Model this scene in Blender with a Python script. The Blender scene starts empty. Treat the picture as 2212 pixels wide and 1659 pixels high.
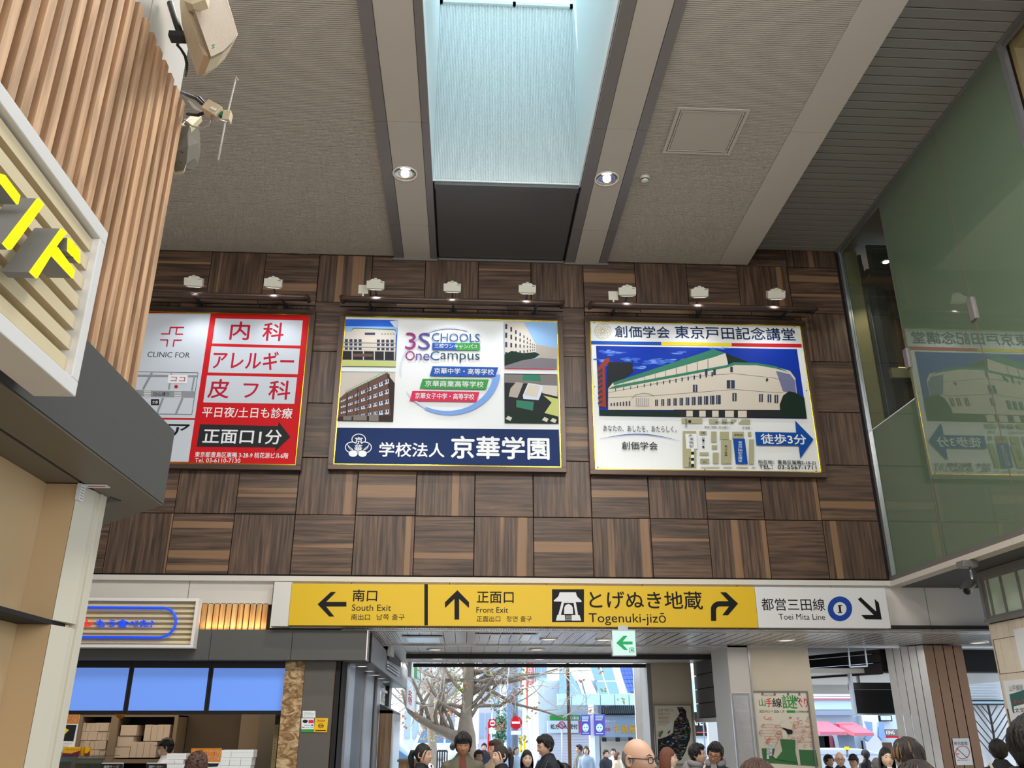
import bpy, math, random
from mathutils import Vector, Matrix, noise
random.seed(7)
SC = bpy.context.scene
COL = SC.collection
# ------------------------------------------------------------------ camera
FPX, YAW, PITCH, ROLL = 1863.336, 0.0529016, 0.3838541, -0.000881
CAM = Vector((0, 0, 1.6))
_f = Vector((math.sin(YAW)*math.cos(PITCH), math.cos(YAW)*math.cos(PITCH), math.sin(PITCH)))
_r0 = Vector((math.cos(YAW), -math.sin(YAW), 0)); _u0 = _r0.cross(_f)
_r = _r0*math.cos(ROLL)+_u0*math.sin(ROLL); _u = -_r0*math.sin(ROLL)+_u0*math.cos(ROLL)
cd = bpy.data.cameras.new('camera'); cam = bpy.data.objects.new('camera', cd); COL.objects.link(cam)
cam.matrix_world = Matrix(((_r.x, _u.x, -_f.x, CAM.x), (_r.y, _u.y, -_f.y, CAM.y), (_r.z, _u.z, -_f.z, CAM.z), (0, 0, 0, 1)))
cd.sensor_width = 36; cd.lens = FPX/2212*36; cd.clip_start = 0.05; cd.clip_end = 300
SC.camera = cam
# ------------------------------------------------------------------ world, sun, area lights, exposure
SC.view_settings.view_transform = 'Standard'; SC.view_settings.look = 'None'
SC.view_settings.gamma = 1; SC.view_settings.use_curve_mapping = False
SC.view_settings.exposure = 0.0
W = bpy.data.worlds.new('sky'); SC.world = W; W.use_nodes = True
bg = W.node_tree.nodes['Background']; bg.inputs[0].default_value = (0.76, 0.87, 1.0, 1); bg.inputs[1].default_value = 2.6
def light(name, kind, loc, rot=(0, 0, 0), energy=100, color=(1, 1, 1), size=1, size_y=None, spread=None, target=None, **kw):
    l = bpy.data.lights.new(name, kind); l.energy = energy; l.color = color
    if kind == 'AREA':
        l.size = size
        if size_y: l.shape = 'RECTANGLE'; l.size_y = size_y
        if spread: l.spread = spread
    for k, v in kw.items(): setattr(l, k, v)
    o = bpy.data.objects.new(name, l); COL.objects.link(o); o.location = loc; o.rotation_euler = rot
    if target is not None: o.rotation_euler = (Vector(target)-Vector(loc)).to_track_quat('-Z', 'Y').to_euler()
    return o
sun = light('sun', 'SUN', (0, 0, 30), energy=4.5, color=(1.0, 0.97, 0.92), target=(20, -4, 14), angle=0.01)
# unseen area lights added as fill, behind the camera and high in the hall
light('rear_fill', 'AREA', (.3, -3.0, 3.1), energy=290, color=(1.0, 0.95, 0.89), size=7, size_y=2.0, target=(0.8, 5.0, 2.4))
light('hall_fill_left', 'AREA', (-2.0, 4.2, 7.7), energy=400, color=(1.0, 0.96, 0.90), size=2.4, size_y=2.4, target=(-2.0, 6.0, 0))
light('hall_fill_right', 'AREA', (2.1, 4.2, 7.7), energy=380, color=(1.0, 0.96, 0.90), size=2.0, size_y=2.4, target=(1.9, 6.2, 0))

# ------------------------------------------------------------------ helpers
def ray(px, py): return _f+_r*((px-1106)/FPX)-_u*((py-829.5)/FPX)
def at(px, py, ax, v):
    d = ray(px, py); i = 'xyz'.index(ax)
    return CAM+d*((v-CAM[i])/d[i])
def lin(c): return c/12.92 if c <= .04045 else ((c+.055)/1.055)**2.4
def rgb(*c):
    if len(c) == 1: c = c[0]
    return tuple(lin(v/255) for v in c)+(1,)
MATS = {}
def mat(name, col=None, rough=.6, metal=0, emit=0, ecol=None, bump=0, bscale=60, var=0, vscale=8, coat=0, spec=None, alpha=1, trans=0, stretch=(1, 1, 1)):
    if name in MATS: return MATS[name]
    m = bpy.data.materials.new(name); m.use_nodes = True; MATS[name] = m
    nt = m.node_tree; b = nt.nodes['Principled BSDF']; I = b.inputs
    c = rgb(col); I['Base Color'].default_value = c; I['Roughness'].default_value = rough; I['Metallic'].default_value = metal
    I['Coat Weight'].default_value = coat; I['Alpha'].default_value = alpha; I['Transmission Weight'].default_value = trans
    if spec is not None: I['Specular IOR Level'].default_value = spec
    if emit: I['Emission Color'].default_value = rgb(ecol) if ecol else c; I['Emission Strength'].default_value = emit
    if var or bump:
        tc = nt.nodes.new('ShaderNodeTexCoord'); mp = nt.nodes.new('ShaderNodeMapping'); mp.inputs['Scale'].default_value = stretch
        nt.links.new(tc.outputs['Object'], mp.inputs[0])
    if var:
        n = nt.nodes.new('ShaderNodeTexNoise'); n.inputs['Scale'].default_value = vscale; n.inputs['Detail'].default_value = 5
        nt.links.new(mp.outputs[0], n.inputs[0])
        mr = nt.nodes.new('ShaderNodeMapRange'); mr.inputs[3].default_value = 1-var; mr.inputs[4].default_value = 1+var
        nt.links.new(n.outputs[0], mr.inputs[0])
        mx = nt.nodes.new('ShaderNodeVectorMath'); mx.operation = 'SCALE'; mx.inputs[0].default_value = c[:3]
        nt.links.new(mr.outputs[0], mx.inputs['Scale']); nt.links.new(mx.outputs[0], I['Base Color'])
    if bump:
        n = nt.nodes.new('ShaderNodeTexNoise'); n.inputs['Scale'].default_value = bscale; n.inputs['Detail'].default_value = 4
        nt.links.new(mp.outputs[0], n.inputs[0])
        bp = nt.nodes.new('ShaderNodeBump'); bp.inputs['Strength'].default_value = bump; bp.inputs['Distance'].default_value = .01
        nt.links.new(n.outputs[0], bp.inputs['Height']); nt.links.new(bp.outputs[0], I['Normal'])
    return m
def wood(name, base, dark, pale, scale=(.55, 6, 9), streak=.62, rough=.45, rnd=True, axis=0):
    """long grain with pale sapwood streaks, grain along local X"""
    if name in MATS: return MATS[name]
    m = bpy.data.materials.new(name); m.use_nodes = True; MATS[name] = m
    nt = m.node_tree; b = nt.nodes['Principled BSDF']; b.inputs['Roughness'].default_value = rough
    N, L = nt.nodes.new, nt.links.new
    tc = N('ShaderNodeTexCoord'); oi = N('ShaderNodeObjectInfo')
    add = N('ShaderNodeVectorMath'); add.operation = 'ADD'
    sc = N('ShaderNodeVectorMath'); sc.operation = 'SCALE'; sc.inputs['Scale'].default_value = 37.0 if rnd else 0
    cmb = N('ShaderNodeCombineXYZ')
    for i in range(3): L(oi.outputs['Random'], cmb.inputs[i])
    L(cmb.outputs[0], sc.inputs[0]); L(tc.outputs['Object'], add.inputs[0]); L(sc.outputs[0], add.inputs[1])
    def nz(s, d, sc_, dist=0):
        mp = N('ShaderNodeMapping'); mp.inputs['Scale'].default_value = s; L(add.outputs[0], mp.inputs[0])
        n = N('ShaderNodeTexNoise'); n.inputs['Scale'].default_value = sc_; n.inputs['Detail'].default_value = d; n.inputs['Distortion'].default_value = dist
        L(mp.outputs[0], n.inputs[0]); return n.outputs[0]
    def perm(s): return s if axis == 0 else (s[2], s[1], s[0])
    fine = nz(perm((.9, 20, 26)), 6, 1.2, .6); band = nz(perm((.05, 3.2, 4.6)), 1.5, 1.25, .12); wave = nz(perm((1.0, 7, 8)), 2, 1.3, 1.6)
    r1 = N('ShaderNodeValToRGB'); e = r1.color_ramp.elements
    e[0].position = .36; e[0].color = rgb(dark); e[1].position = .64; e[1].color = rgb(base); L(fine, r1.inputs[0])
    r3 = N('ShaderNodeValToRGB'); e = r3.color_ramp.elements
    e[0].position = .42; e[0].color = (.80, .80, .80, 1); e[1].position = .6; e[1].color = (1.12, 1.1, 1.08, 1); L(wave, r3.inputs[0])
    mul = N('ShaderNodeMix'); mul.data_type = 'RGBA'; mul.blend_type = 'MULTIPLY'; mul.inputs[0].default_value = 1
    L(r1.outputs[0], mul.inputs[6]); L(r3.outputs[0], mul.inputs[7])
    r2 = N('ShaderNodeValToRGB'); e = r2.color_ramp.elements
    e[0].position = streak; e[0].color = (0, 0, 0, 1); e[1].position = streak+.02; e[1].color = (1, 1, 1, 1); L(band, r2.inputs[0])
    mx = N('ShaderNodeMix'); mx.data_type = 'RGBA'; L(r2.outputs[0], mx.inputs[0]); L(mul.outputs[2], mx.inputs[6])
    m3 = N('ShaderNodeMix'); m3.data_type = 'RGBA'; m3.inputs[6].default_value = rgb(pale); m3.inputs[7].default_value = tuple(c*.62 for c in rgb(pale)[:3])+(1,)
    L(fine, m3.inputs[0]); L(m3.outputs[2], mx.inputs[7]); L(mx.outputs[2], b.inputs['Base Color'])
    return m
def osb(name):
    m = bpy.data.materials.new(name); m.use_nodes = True; MATS[name] = m
    nt = m.node_tree; b = nt.nodes['Principled BSDF']; N, L = nt.nodes.new, nt.links.new
    tc = N('ShaderNodeTexCoord'); mp = N('ShaderNodeMapping'); mp.inputs['Scale'].default_value = (4, 4, 7); mp.inputs['Rotation'].default_value = (0, .5, 0)
    L(tc.outputs['Object'], mp.inputs[0])
    n = N('ShaderNodeTexNoise'); n.inputs['Scale'].default_value = 2.2; n.inputs['Detail'].default_value = 3; n.inputs['Distortion'].default_value = 1.5; L(mp.outputs[0], n.inputs[0])
    r = N('ShaderNodeValToRGB'); e = r.color_ramp.elements; e[0].position = .32; e[0].color = rgb(104, 78, 48); e[1].position = .5; e[1].color = rgb(160, 130, 90)
    x = e.new(.66); x.color = rgb(194, 172, 134); x = e.new(.43); x.color = rgb(134, 102, 64)
    L(n.outputs[0], r.inputs[0]); L(r.outputs[0], b.inputs['Base Color']); b.inputs['Roughness'].default_value = .7
    return m

class MB:
    """collects shapes in world coordinates and links them as one mesh object"""
    def __init__(s): s.v = []; s.f = []; s.mi = []; s.ms = []; s.sm = []; s.cur = 0; s.smooth = False
    def m(s, material, smooth=None):
        if isinstance(material, str): material = MATS[material]
        if material not in s.ms: s.ms.append(material)
        s.cur = s.ms.index(material)
        if smooth is not None: s.smooth = smooth
        return s
    def face(s, idx): s.f.append(tuple(idx)); s.mi.append(s.cur); s.sm.append(s.smooth)
    def poly(s, pts):
        b = len(s.v); s.v += [Vector(p) for p in pts]; s.face(range(b, b+len(pts))); return s
    def hexa(s, p):      # 8 points: bottom 4 ccw, top 4 ccw
        b = len(s.v); s.v += [Vector(q) for q in p]
        for q in ((3, 2, 1, 0), (4, 5, 6, 7), (0, 1, 5, 4), (1, 2, 6, 5), (2, 3, 7, 6), (3, 0, 4, 7)): s.face([b+i for i in q])
        return s
    def box(s, x0, x1, y0, y1, z0, z1):
        if x0 > x1: x0, x1 = x1, x0
        if y0 > y1: y0, y1 = y1, y0
        if z0 > z1: z0, z1 = z1, z0
        return s.hexa([(x0, y0, z0), (x1, y0, z0), (x1, y1, z0), (x0, y1, z0), (x0, y0, z1), (x1, y0, z1), (x1, y1, z1), (x0, y1, z1)])
    def obox(s, c, size, M=None):
        h = Vector(size)/2; c = Vector(c); P = []
        for z in (-1, 1):
            for x, y in ((-1, -1), (1, -1), (1, 1), (-1, 1)):
                q = Vector((x*h.x, y*h.y, z*h.z)); P.append(c+(M @ q if M else q))
        return s.hexa(P)
    def bar(s, a, b, w, h=None, up=(0, 0, 1)):
        a, b = Vector(a), Vector(b); d = (b-a); L = d.length; d.normalize(); h = h or w
        u = Vector(up)
        if abs(d.dot(u)) > .98: u = Vector((0, 1, 0))
        x = d.cross(u).normalized(); y = x.cross(d)
        P = [p+x*(i*w/2)+y*(j*h/2) for p in (a, b) for i, j in ((-1, -1), (1, -1), (1, 1), (-1, 1))]
        return s.hexa(P)
    def prism(s, pts, vec):
        n = len(pts); b = len(s.v); v = Vector(vec)
        s.v += [Vector(p) for p in pts]+[Vector(p)+v for p in pts]
        s.face(range(b, b+n)); s.face([b+n+i for i in reversed(range(n))])
        for i in range(n): s.face((b+i, b+n+i, b+n+(i+1) % n, b+(i+1) % n))
        return s
    def rings(s, rings, cap=True, closed=True):
        b = len(s.v); n = len(rings[0])
        for r in rings: s.v += [Vector(p) for p in r]
        for k in range(len(rings)-1):
            for i in range(n if closed else n-1):
                j = (i+1) % n; s.face((b+k*n+i, b+k*n+j, b+(k+1)*n+j, b+(k+1)*n+i))
        if cap:
            s.face([b+i for i in reversed(range(n))]); s.face([b+(len(rings)-1)*n+i for i in range(n)])
        return s
    def tube(s, pts, r, n=8, cap=True):
        pts = [Vector(p) for p in pts]; R = []; x = None
        for i, p in enumerate(pts):
            d = (pts[min(i+1, len(pts)-1)]-pts[max(i-1, 0)]).normalized()
            if x is None:
                u = Vector((0, 0, 1)) if abs(d.z) < .9 else Vector((1, 0, 0)); x = d.cross(u).normalized()
            else: x = (x-d*x.dot(d)).normalized()
            y = d.cross(x); rr = r[i] if isinstance(r, (list, tuple)) else r
            R.append([p+(x*math.cos(t)+y*math.sin(t))*rr for t in [2*math.pi*k/n for k in range(n)]])
        return s.rings(R, cap)
    def cyl(s, a, b, r, n=16, r2=None): return s.tube([a, b], [r, r if r2 is None else r2], n)
    def lathe(s, c, prof, n=20, axis='z', cap=False):
        R = []; c = Vector(c)
        for r, h in prof:
            ring = []
            for k in range(n):
                t = 2*math.pi*k/n; a, b_ = r*math.cos(t), r*math.sin(t)
                ring.append(c+(Vector((a, b_, h)) if axis == 'z' else Vector((a, h, b_)) if axis == 'y' else Vector((h, a, b_))))
            R.append(ring)
        return s.rings(R, cap)
    def ball(s, c, r, n=12, m=8):
        if not isinstance(r, (tuple, list)): r = (r, r, r)
        R = [[Vector(c)+Vector((r[0]*math.sin(math.pi*k/m)*math.cos(2*math.pi*i/n), r[1]*math.sin(math.pi*k/m)*math.sin(2*math.pi*i/n), -r[2]*math.cos(math.pi*k/m))) for i in range(n)] for k in range(1, m)]
        b = len(s.v); s.rings(R, False); q = len(s.v); s.v += [Vector(c)-Vector((0, 0, r[2])), Vector(c)+Vector((0, 0, r[2]))]
        for i in range(n):
            s.face((q, b+(i+1) % n, b+i)); s.face((q+1, b+(m-2)*n+i, b+(m-2)*n+(i+1) % n))
        return s
    def add_mesh(s, verts, faces, M=None):
        b = len(s.v); s.v += [M @ Vector(v) if M else Vector(v) for v in verts]
        for f in faces: s.face([b+i for i in f])
        return s
    def mesh(s, name, off=Vector((0, 0, 0))):
        me = bpy.data.meshes.new(name); me.from_pydata([tuple(v-off) for v in s.v], [], s.f)
        for m in s.ms: me.materials.append(m)
        me.polygons.foreach_set('material_index', s.mi); me.polygons.foreach_set('use_smooth', s.sm); me.update()
        return me
    def build(s, name, parent=None, bevel=0, kind=None, label=None, cat=None, group=None):
        off = wloc(parent)
        if parent is None and s.v:
            xs = [v.x for v in s.v]; ys = [v.y for v in s.v]; zs = [v.z for v in s.v]
            off = Vector(((min(xs)+max(xs))/2, (min(ys)+max(ys))/2, min(zs)))
        o = bpy.data.objects.new(name, s.mesh(name, off)); COL.objects.link(o)
        if parent is not None: o.parent = parent
        else: o.location = off
        if bevel:
            md = o.modifiers.new('bevel', 'BEVEL'); md.width = bevel; md.segments = 2; md.limit_method = 'ANGLE'
        tag(o, label, cat, group, kind); return o
def wloc(o):
    v = Vector((0, 0, 0))
    while o is not None: v = v+o.location; o = o.parent
    return v
def tag(o, label=None, cat=None, group=None, kind=None):
    if label: o['label'] = label
    if cat: o['category'] = cat
    if group: o['group'] = group
    if kind: o['kind'] = kind
    return o
def thing(name, label, cat, loc=(0, 0, 0), group=None, kind=None, parent=None):
    o = bpy.data.objects.new(name, None); COL.objects.link(o); o.location = loc; o.empty_display_size = .1
    return tag(o, label, cat, group, kind)
def piece(name, me, loc, parent, rot=None, scale=None):
    o = bpy.data.objects.new(name, me); COL.objects.link(o)
    o.parent = parent; o.location = Vector(loc)-wloc(parent)
    if rot: o.rotation_euler = rot
    if scale: o.scale = scale
    return o
_tc = {}
def textmesh(s, bold=0):
    k = (s, bold)
    if k in _tc: return _tc[k]
    c = bpy.data.curves.new('t', 'FONT'); c.body = s; c.resolution_u = 3; c.offset = bold
    o = bpy.data.objects.new('t', c); COL.objects.link(o)
    me = bpy.data.meshes.new_from_object(o.evaluated_get(bpy.context.evaluated_depsgraph_get()))
    V = [(v.co.x, v.co.y) for v in me.vertices]; F = [tuple(p.vertices) for p in me.polygons]
    bpy.data.objects.remove(o); bpy.data.curves.remove(c); bpy.data.meshes.remove(me)
    x0 = min(v[0] for v in V); x1 = max(v[0] for v in V); y0 = min(v[1] for v in V); y1 = max(v[1] for v in V)
    V = [((x-x0)/(x1-x0), (y-y0)/(y1-y0)) for x, y in V]
    _tc[k] = (V, F); return _tc[k]
class Flat:
    """flat print on a plane (a poster, a sign face); coordinates are picked in a zoomed crop of the frame"""
    def __init__(s, ax, val, ox=0, oy=0, sc=1.0, ex=None, toward=-1):
        s.ax, s.val, s.ox, s.oy, s.sc, s.layer, s.tw = ax, val, ox, oy, sc, 1, toward
        s.ex = Vector(ex) if ex else (Vector((1, 0, 0)) if ax == 'y' else Vector((0, 1 if toward > 0 else -1, 0)))
        s.b = MB(); s.thick = 0
    def P(s, x, y): return at(s.ox+x/s.sc, s.oy+y/s.sc, s.ax, s.val)
    def off(s):
        d = Vector((0, 0, 0)); d['xyz'.index(s.ax)] = s.tw*.0005*s.layer; return d
    def poly(s, m, pts, raw=False):
        s.layer += .04; s.b.m(m); d = s.off(); P = [(Vector(p) if raw else s.P(*p))+d for p in pts]
        s.b.poly(P); return s
    def up(s): s.layer += 1; return s
    def rect(s, m, x0, y0, x1, y1): return s.poly(m, [(x0, y1), (x1, y1), (x1, y0), (x0, y0)])
    def line(s, m, pts, w):
        for (a, b_) in zip(pts[:-1], pts[1:]):
            dx, dy = b_[0]-a[0], b_[1]-a[1]; L = math.hypot(dx, dy) or 1; nx, ny = -dy/L*w/2, dx/L*w/2
            s.poly(m, [(a[0]+nx, a[1]+ny), (b_[0]+nx, b_[1]+ny), (b_[0]-nx, b_[1]-ny), (a[0]-nx, a[1]-ny)])
        return s
    def ell(s, m, cx, cy, rx, ry, n=28, a0=0, a1=360):
        return s.poly(m, [(cx+rx*math.cos(math.radians(a0+(a1-a0)*i/n)), cy+ry*math.sin(math.radians(a0+(a1-a0)*i/n))) for i in range(n)])
    def ring(s, m, cx, cy, rx, ry, w, n=32, a0=0, a1=360, w1=None):
        for i in range(n):
            q = []
            for j, sg in ((i, 1), (i+1, 1), (i+1, -1), (i, -1)):
                t = math.radians(a0+(a1-a0)*j/n); ww = w if w1 is None else w+(w1-w)*j/n
                q.append((cx+(rx+sg*ww/2)*math.cos(t), cy+(ry+sg*ww/2)*math.sin(t)))
            s.poly(m, q)
        return s
    def text(s, m, t, x0, y0, x1, y1, bold=.0, shear=0, depth=0):
        s.b.m(m); cx, cy = (x0+x1)/2, (y0+y1)/2
        c = s.P(cx, cy); w = (s.P(x1, cy)-s.P(x0, cy)).length; h = (s.P(cx, y0)-s.P(cx, y1)).length
        V, F = textmesh(t, 0); d = s.off(); o = c+d; k = bold*h/max(1, (t.count('\n')+1))*.8
        for i, (du, dv) in enumerate(((0, 0), (k, 0), (-k, 0), (0, k), (0, -k)) if bold else ((0, 0),)):
            s.b.add_mesh([o+d*(.04*i)+s.ex*((u-.5)*(w-2*k)+shear*(v-.5)*h+du)+Vector((0, 0, 1))*((v-.5)*(h-2*k)+dv) for u, v in V], F)
        if depth:
            dd = Vector((0, 0, 0)); dd['xyz'.index(s.ax)] = -s.tw*depth
            edges = {}
            for f in F:
                for a, b_ in zip(f, f[1:]+f[:1]):
                    k = (min(a, b_), max(a, b_)); edges[k] = edges.get(k, 0)+1
            base = len(s.b.v)-len(V)
            for (a, b_), n in edges.items():
                if n == 1:
                    A, B = s.b.v[base+a], s.b.v[base+b_]; s.b.poly([A, B, B+dd, A+dd])
        return s
    def vtext(s, m, t, x0, y0, x1, y1, bold=0):
        h = (y1-y0)/len(t)
        for i, ch in enumerate(t):
            if ch != ' ': s.text(m, ch, x0, y0+h*i+h*.06, x1, y0+h*(i+1)-h*.06, bold)
        return s
    def build(s, name, parent=None, **k):
        o = s.b.build(name, parent, **k); s.b = MB(); s.layer += 1; return o
# ------------------------------------------------------------------ materials
mat('white', (225, 225, 222), .5); mat('black', (12, 12, 14), .5); mat('ink', (18, 18, 20), .5, spec=.2)
wood('walnut', (100, 77, 61), (53, 40, 32), (140, 108, 79), streak=.625)
wood('walnut_vertical', (100, 77, 61), (53, 40, 32), (140, 108, 79), streak=.625, axis=2)
wood('ash', (205, 168, 132), (176, 138, 104), (222, 190, 156), streak=.64, rough=.6, axis=2)
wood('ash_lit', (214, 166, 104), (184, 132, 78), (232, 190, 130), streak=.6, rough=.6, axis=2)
osb('strand_board')
mat('ceiling_beige', (192, 185, 174), .65, var=.04, vscale=1.2)
mat('strip_beige', (200, 193, 183), .5, var=.02, vscale=2)
mat('channel_grey', (136, 132, 132), .4, metal=.3)
mat('panel_dark', (104, 103, 103), .42, metal=.35, var=.05)
mat('slat_grey', (140, 136, 130), .5, metal=.1, var=.05, vscale=2)
mat('well_white', (240, 246, 246), .7, bump=.35, bscale=160, var=.05, vscale=40)
mat('frame_grey', (128, 126, 124), .4, metal=.4)
mat('shadow', (24, 22, 21), .8)
mat('brown_metal', (78, 62, 54), .35, metal=.35)
mat('gold', (214, 186, 60), .22, metal=1)
mat('band_white', (196, 192, 186), .5, var=.03, vscale=3)
mat('sheet_white', (226, 230, 232), .5, spec=.2)
mat('lamp_box', (205, 204, 192), .45, var=.04, vscale=20)
mat('lamp_glow', (255, 250, 240), emit=6)
mat('flood_glow', (255, 252, 246), emit=2.5)
mat('panel_glow', (225, 236, 255), emit=1.1)
mat('concourse_floor', (150, 146, 138), .35, var=.06, vscale=3)
mat('soffit_metal', (205, 202, 202), .24, metal=.6, var=.12, vscale=6, stretch=(1, 4, 1))
mat('soffit_white', (214, 212, 210), .35, metal=.1, var=.05, vscale=3)
mat('beam_black', (46, 42, 40), .55)
mat('cream_wall', (205, 194, 172), .6, var=.06, vscale=5)
mat('steel', (186, 190, 196), .3, metal=.8, var=.08, vscale=3)
mat('dark_steel', (70, 70, 74), .35, metal=.5)
mat('canopy_grey', (78, 78, 76), .6, bump=.15, bscale=400, var=.06, vscale=60)
mat('canopy_under', (110, 104, 92), .5)
mat('sign_frame', (222, 220, 216), .4)
mat('sign_slat', (214, 198, 162), .55)
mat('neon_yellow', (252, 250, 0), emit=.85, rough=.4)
mat('letter_grey', (128, 128, 128), .5)
mat('store_beige', (192, 164, 124), .55, var=.06, vscale=1.5)
mat('store_column', (206, 200, 182), .5)
mat('tile_cream', (214, 202, 182), .25, var=.05, vscale=4)
mat('grout', (92, 84, 78), .9)
def glass_mat(name, tint, rough, mixd, dcol=(130, 150, 130), ior=1.5, refl=1.0):
    m = bpy.data.materials.new(name); m.use_nodes = True; MATS[name] = m; nt = m.node_tree; nt.nodes.clear()
    N, L = nt.nodes.new, nt.links.new
    out = N('ShaderNodeOutputMaterial'); fr = N('ShaderNodeFresnel'); fr.inputs[0].default_value = ior
    gl = N('ShaderNodeBsdfGlossy'); gl.inputs['Roughness'].default_value = rough; gl.inputs['Color'].default_value = (refl, refl, refl, 1)
    tr = N('ShaderNodeBsdfTransparent'); tr.inputs[0].default_value = rgb(tint)
    df = N('ShaderNodeBsdfDiffuse'); df.inputs[0].default_value = rgb(dcol); tl = N('ShaderNodeBsdfTranslucent'); tl.inputs[0].default_value = rgb(dcol)
    a = N('ShaderNodeMixShader'); a.inputs[0].default_value = .35; L(df.outputs[0], a.inputs[1]); L(tl.outputs[0], a.inputs[2])
    b = N('ShaderNodeMixShader'); b.inputs[0].default_value = mixd; L(tr.outputs[0], b.inputs[1]); L(a.outputs[0], b.inputs[2])
    ge = N('ShaderNodeNewGeometry'); iv = N('ShaderNodeMath'); iv.operation = 'SUBTRACT'; iv.inputs[0].default_value = 1; L(ge.outputs['Backfacing'], iv.inputs[1])
    ml_ = N('ShaderNodeMath'); ml_.operation = 'MULTIPLY'; L(fr.outputs[0], ml_.inputs[0]); L(iv.outputs[0], ml_.inputs[1])
    c = N('ShaderNodeMixShader'); L(ml_.outputs[0], c.inputs[0]); L(b.outputs[0], c.inputs[1]); L(gl.outputs[0], c.inputs[2])
    L(c.outputs[0], out.inputs[0]); return m
glass_mat('clear_glass', (225, 235, 232), .0, .04)
glass_mat('frosted_glass', (150, 190, 160), .012, .93, (124, 146, 122), ior=2.1)
glass_mat('shop_glass', (205, 215, 220), .0, .08)
glass_mat('skylight_glass', (240, 253, 254), .0, .03)

WY = 10.8126; TS = 0.75; TX0 = -5.87610555*TS; TZ0 = 3.391; CZ = 7.9
# ------------------------------------------------------------------ floor and shell
fl = MB().m('concourse_floor').box(-8, 14, -10, 18.5, -.2, 0).build('floor', kind='structure')
MB().m('canopy_grey').box(-10.2, 10.2, -10.2, -10, 0, 11).build('wall_back', kind='structure')
wl = MB().m('ceiling_beige').box(-6.4, -6.2, -10, 18, 0, 8.6).build('wall_left', kind='structure')
# ------------------------------------------------------------------ far wall: walnut panels
wf = thing('wall_front', None, None, (0, WY, TZ0), kind='structure')
MB().m('shadow').box(-6.2, 5.42, WY+.02, WY+.3, TZ0-.03, 8.4).build('backing_wall', wf)
def tile_mesh(w, h, name):
    b = MB().m('walnut'); g = .004; t = .018; c = .004
    x0, x1, z0, z1 = -w/2+g, w/2-g, -h/2+g, h/2-g
    b.rings([[(x0, .01, z0), (x1, .01, z0), (x1, .01, z1), (x0, .01, z1)], [(x0, -t+c, z0), (x1, -t+c, z0), (x1, -t+c, z1), (x0, -t+c, z1)],
             [(x0+c, -t, z0+c), (x1-c, -t, z0+c), (x1-c, -t, z1-c), (x0+c, -t, z1-c)]], cap=False)
    b.poly([(x0+c, -t, z0+c), (x1-c, -t, z0+c), (x1-c, -t, z1-c), (x0+c, -t, z1-c)])
    return b.mesh(name)
full = tile_mesh(TS, TS, 'panel'); cache = {}
for r in range(0, 7):
    for c in range(-2, 13):
        x0 = TX0+c*TS; x1 = min(x0+TS, 5.335); z0 = TZ0+r*TS; top = 8.17 if x1 > 4.02 else 7.93
        z1 = min(z0+TS, top)
        if z1-z0 < .02: continue
        horiz = (r+c) % 2 == 1
        if r in (2, 3) and (-5.1 < x0 and x1 < -2.2 or -1.75 < x0 and x1 < 1.25 or 1.65 < x0 and x1 < 4.7): continue
        w, h = x1-x0, z1-z0
        if abs(w-TS) < 1e-4 and abs(h-TS) < 1e-4: me = full
        else:
            k = (round(w, 3), round(h, 3), horiz)
            if k not in cache: cache[k] = tile_mesh(*((w, h) if horiz else (h, w)), 'panel')
            me = cache[k]
        piece('panel', me, ((x0+x1)/2, WY+random.uniform(-.002, .002), (z0+z1)/2), wf, (0, 0 if horiz else math.pi/2, 0))
# narrow ledge boards over the posters
for k, (xa, xb) in enumerate(((-5.3, -2.15), (-1.82, 1.29), (1.59, 4.76))):
    for zz in (7.07, 7.15):
        n = 4
        for i in range(n):
            a = xa+(xb-xa)*i/n; b_ = xa+(xb-xa)*(i+1)/n
            MB().m('walnut').box(a+.004, b_-.004, WY-.05, WY-.02, zz, zz+.07).build('ledge_board', wf)

# white band above the exits
band = thing('wall_band', None, None, (0, WY, 2.76), kind='structure')
MB().m('band_white').box(-6.2, 5.4, WY-.05, WY+.2, 3.31, 3.372).build('ledge', band)
xs = [-6.2, -4.55, -3.35, -2.34, -1.4, -.2, 1.0, 2.2, 3.4, 4.6, 5.8, 7.0, 8.6]
for a, b_ in zip(xs[:-1], xs[1:]):
    zb = 3.04 if b_ < -2.2 else 2.762
    MB().m('band_white').box(a+.004, b_-.004, WY, WY+.2, zb, 3.31).build('panel', band)
MB().m('band_white').box(5.4, 8.6, WY, WY+.25, 3.3, 3.42).build('upper_strip', band)
# lit timber batten strip behind the shop sign
b0 = thing('batten_strip', 'narrow strip of warm lit timber battens above the far dark canopy', 'cladding', (-3.6, WY, 2.75))
MB().m('shadow').box(-5.2, -2.34, WY+.06, WY+.12, 2.72, 3.05).build('backing', b0)
bm_ = MB().m('ash_lit').box(-.029, .029, -.03, .03, 0, .32).mesh('batten')
x = -5.15
while x < -2.36:
    piece('batten', bm_, (x, WY+.03, 2.73), b0); x += .072
light('batten_glow', 'AREA', (-2.74, WY-.05, 2.765), energy=1.1, color=(1, .74, .42), size=.8, size_y=.04, target=(-2.74, WY+.06, 3.0))

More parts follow.
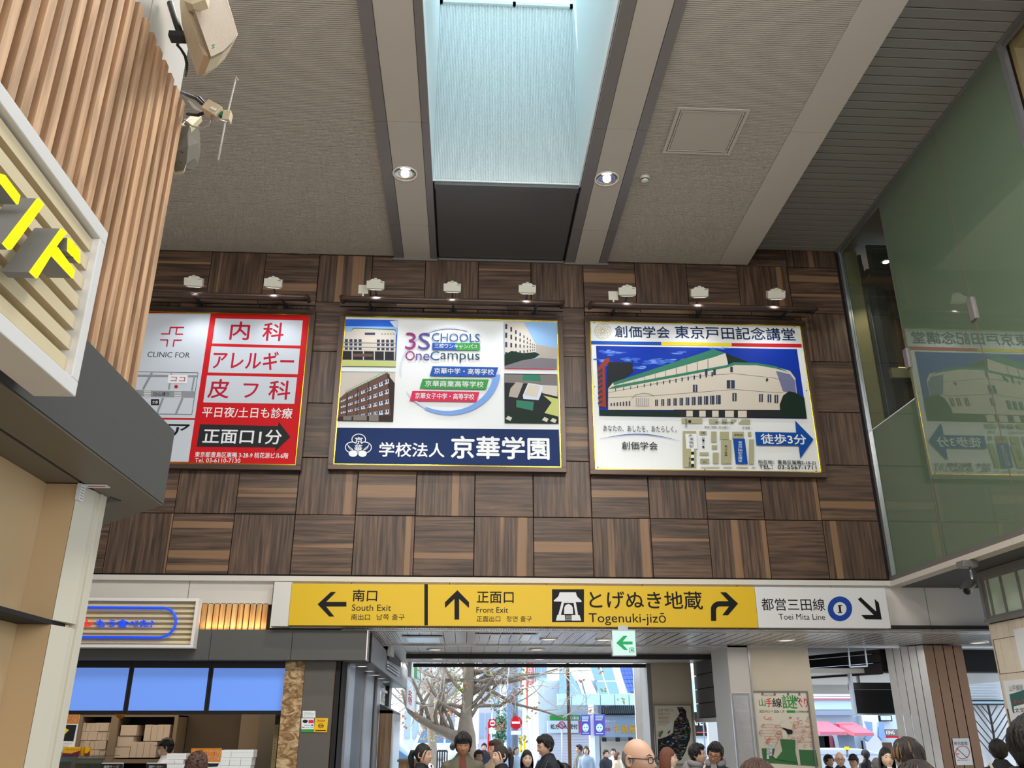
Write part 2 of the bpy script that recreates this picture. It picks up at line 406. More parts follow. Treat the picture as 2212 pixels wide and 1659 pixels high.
# ------------------------------------------------------------------ ceiling
ce = thing('ceiling', None, None, (0, 5, CZ), kind='structure')
SLABZ = 8.35
cb = MB().m('ceiling_beige')
cb.box(-6.4, -.52, -10, 11.2, SLABZ, SLABZ+.2); cb.box(1.33, 5.5, -10, 11.2, SLABZ, SLABZ+.2); cb.box(-.52, 1.33, 9.1, 11.2, SLABZ, SLABZ+.2); cb.box(-.52, 1.33, -10, 3.9, SLABZ, SLABZ+.2)
cb.box(-6.4, 5.5, -10, 3.7, CZ, CZ+.05)
cb.box(5.5, 12, -10, 11.2, 8.6, 8.8)
cb.build('roof_slab', ce)
def ribbed(w, d, name, pitch=.0254, rw=.010, rd=.010):
    b = MB().m('ceiling_beige'); n = int(round(d/pitch)); prof = []
    for i in range(n):
        y = -d/2+.003+i*(d-.006)/n; p = (d-.006)/n
        prof += [(y, 0), (y+p-rw, 0), (y+p-rw, rd), (y+p, rd)]
    prof = [(-d/2, rd*2.5), (-d/2+.003, 0)]+prof[1:]+[(d/2-.003, 0), (d/2, rd*2.5)]
    b.rings([[(-w/2, y, z) for y, z in prof], [(w/2, y, z) for y, z in prof]], cap=False, closed=False)
    return b.mesh(name)
PD = .305
lw = 6.2-1.105; rw_ = 3.565-1.939
ml, mr_ = ribbed(lw, PD, 'ceiling_panel'), ribbed(rw_, PD, 'ceiling_panel')
y = WY-.02-PD/2
while y > 3.8:
    piece('ceiling_panel', ml, (-6.2+lw/2, y, CZ), ce); piece('ceiling_panel', mr_, (1.939+rw_/2, y, CZ), ce); y -= PD
# beam casings: grey channel, beige plate, grey channel
def joints(y0, y1, js): 
    js = [y0]+[j for j in js if y0 < j < y1]+[y1]; return list(zip(js[:-1], js[1:]))
for xa, xb, nm in ((-1.105, -.5, 0), (1.335, 1.939, 1)):
    ca = .135; cw = .115 if nm else .085
    for (p, q) in joints(3.5, WY-.03, [4.6, 7.8, 9.9]):
        for u, v, m_, dz in ((xa, xa+ca, 'channel_grey', 0), (xa+ca+.006, xb-cw-.006, 'strip_beige', .004), (xb-cw, xb, 'channel_grey', 0)):
            MB().m(m_).box(u, v, p+.003, q-.003, CZ-.05+dz, CZ+.02).build('casing_plate', ce)
        MB().m('shadow').box(xa+.01, xb-.01, p, q, CZ-.03, CZ+.03).build('casing_core', ce)
    MB().m('frame_grey').box(xa-.02, xb+.02, WY-.05, WY-.02, CZ-.075, CZ-.045).build('end_angle', ce)
MB().m('frame_grey').box(-.5, 1.335, WY-.05, WY-.02, CZ-.06, CZ-.03).build('end_angle', ce)
MB().m('panel_dark').box(-.47, 1.30, 9.08, WY-.03, CZ-.02, CZ+.01).build('dark_panel', ce)
MB().m('panel_dark').box(-.48, 1.31, 8.975, 9.07, CZ-.035, CZ+.05).build('lintel_angle', ce)
MB().m('shadow').box(-.5, 1.335, 9.0, WY, CZ+.01, CZ+.03).build('gap_backing', ce)
for (p, q) in joints(3.5, WY-.03, [4.6, 7.8]):
    MB().m('strip_beige').box(3.57, 4.0, p+.003, q-.003, CZ-.004, CZ+.3).build('casing_plate', ce)
# right hand slatted soffit
z2 = 8.17; y = WY-.02
k = 0
while y > 3.6:
    MB().m('slat_grey').prism([(4.0, y, z2), (4.0, y-.008, z2+.02), (4.0, y-.122, z2+.02), (4.0, y-.122, z2), (4.0, y-.118, z2-.004), (4.0, y-.006, z2-.004)], (1.345, 0, 0)).build('ceiling_slat', ce)
    y -= .1345; k += 1
MB().m('shadow').box(3.9, 5.5, 3.5, WY, z2+.04, z2+.05).build('slat_backing', ce)
MB().m('frame_grey').box(5.345, 5.42, 3.0, WY, z2-.02, z2+.03).box(5.385, 5.42, 3.0, WY, z2-.06, z2).build('edge_trim', ce)
# access hatch
h = thing('ceiling_hatch', 'square framed access hatch in the ribbed ceiling right of the skylight', 'hatch', (2.6, 7.85, CZ-.01))
hx0, hx1, hy0, hy1 = 2.2, 3.0, 7.45, 8.25; hz = CZ-.008
hb = MB().m('strip_beige')
for o_, w_ in ((0, .035), (.05, .012)):
    hb.box(hx0+o_, hx1-o_, hy0+o_, hy0+o_+w_, hz-.006, hz); hb.box(hx0+o_, hx1-o_, hy1-o_-w_, hy1-o_, hz-.006, hz)
    hb.box(hx0+o_, hx0+o_+w_, hy0+o_+w_, hy1-o_-w_, hz-.006, hz); hb.box(hx1-o_-w_, hx1-o_, hy0+o_+w_, hy1-o_-w_, hz-.006, hz)
hb.build('frame', h); MB().m('ceiling_beige').box(hx0+.07, hx1-.07, hy0+.07, hy1-.07, hz-.002, hz+.004).build('door_leaf', h)
# smoke detector
sd = thing('smoke_detector', 'small round cream smoke detector on the ribbed ceiling', 'detector', (2.089, 8.74, CZ))
MB().m('lamp_box', True).lathe((2.089, 8.74, CZ), [(.0, 0), (.06, 0), (.065, -.02), (.05, -.03), (.05, -.04)], 24).build('base', sd)
MB().m('black').lathe((2.089, 8.74, CZ-.04), [(.035, 0), (.035, -.012)], 16).build('vent_ring', sd)
MB().m('lamp_box', True).lathe((2.089, 8.74, CZ-.052), [(.046, 0), (.046, -.012), (.02, -.022), (0, -.022)], 24).build('head', sd)
# downlights
mat('reflector', (225, 222, 214), .18, metal=1); mat('ring_light', (235, 233, 228), .3)
for i, (x_, y_, lb) in enumerate(((-.826, 8.752, 'lit round downlight in the beam left of the skylight'), (1.621, 8.729, 'lit round downlight in the beam right of the skylight'))):
    d = thing('downlight', lb, 'downlight', (x_, y_, CZ-.05), 'downlights in the ceiling beams')
    z = CZ-.052
    MB().m('ring_light', True).lathe((x_, y_, z), [(.15, .002), (.15, -.006), (.135, -.008), (.13, .0)], 40).build('trim_ring', d)
    MB().m('reflector', True).lathe((x_, y_, z), [(.13, -.004), (.125, .001), (.085, .0015), (.05, .002), (0, .002)], 40).build('reflector', d)
    MB().m('lamp_glow', True).ball((x_, y_+.0, z-.012), (.05, .05, .026), 20, 10).build('lamp', d)
    light('downlight_beam', 'SPOT', (x_, y_, z-.06), energy=420, color=(1, .95, .88), target=(x_, y_+.15, 0), spot_size=1.5, spot_blend=.7, shadow_soft_size=.08)
# skylight well
sk = thing('skylight', 'tall skylight well with white ribbed end wall and glazed top', 'skylight', (.42, 6.4, CZ), kind=None)
ZT = 10.78
ws = MB().m('well_white')
ws.box(-.52, -.5, 3.5, 9.0, CZ+.0, ZT+1.2); ws.box(1.31, 1.33, 3.5, 9.0, CZ+.0, ZT+1.2); ws.box(-.52, 1.33, 3.48, 3.5, CZ, ZT+1.2)
ws.build('side_walls', sk)
rb = MB().m('well_white'); prof = []; n = 88; x0 = -.5; p = 1.81/n
for i in range(n): prof += [(x0+i*p, 8.985), (x0+i*p+p*.6, 8.985), (x0+i*p+p*.6, 8.967), (x0+i*p+p, 8.967)]
rb.rings([[(a, b_, CZ+.02) for a, b_ in prof], [(a, b_, ZT) for a, b_ in prof]], cap=False, closed=False); rb.build('ribbed_panel', sk)
fr = MB().m('well_white').box(-.5, 1.31, 8.93, 8.99, ZT, ZT+.05).box(-.5, 1.31, 8.93, 8.99, ZT+1.1, ZT+1.2)
fr.box(.49, .53, 8.93, 8.99, ZT, ZT+1.2).box(-.5, -.46, 8.93, 8.99, ZT, ZT+1.2).box(1.27, 1.31, 8.93, 8.99, ZT, ZT+1.2); fr.build('window_frame', sk)
MB().m('skylight_glass').box(-.46, .49, 8.955, 8.962, ZT+.05, ZT+1.1).build('pane', sk); MB().m('skylight_glass').box(.53, 1.27, 8.955, 8.962, ZT+.05, ZT+1.1).build('pane', sk)
for i in range(4):
    ya = 3.5+i*1.37; MB().m('skylight_glass').box(-.5, 1.31, ya+.03, ya+1.34, ZT+1.22, ZT+1.23).build('pane', sk)
    MB().m('frame_grey').box(-.52, 1.33, ya-.02, ya+.03, ZT+1.2, ZT+1.26).build('glazing_bar', sk)
MB().m('well_white').box(-.5, 1.31, 8.96, 8.974, CZ+.01, CZ+.035).build('sill_trim', sk)
# ------------------------------------------------------------------ billboards
for n, c in dict(red=(196, 22, 30), logo_red=(178, 24, 52), sheet_grey=(196, 204, 214), map_grey=(140, 146, 152), ink_blue=(20, 44, 92), sky_blue=(40, 96, 205), sky_pale=(140, 180, 225),
                 cloud=(205, 215, 232), b_blue=(36, 84, 170), b_green=(58, 150, 72), b_pink=(206, 48, 86), stone=(200, 194, 184), stone_d=(120, 116, 112), window=(52, 62, 84),
                 brown_b=(104, 78, 68), brown_d=(58, 44, 42), grass=(190, 196, 120), tree_d=(24, 44, 34), roof_green=(54, 122, 98), yellow=(232, 208, 30), bar_blue=(28, 80, 170), bar_red=(200, 26, 40),
                 arrow_blue=(14, 74, 160), map_olive=(166, 164, 130), cream_b=(206, 198, 184), cream_d=(170, 162, 152), lilac=(150, 60, 120), logo_mid=(90, 80, 150), logo_blue=(50, 90, 150), logo_slate=(60, 80, 96),
                 swoosh=(120, 160, 222), swoosh_l=(196, 206, 226), deep_blue=(14, 52, 160), asphalt_b=(120, 116, 122), gold_line=(196, 184, 140), brick_b=(150, 58, 46), charcoal=(38, 40, 44)).items():
    mat(n, c, .55, spec=.15)
def billboard(name, label, x0, x1, z0, z1, sheet, grp):
    """frame, gold trim and sheet; the sheet plane is returned for the print"""
    q_ = (WY-.11)/WY; x0 *= q_; x1 *= q_; z0 = 1.6+(z0-1.6)*q_; z1 = 1.6+(z1-1.6)*q_
    t = thing(name, label, 'billboard', ((x0+x1)/2, WY, z0), grp)
    fw = .065; yf = WY-.11
    MB().m('brown_metal').box(x0, x1, yf, WY-.02, z1-fw, z1).build('frame_rail', t, .004); MB().m('brown_metal').box(x0, x1, yf, WY-.02, z0, z0+fw).build('frame_rail', t, .004)
    MB().m('brown_metal').box(x0, x0+fw, yf, WY-.02, z0+fw, z1-fw).build('frame_rail', t, .004); MB().m('brown_metal').box(x1-fw, x1, yf, WY-.02, z0+fw, z1-fw).build('frame_rail', t, .004)
    a, b, c, d = x0+fw, x1-fw, z0+fw, z1-fw; g = MB().m('gold'); w = .016
    for q in ((a, b, d-w, d), (a, b, c, c+w), (a, a+w, c+w, d-w), (b-w, b, c+w, d-w)): g.box(q[0], q[1], yf+.012, WY-.03, q[2], q[3])
    g.build('gold_trim', t, .003)
    MB().m(sheet).box(a+w, b-w, WY-.085, WY-.075, c+w, d-w).build('sheet', t)
    return t
SY = WY-.086
B = 'lit billboards on the walnut wall'
# --- clinic billboard (left)
L = billboard('billboard', 'red and white clinic billboard, left of the three on the walnut wall', -5.3, -2.15, 4.725, 7.025, 'red', B)
F = Flat('y', SY, 300, 540, 1858/560)
F.rect('sheet_grey', -300, 456, 515, 462)
F.poly('sheet_grey', [(-400, 450), (515, 456), (402, 1205), (-400, 1195)]); F.poly('sheet_grey', [(-400, 1212), (400, 1218), (355, 1518), (-400, 1512)])
F.poly('sheet_grey', [(550, 490), (1175, 505), (1158, 686), (525, 670)]); F.poly('sheet_grey', [(520, 690), (1155, 707), (1139, 891), (495, 878)]); F.poly('sheet_grey', [(489, 899), (1134, 913), (1114, 1103), (461, 1093)])
F.build('white_panel', L)
F.text('logo_red', '内', 655, 513, 795, 645, .02); F.text('logo_red', '科', 888, 520, 1040, 652, .02)
F.text('logo_red', 'アレルギー', 530, 725, 1115, 858, .02); F.text('logo_red', '皮', 497, 925, 650, 1062, .02); F.text('logo_red', 'フ', 745, 957, 855, 1060, .02); F.text('logo_red', '科', 930, 935, 1088, 1072, .02)
F.text('sheet_white', '平日夜/土日も診療', 455, 1128, 1102, 1203, .012)
F.text('sheet_white', '東京都豊島区巣鴨 3-28-9 桃花源ビル6階', 402, 1450, 1072, 1490, .01); F.text('sheet_white', 'Tel. 03-6110-7130', 402, 1493, 728, 1524, .01)
F.text('charcoal', 'CLINIC FOR', 62, 732, 366, 770, .0); F.text('ink', 'ア', 205, 1248, 362, 1345, .02); F.text('ink', 'ニックフォ', -330, 1240, 190, 1345, .02)
F.build('lettering', L)
F.poly('charcoal', [(438, 1249), (998, 1262), (1003, 1232), (1086, 1340), (974, 1448), (978, 1416), (415, 1409)]).up()
F.build('arrow', L)
F.text('sheet_white', '正面口1分', 460, 1285, 1026, 1390, .02); F.build('arrow_lettering', L)
for q in ([(226, 556), (325, 556)], [(228, 552), (218, 604)], [(160, 602), (224, 602)], [(275, 556), (265, 606)], [(262, 604), (318, 604)], [(153, 645), (210, 645)], [(208, 642), (200, 694)], [(250, 647), (309, 647)], [(254, 645), (246, 694)]):
    F.line('logo_red', q, 9)
F.build('cross_logo', L)
F.line('charcoal', [(-200, 870), (425, 880), (380, 1180), (-200, 1170)], 3)
for q, w in (([(-100, 900), (418, 905)], 14), ([(60, 1030), (400, 1036)], 44), ([(30, 1000), (95, 880)], 16), ([(215, 1000), (235, 885)], 12), ([(380, 1010), (400, 900)], 12), ([(130, 1175), (175, 1060)], 14), ([(265, 1178), (315, 1060)], 14), ([(-100, 1020), (60, 1028)], 44)): F.line('map_grey', q, w)
F.build('street_map', L)
F.text('ink', '白山通り', 106, 1018, 218, 1046, .005); F.rect('ink', 88, 1070, 145, 1112).up(); F.text('sheet_white', '交番', 96, 1080, 138, 1103)
F.poly('sheet_white', [(212, 895), (352, 898), (345, 958), (205, 955)]); F.up(); F.text('logo_red', 'ココ', 230, 910, 332, 942, .01); F.ell('logo_red', 268, 980, 13, 12)
for i in range(5): F.rect('sheet_white', 36, 1003+i*12, 86, 1008+i*12); F.rect('sheet_white', 255, 1006+i*12, 305, 1011+i*12)
F.build('map_lettering', L)
# --- school billboard (middle)
Mb = billboard('billboard', 'school billboard with four photos and a navy strip, middle of the walnut wall', -1.81, 1.287, 4.745, 7.02, 'sheet_white', B)
S = 2212/560
F = Flat('y', SY, 700, 640, S)
F.poly('ink_blue', [(105, 1120), (2003, 1137), (2015, 1456), (78, 1440)]); F.build('navy_strip', Mb)
F.text('sheet_white', '学校法人', 470, 1248, 1030, 1372, .022); F.text('sheet_white', '京華学園', 1083, 1195, 1925, 1390, .03)
F.text('sheet_white', '京', 262, 1200, 330, 1262, .02); F.text('sheet_white', '華', 258, 1264, 325, 1332, .01)
F.build('navy_lettering', Mb)
for cx, cy, a, b_ in ((296, 1222, 150, 390), (240, 1290, 60, 300), (346, 1290, -120, 120)): F.ring('sheet_white', cx, cy, 58, 46, 7, 24, a, b_)
F.ell('sheet_white', 248, 1342, 38, 28).ell('sheet_white', 328, 1343, 36, 28)
for sg in (-1, 1):
    for k in range(3): F.line('sheet_white', [(292+sg*45, 1312-k*2), (292+sg*(70+k*8), 1306-k*16), (292+sg*(88+k*4), 1280-k*14)], 3)
F.build('crest', Mb)
def photo(F, par, quad, sky, draw):
    F.poly(sky, quad); F.up(); draw(); F.build('photo', par)
def ph1():
    F.poly('sky_pale', [(160, 255), (628, 262), (618, 330), (155, 330)]); F.poly('cloud', [(560, 215), (630, 205), (626, 270), (600, 262)]); F.up()
    F.poly('stone', [(240, 290), (262, 272), (600, 285), (612, 305), (608, 545), (150, 545), (175, 300), (235, 305)]); F.up()
    F.line('roof_green', [(240, 285), (262, 274), (600, 286), (612, 300)], 8)
    for r_, (y_, h_) in enumerate(((366, 26), (402, 20), (438, 20))):
        F.poly('stone_d', [(165, y_+34-8), (610, y_+44-8), (610, y_+50-8), (164, y_+42-8)])
        for c in range(11):
            x_ = 178+c*39
            if 330 < x_ < 425: continue
            F.rect('window', x_, y_+c*.6, x_+26, y_+h_+c*.6)
    F.rect('cream_b', 340, 355, 432, 392); F.rect('window', 348, 312, 436, 332)
    for c in range(5): F.rect('window', 490+c*24, 320, 505+c*24, 327)
    F.poly('charcoal', [(160, 470), (608, 475), (608, 545), (150, 542)]); F.up()
    for x_ in (236, 332, 425, 510, 596): F.rect('stone', x_, 468, x_+9, 545)
    F.rect('brown_b', 250, 492, 415, 518); F.up()
    F.poly('grass', [(150, 545), (614, 552), (612, 603), (148, 597)]); F.line('ink_blue', [(147, 600), (612, 605)], 4)
photo(F, Mb, [(178, 196), (631, 204), (612, 604), (147, 598)], 'sky_blue', ph1)
def ph2():
    F.poly('brown_b', [(125, 880), (175, 835), (530, 655), (560, 665), (590, 1072), (112, 1066)]); F.up()
    F.poly('brown_d', [(538, 660), (604, 745), (590, 1073), (572, 1070)]); F.up()
    F.line('roof_green', [(178, 828), (545, 652)], 4); F.line('roof_green', [(180, 812), (530, 640)], 2)
    for i in range(14): F.line('roof_green', [(185+i*26, 812-i*12.8), (195+i*26, 824-i*12.8)], 2)
    for k in range(4):
        t0, t1 = 900+k*47, 700+k*88
        for c in range(8):
            u0, u1 = c/8+.02, (c+1)/8-.02
            xa, xb = 130+(560-130)*u0**.9, 130+(560-130)*u1**.9
            ya, yb = t0+(t1-t0)*(xa-130)/430, t0+(t1-t0)*(xb-130)/430; h_ = 14+26*(xa-130)/430
            F.poly('cloud', [(xa, ya+h_), (xb, yb+h_*1.1), (xb, yb+2), (xa, ya+2)]); 
    F.up()
    for k in range(4):
        t0, t1 = 900+k*47, 700+k*88
        for c in range(22):
            xa = 136+420*c/22; ya = t0+(t1-t0)*(xa-130)/430; h_ = 9+18*(xa-130)/430
            F.rect('window', xa, ya+4, xa+9, ya+h_)
    for x_, a, b_ in ((375, 735, 1070), (280, 790, 1068), (190, 835, 1066)): F.line('brown_d', [(x_+8, a), (x_, b_)], 6)
    F.poly('brown_d', [(118, 1030), (590, 1015), (590, 1073), (112, 1066)]); F.up(); F.rect('stone_d', 385, 1012, 466, 1068); F.rect('stone_d', 250, 1018, 365, 1062); F.rect('stone_d', 165, 1025, 235, 1060)
    F.line('roof_green', [(146, 645), (610, 651)], 4)
photo(F, Mb, [(143, 650), (608, 655), (590, 1073), (112, 1067)], 'stone', ph2)
def ph3():
    F.poly('stone', [(1538, 225), (1706, 228), (1806, 415), (1812, 470), (1806, 540), (1540, 585)]); F.up()
    F.poly('cream_d', [(1806, 415), (1850, 420), (1985, 448), (1985, 530), (1850, 545), (1808, 500)]); F.up()
    for r_ in range(4):
        for c in range(9):
            u = c/9.; v = 1-(1-u)**1.6; x_ = 1545+255*v; s_ = 1-v*.75
            y_ = (240, 315, 395, 480)[r_]*(1-v)+(400, 418, 436, 455)[r_]*v
            if y_-228 < 0 or (r_ == 0 and c > 6): continue
            F.rect('window', x_, y_, x_+18*s_, y_+44*s_)
    F.poly('tree_d', [(1540, 500), (1600, 470), (1700, 490), (1800, 480), (1840, 500), (1800, 530), (1540, 600)]); F.up()
    F.poly('asphalt_b', [(1540, 598), (1700, 548), (1850, 528), (1985, 540), (1986, 620), (1540, 612)]); F.line('bar_red', [(1540, 618), (1985, 626)], 6)
photo(F, Mb, [(1535, 222), (1985, 228), (1986, 627), (1540, 618)], 'sky_pale', ph3)
def ph4():
    F.poly('stone_d', [(1540, 670), (1988, 675), (1990, 760), (1540, 740)]); F.up()
    F.poly('roof_green', [(1700, 672), (1840, 676), (1850, 730), (1690, 722)]); F.poly('stone', [(1860, 735), (1990, 745), (1990, 860), (1860, 830)]); F.poly('asphalt_b', [(1860, 735), (1990, 742), (1990, 768), (1860, 762)])
    F.poly('cream_d', [(1590, 790), (1640, 735), (1700, 745), (1650, 870), (1575, 860)]); F.poly('cloud', [(1695, 850), (1740, 745), (1860, 760), (1865, 800), (1830, 890), (1700, 880)]); F.up()
    F.poly('cream_b', [(1705, 845), (1748, 752), (1845, 768), (1815, 870)]); F.poly('roof_green', [(1640, 890), (1790, 905), (1780, 980), (1640, 950)])
    F.poly('grass', [(1870, 850), (1995, 880), (1998, 1030), (1880, 1000), (1940, 910)]); F.up()
    F.poly('tree_d', [(1542, 990), (1700, 985), (1850, 1000), (1998, 1030), (2000, 1088), (1542, 1084)]); F.up()
    for a, b_ in ((1570, 1050), (1880, 1060), (1950, 1068)): F.poly('stone', [(a-22, b_), (a, b_-26), (a+34, b_-10), (a+20, b_+18)])
photo(F, Mb, [(1538, 662), (1988, 670), (2000, 1090), (1541, 1085)], 'charcoal', ph4)
# logo
F.ring('swoosh_l', 1075, 650, 425, 375, 6, 40, 175, 290, 14)
F.ring('swoosh', 1060, 640, 415, 360, 60, 44, 5, 118, 26); F.ring('swoosh_l', 1060, 640, 412, 352, 22, 16, 118, 150, 4)
F.build('ring_graphic', Mb)
F.text('lilac', '3', 695, 315, 785, 458, .0); F.text('logo_mid', 'S', 805, 317, 907, 460); F.text('logo_blue', 'CHOOLS', 922, 322, 1328, 394); 
F.text('lilac', 'O', 695, 472, 775, 552); F.text('logo_mid', 'ne', 785, 495, 900, 552); F.text('logo_blue', 'C', 908, 474, 985, 552); F.text('logo_slate', 'ampus', 993, 492, 1328, 570)
F.poly('b_blue', [(925, 403), (1130, 403), (1130, 465), (925, 462)]); F.poly('b_green', [(1130, 403), (1328, 405), (1328, 467), (1130, 465)]); F.up()
F.text('sheet_white', '三校ワンキャンパス', 943, 413, 1310, 452, .01)
F.build('logo_lettering', Mb)
F.poly('b_blue', [(927, 602), (1486, 612), (1460, 693), (902, 685)]); F.poly('b_green', [(843, 709), (1405, 716), (1382, 800), (817, 792)]); F.poly('b_pink', [(755, 813), (1325, 822), (1302, 906), (731, 898)]); F.up()
F.text('sheet_white', '京華中学・高等学校', 940, 622, 1450, 672, .012); F.text('sheet_white', '京華商業高等学校', 862, 728, 1362, 780, .012); F.text('sheet_white', '京華女子中学・高等学校', 778, 833, 1282, 884, .012)
F.build('ribbon_banners', Mb)
# --- memorial hall billboard (right)
Rb = billboard('billboard', 'white billboard with a photo of a green roofed hall, right of the three', 1.595, 4.755, 4.725, 7.03, 'sheet_white', B)
F = Flat('y', SY, 1240, 640, S)
for i in range(8): F.ring('gold_line', 246+30*math.cos(i*math.pi/4), 298+28*math.sin(i*math.pi/4), 42, 40, 3, 20)
F.build('emblem', Rb)
F.text('ink_blue', '創価学会', 348, 255, 815, 355, .012); F.text('ink_blue', '東京戸田記念講堂', 862, 262, 1885, 370, .012)
F.build('title_lettering', Rb)
F.poly('bar_blue', [(146, 381), (742, 391), (745, 418), (148, 410)]); F.poly('yellow', [(742, 391), (1343, 400), (1345, 427), (745, 418)]); F.poly('bar_red', [(1343, 400), (1940, 408), (1943, 437), (1345, 427)])
F.build('colour_stripe', Rb)
F.poly('deep_blue', [(188, 424), (1900, 452), (1986, 1046), (215, 1020)]); F.up()
mat('cloud_mid', (58, 100, 200), .55, spec=.15); mat('cloud_soft', (112, 150, 220), .55, spec=.15); rnd = random.Random(9)
for cx, cy, ww, hh, n_ in ((330, 480, 130, 22, 16), (250, 560, 60, 26, 10), (720, 555, 170, 26, 22), (560, 610, 70, 22, 8), (880, 490, 36, 8, 6), (1250, 450, 60, 6, 4), (440, 545, 50, 14, 6)):
    for i in range(n_): F.ell('cloud_mid', cx+rnd.gauss(0, ww*.5), max(442, cy+rnd.gauss(0, hh*.5)), rnd.uniform(20, 46), rnd.uniform(4, 11), 12)
    F.up()
    for i in range(n_//2): F.ell('cloud_soft', cx+rnd.gauss(0, ww*.4), max(440, cy+rnd.gauss(0, hh*.35)), rnd.uniform(14, 30), rnd.uniform(2, 6), 12)
F.up()
F.poly('brick_b', [(198, 612), (260, 545), (272, 950), (210, 940)]); F.poly('brick_b', [(258, 548), (262, 535), (300, 527), (300, 580), (262, 590)]); F.poly('charcoal', [(284, 585), (300, 560), (498, 572), (500, 650), (340, 760), (290, 790), (280, 945), (271, 945)]); F.up()
for i in range(7): F.poly('window', [(203, 645+i*44), (240, 612+i*46), (242, 645+i*44), (205, 672+i*42)])
F.poly('cream_b', [(290, 790), (330, 740), (1200, 510), (1290, 490), (1310, 500), (1310, 590), (1500, 570), (1700, 600), (1840, 640), (1885, 700), (1900, 840), (1840, 975), (290, 972)]); F.up()
F.poly('roof_green', [(330, 738), (1185, 455), (1290, 488), (1200, 520), (340, 762)]); F.poly('tree_d', [(1290, 488), (1500, 570), (1400, 580), (1310, 570)])
F.poly('roof_green', [(285, 795), (350, 765), (1300, 590), (1360, 566), (1560, 572), (1720, 600), (1840, 655), (1720, 620), (1560, 592), (1370, 590), (1300, 612), (350, 790)]); F.up()
F.poly(mat('hall_shade', (112, 116, 150), .55, spec=.15), [(1720, 640), (1840, 668), (1882, 722), (1895, 850), (1850, 830), (1780, 815)]); F.up()
for q in ([(290, 826), (1000, 690), (1360, 662), (1700, 700), (1860, 735)], [(290, 868), (700, 850), (1370, 798), (1640, 820), (1780, 825)]): F.line('stone_d', q, 3)
for i in range(9):
    u = i/9; F.line('stone_d', [(420+90*i, 766-.278*(90+90*i)), (421+90*i, 765-.184*(70+90*i))], 3+u*4)
for i in range(16):
    u = i/16; x_ = 350+870*u**.92; F.rect('window', x_, 790-148*u-30*u*0, x_+6+8*u, 790-148*u+22+16*u)
for x_ in (1115, 1185, 1330): F.rect('window', x_, 625 if x_ < 1300 else 605, x_+22, 675 if x_ < 1300 else 652)
for i in range(14):
    u = i/14; x_ = 690+560*u
    if i % 1 == 0 and i < 11: F.rect('window', 690+52*i, 885-3.8*i, 690+52*i+24+i*1.5, 940-1.5*i); F.rect('cream_d', 700+52*i, 885-3.8*i, 704+52*i, 940-1.5*i)
for i in range(7): F.rect('window', 310+26*i, 915-3*i, 322+26*i, 940)
for a, b_, c, d in ((1300, 720, 1368, 790), (1012, 758, 1050, 820), (1348, 830, 1384, 898), (1575, 838, 1608, 905), (1648, 842, 1680, 908), (1706, 846, 1738, 914)): F.rect('window', a, b_, c, d); F.up().rect('cream_b', (a+c)/2-3, b_+4, (a+c)/2+3, d-2)
F.rect('stone', 520, 872, 640, 940); F.line('stone_d', [(488, 880), (520, 845), (590, 832), (650, 838), (680, 858)], 4)
for i in range(7): F.line('window', [(528+17*i, 872), (528+17*i, 940)], 3)
F.poly('window', [(1630, 715), (1645, 700), (1655, 715), (1640, 735)]); F.up()
F.poly('tree_d', [(215, 975), (860, 985), (900, 1030), (215, 1018)]); F.poly('charcoal', [(850, 972), (1840, 975), (1840, 1042), (900, 1030)]); F.up()
for i in range(5): F.rect('cream_b', 955+110*i, 980, 1010+110*i+20*(i > 2), 1030+i*2)
F.poly('tree_d', [(1760, 1040), (1750, 930), (1780, 850), (1830, 815), (1880, 825), (1960, 870), (1982, 1045)])
F.build('photo', Rb)
F.text('ink', 'あなたの、あしたを、あたらしく。', 248, 1108, 872, 1160, .0); F.text('ink', '創価学会', 405, 1245, 710, 1312, .012)
F.text('ink', '所在地：豊島区巣鴨2-10-21', 1568, 1402, 2055, 1440, .008); F.text('ink', 'TEL：03-5567-1711', 1575, 1444, 2062, 1478, .008)
F.build('lettering', Rb)
pts = [(218+i*(892-218)/20, 1222+13*i/20-48*math.sin(math.pi*i/20)) for i in range(21)]
for i in range(20): F.line('b_blue', pts[i:i+2], 1+7*math.sin(math.pi*(i+.5)/20))
F.build('swoosh_line', Rb)
F.poly('arrow_blue', [(1540, 1162), (1890, 1168), (1882, 1065), (2038, 1225), (1925, 1388), (1912, 1280), (1552, 1276)]); F.build('arrow', Rb)
F.text('sheet_white', '徒歩3分', 1588, 1180, 1975, 1268, .028); F.build('arrow_lettering', Rb)
for q in ((915, 1045, 1092, 1088), (1148, 1050, 1225, 1092), (1255, 1052, 1300, 1092), (925, 1155, 1038, 1462), (1066, 1155, 1128, 1185), (1166, 1158, 1212, 1248), (1240, 1160, 1318, 1225), (1345, 1160, 1445, 1218), (1478, 1162, 1508, 1198), (1172, 1275, 1218, 1308), (1180, 1338, 1230, 1430), (1068, 1335, 1145, 1360), (1072, 1390, 1150, 1430), (1250, 1232, 1338, 1432), (1488, 1225, 1530, 1436)): F.rect('map_olive', *q)
F.poly('map_olive', [(1335, 1054), (1385, 1054), (1350, 1092), (1335, 1092)]).poly('map_olive', [(1430, 1054), (1498, 1056), (1498, 1095), (1395, 1093)])
for a, b_ in ((1078, 1238), (1270, 1345), (1380, 1480), (1512, 1542)): F.rect('map_olive', a, 1460, b_, 1467)
F.up().poly('arrow_blue', [(1352, 1220), (1452, 1220), (1478, 1436), (1376, 1434)]); F.up()
F.poly('sheet_white', [(945, 1178), (1040, 1178), (1050, 1305), (955, 1305)]); F.up()
for i in range(6): F.rect('ink' if i % 2 else 'sheet_white', 995, 1305+i*26, 1020, 1331+i*26)
F.rect('ink', 972, 1062, 994, 1086); F.build('street_map', Rb)
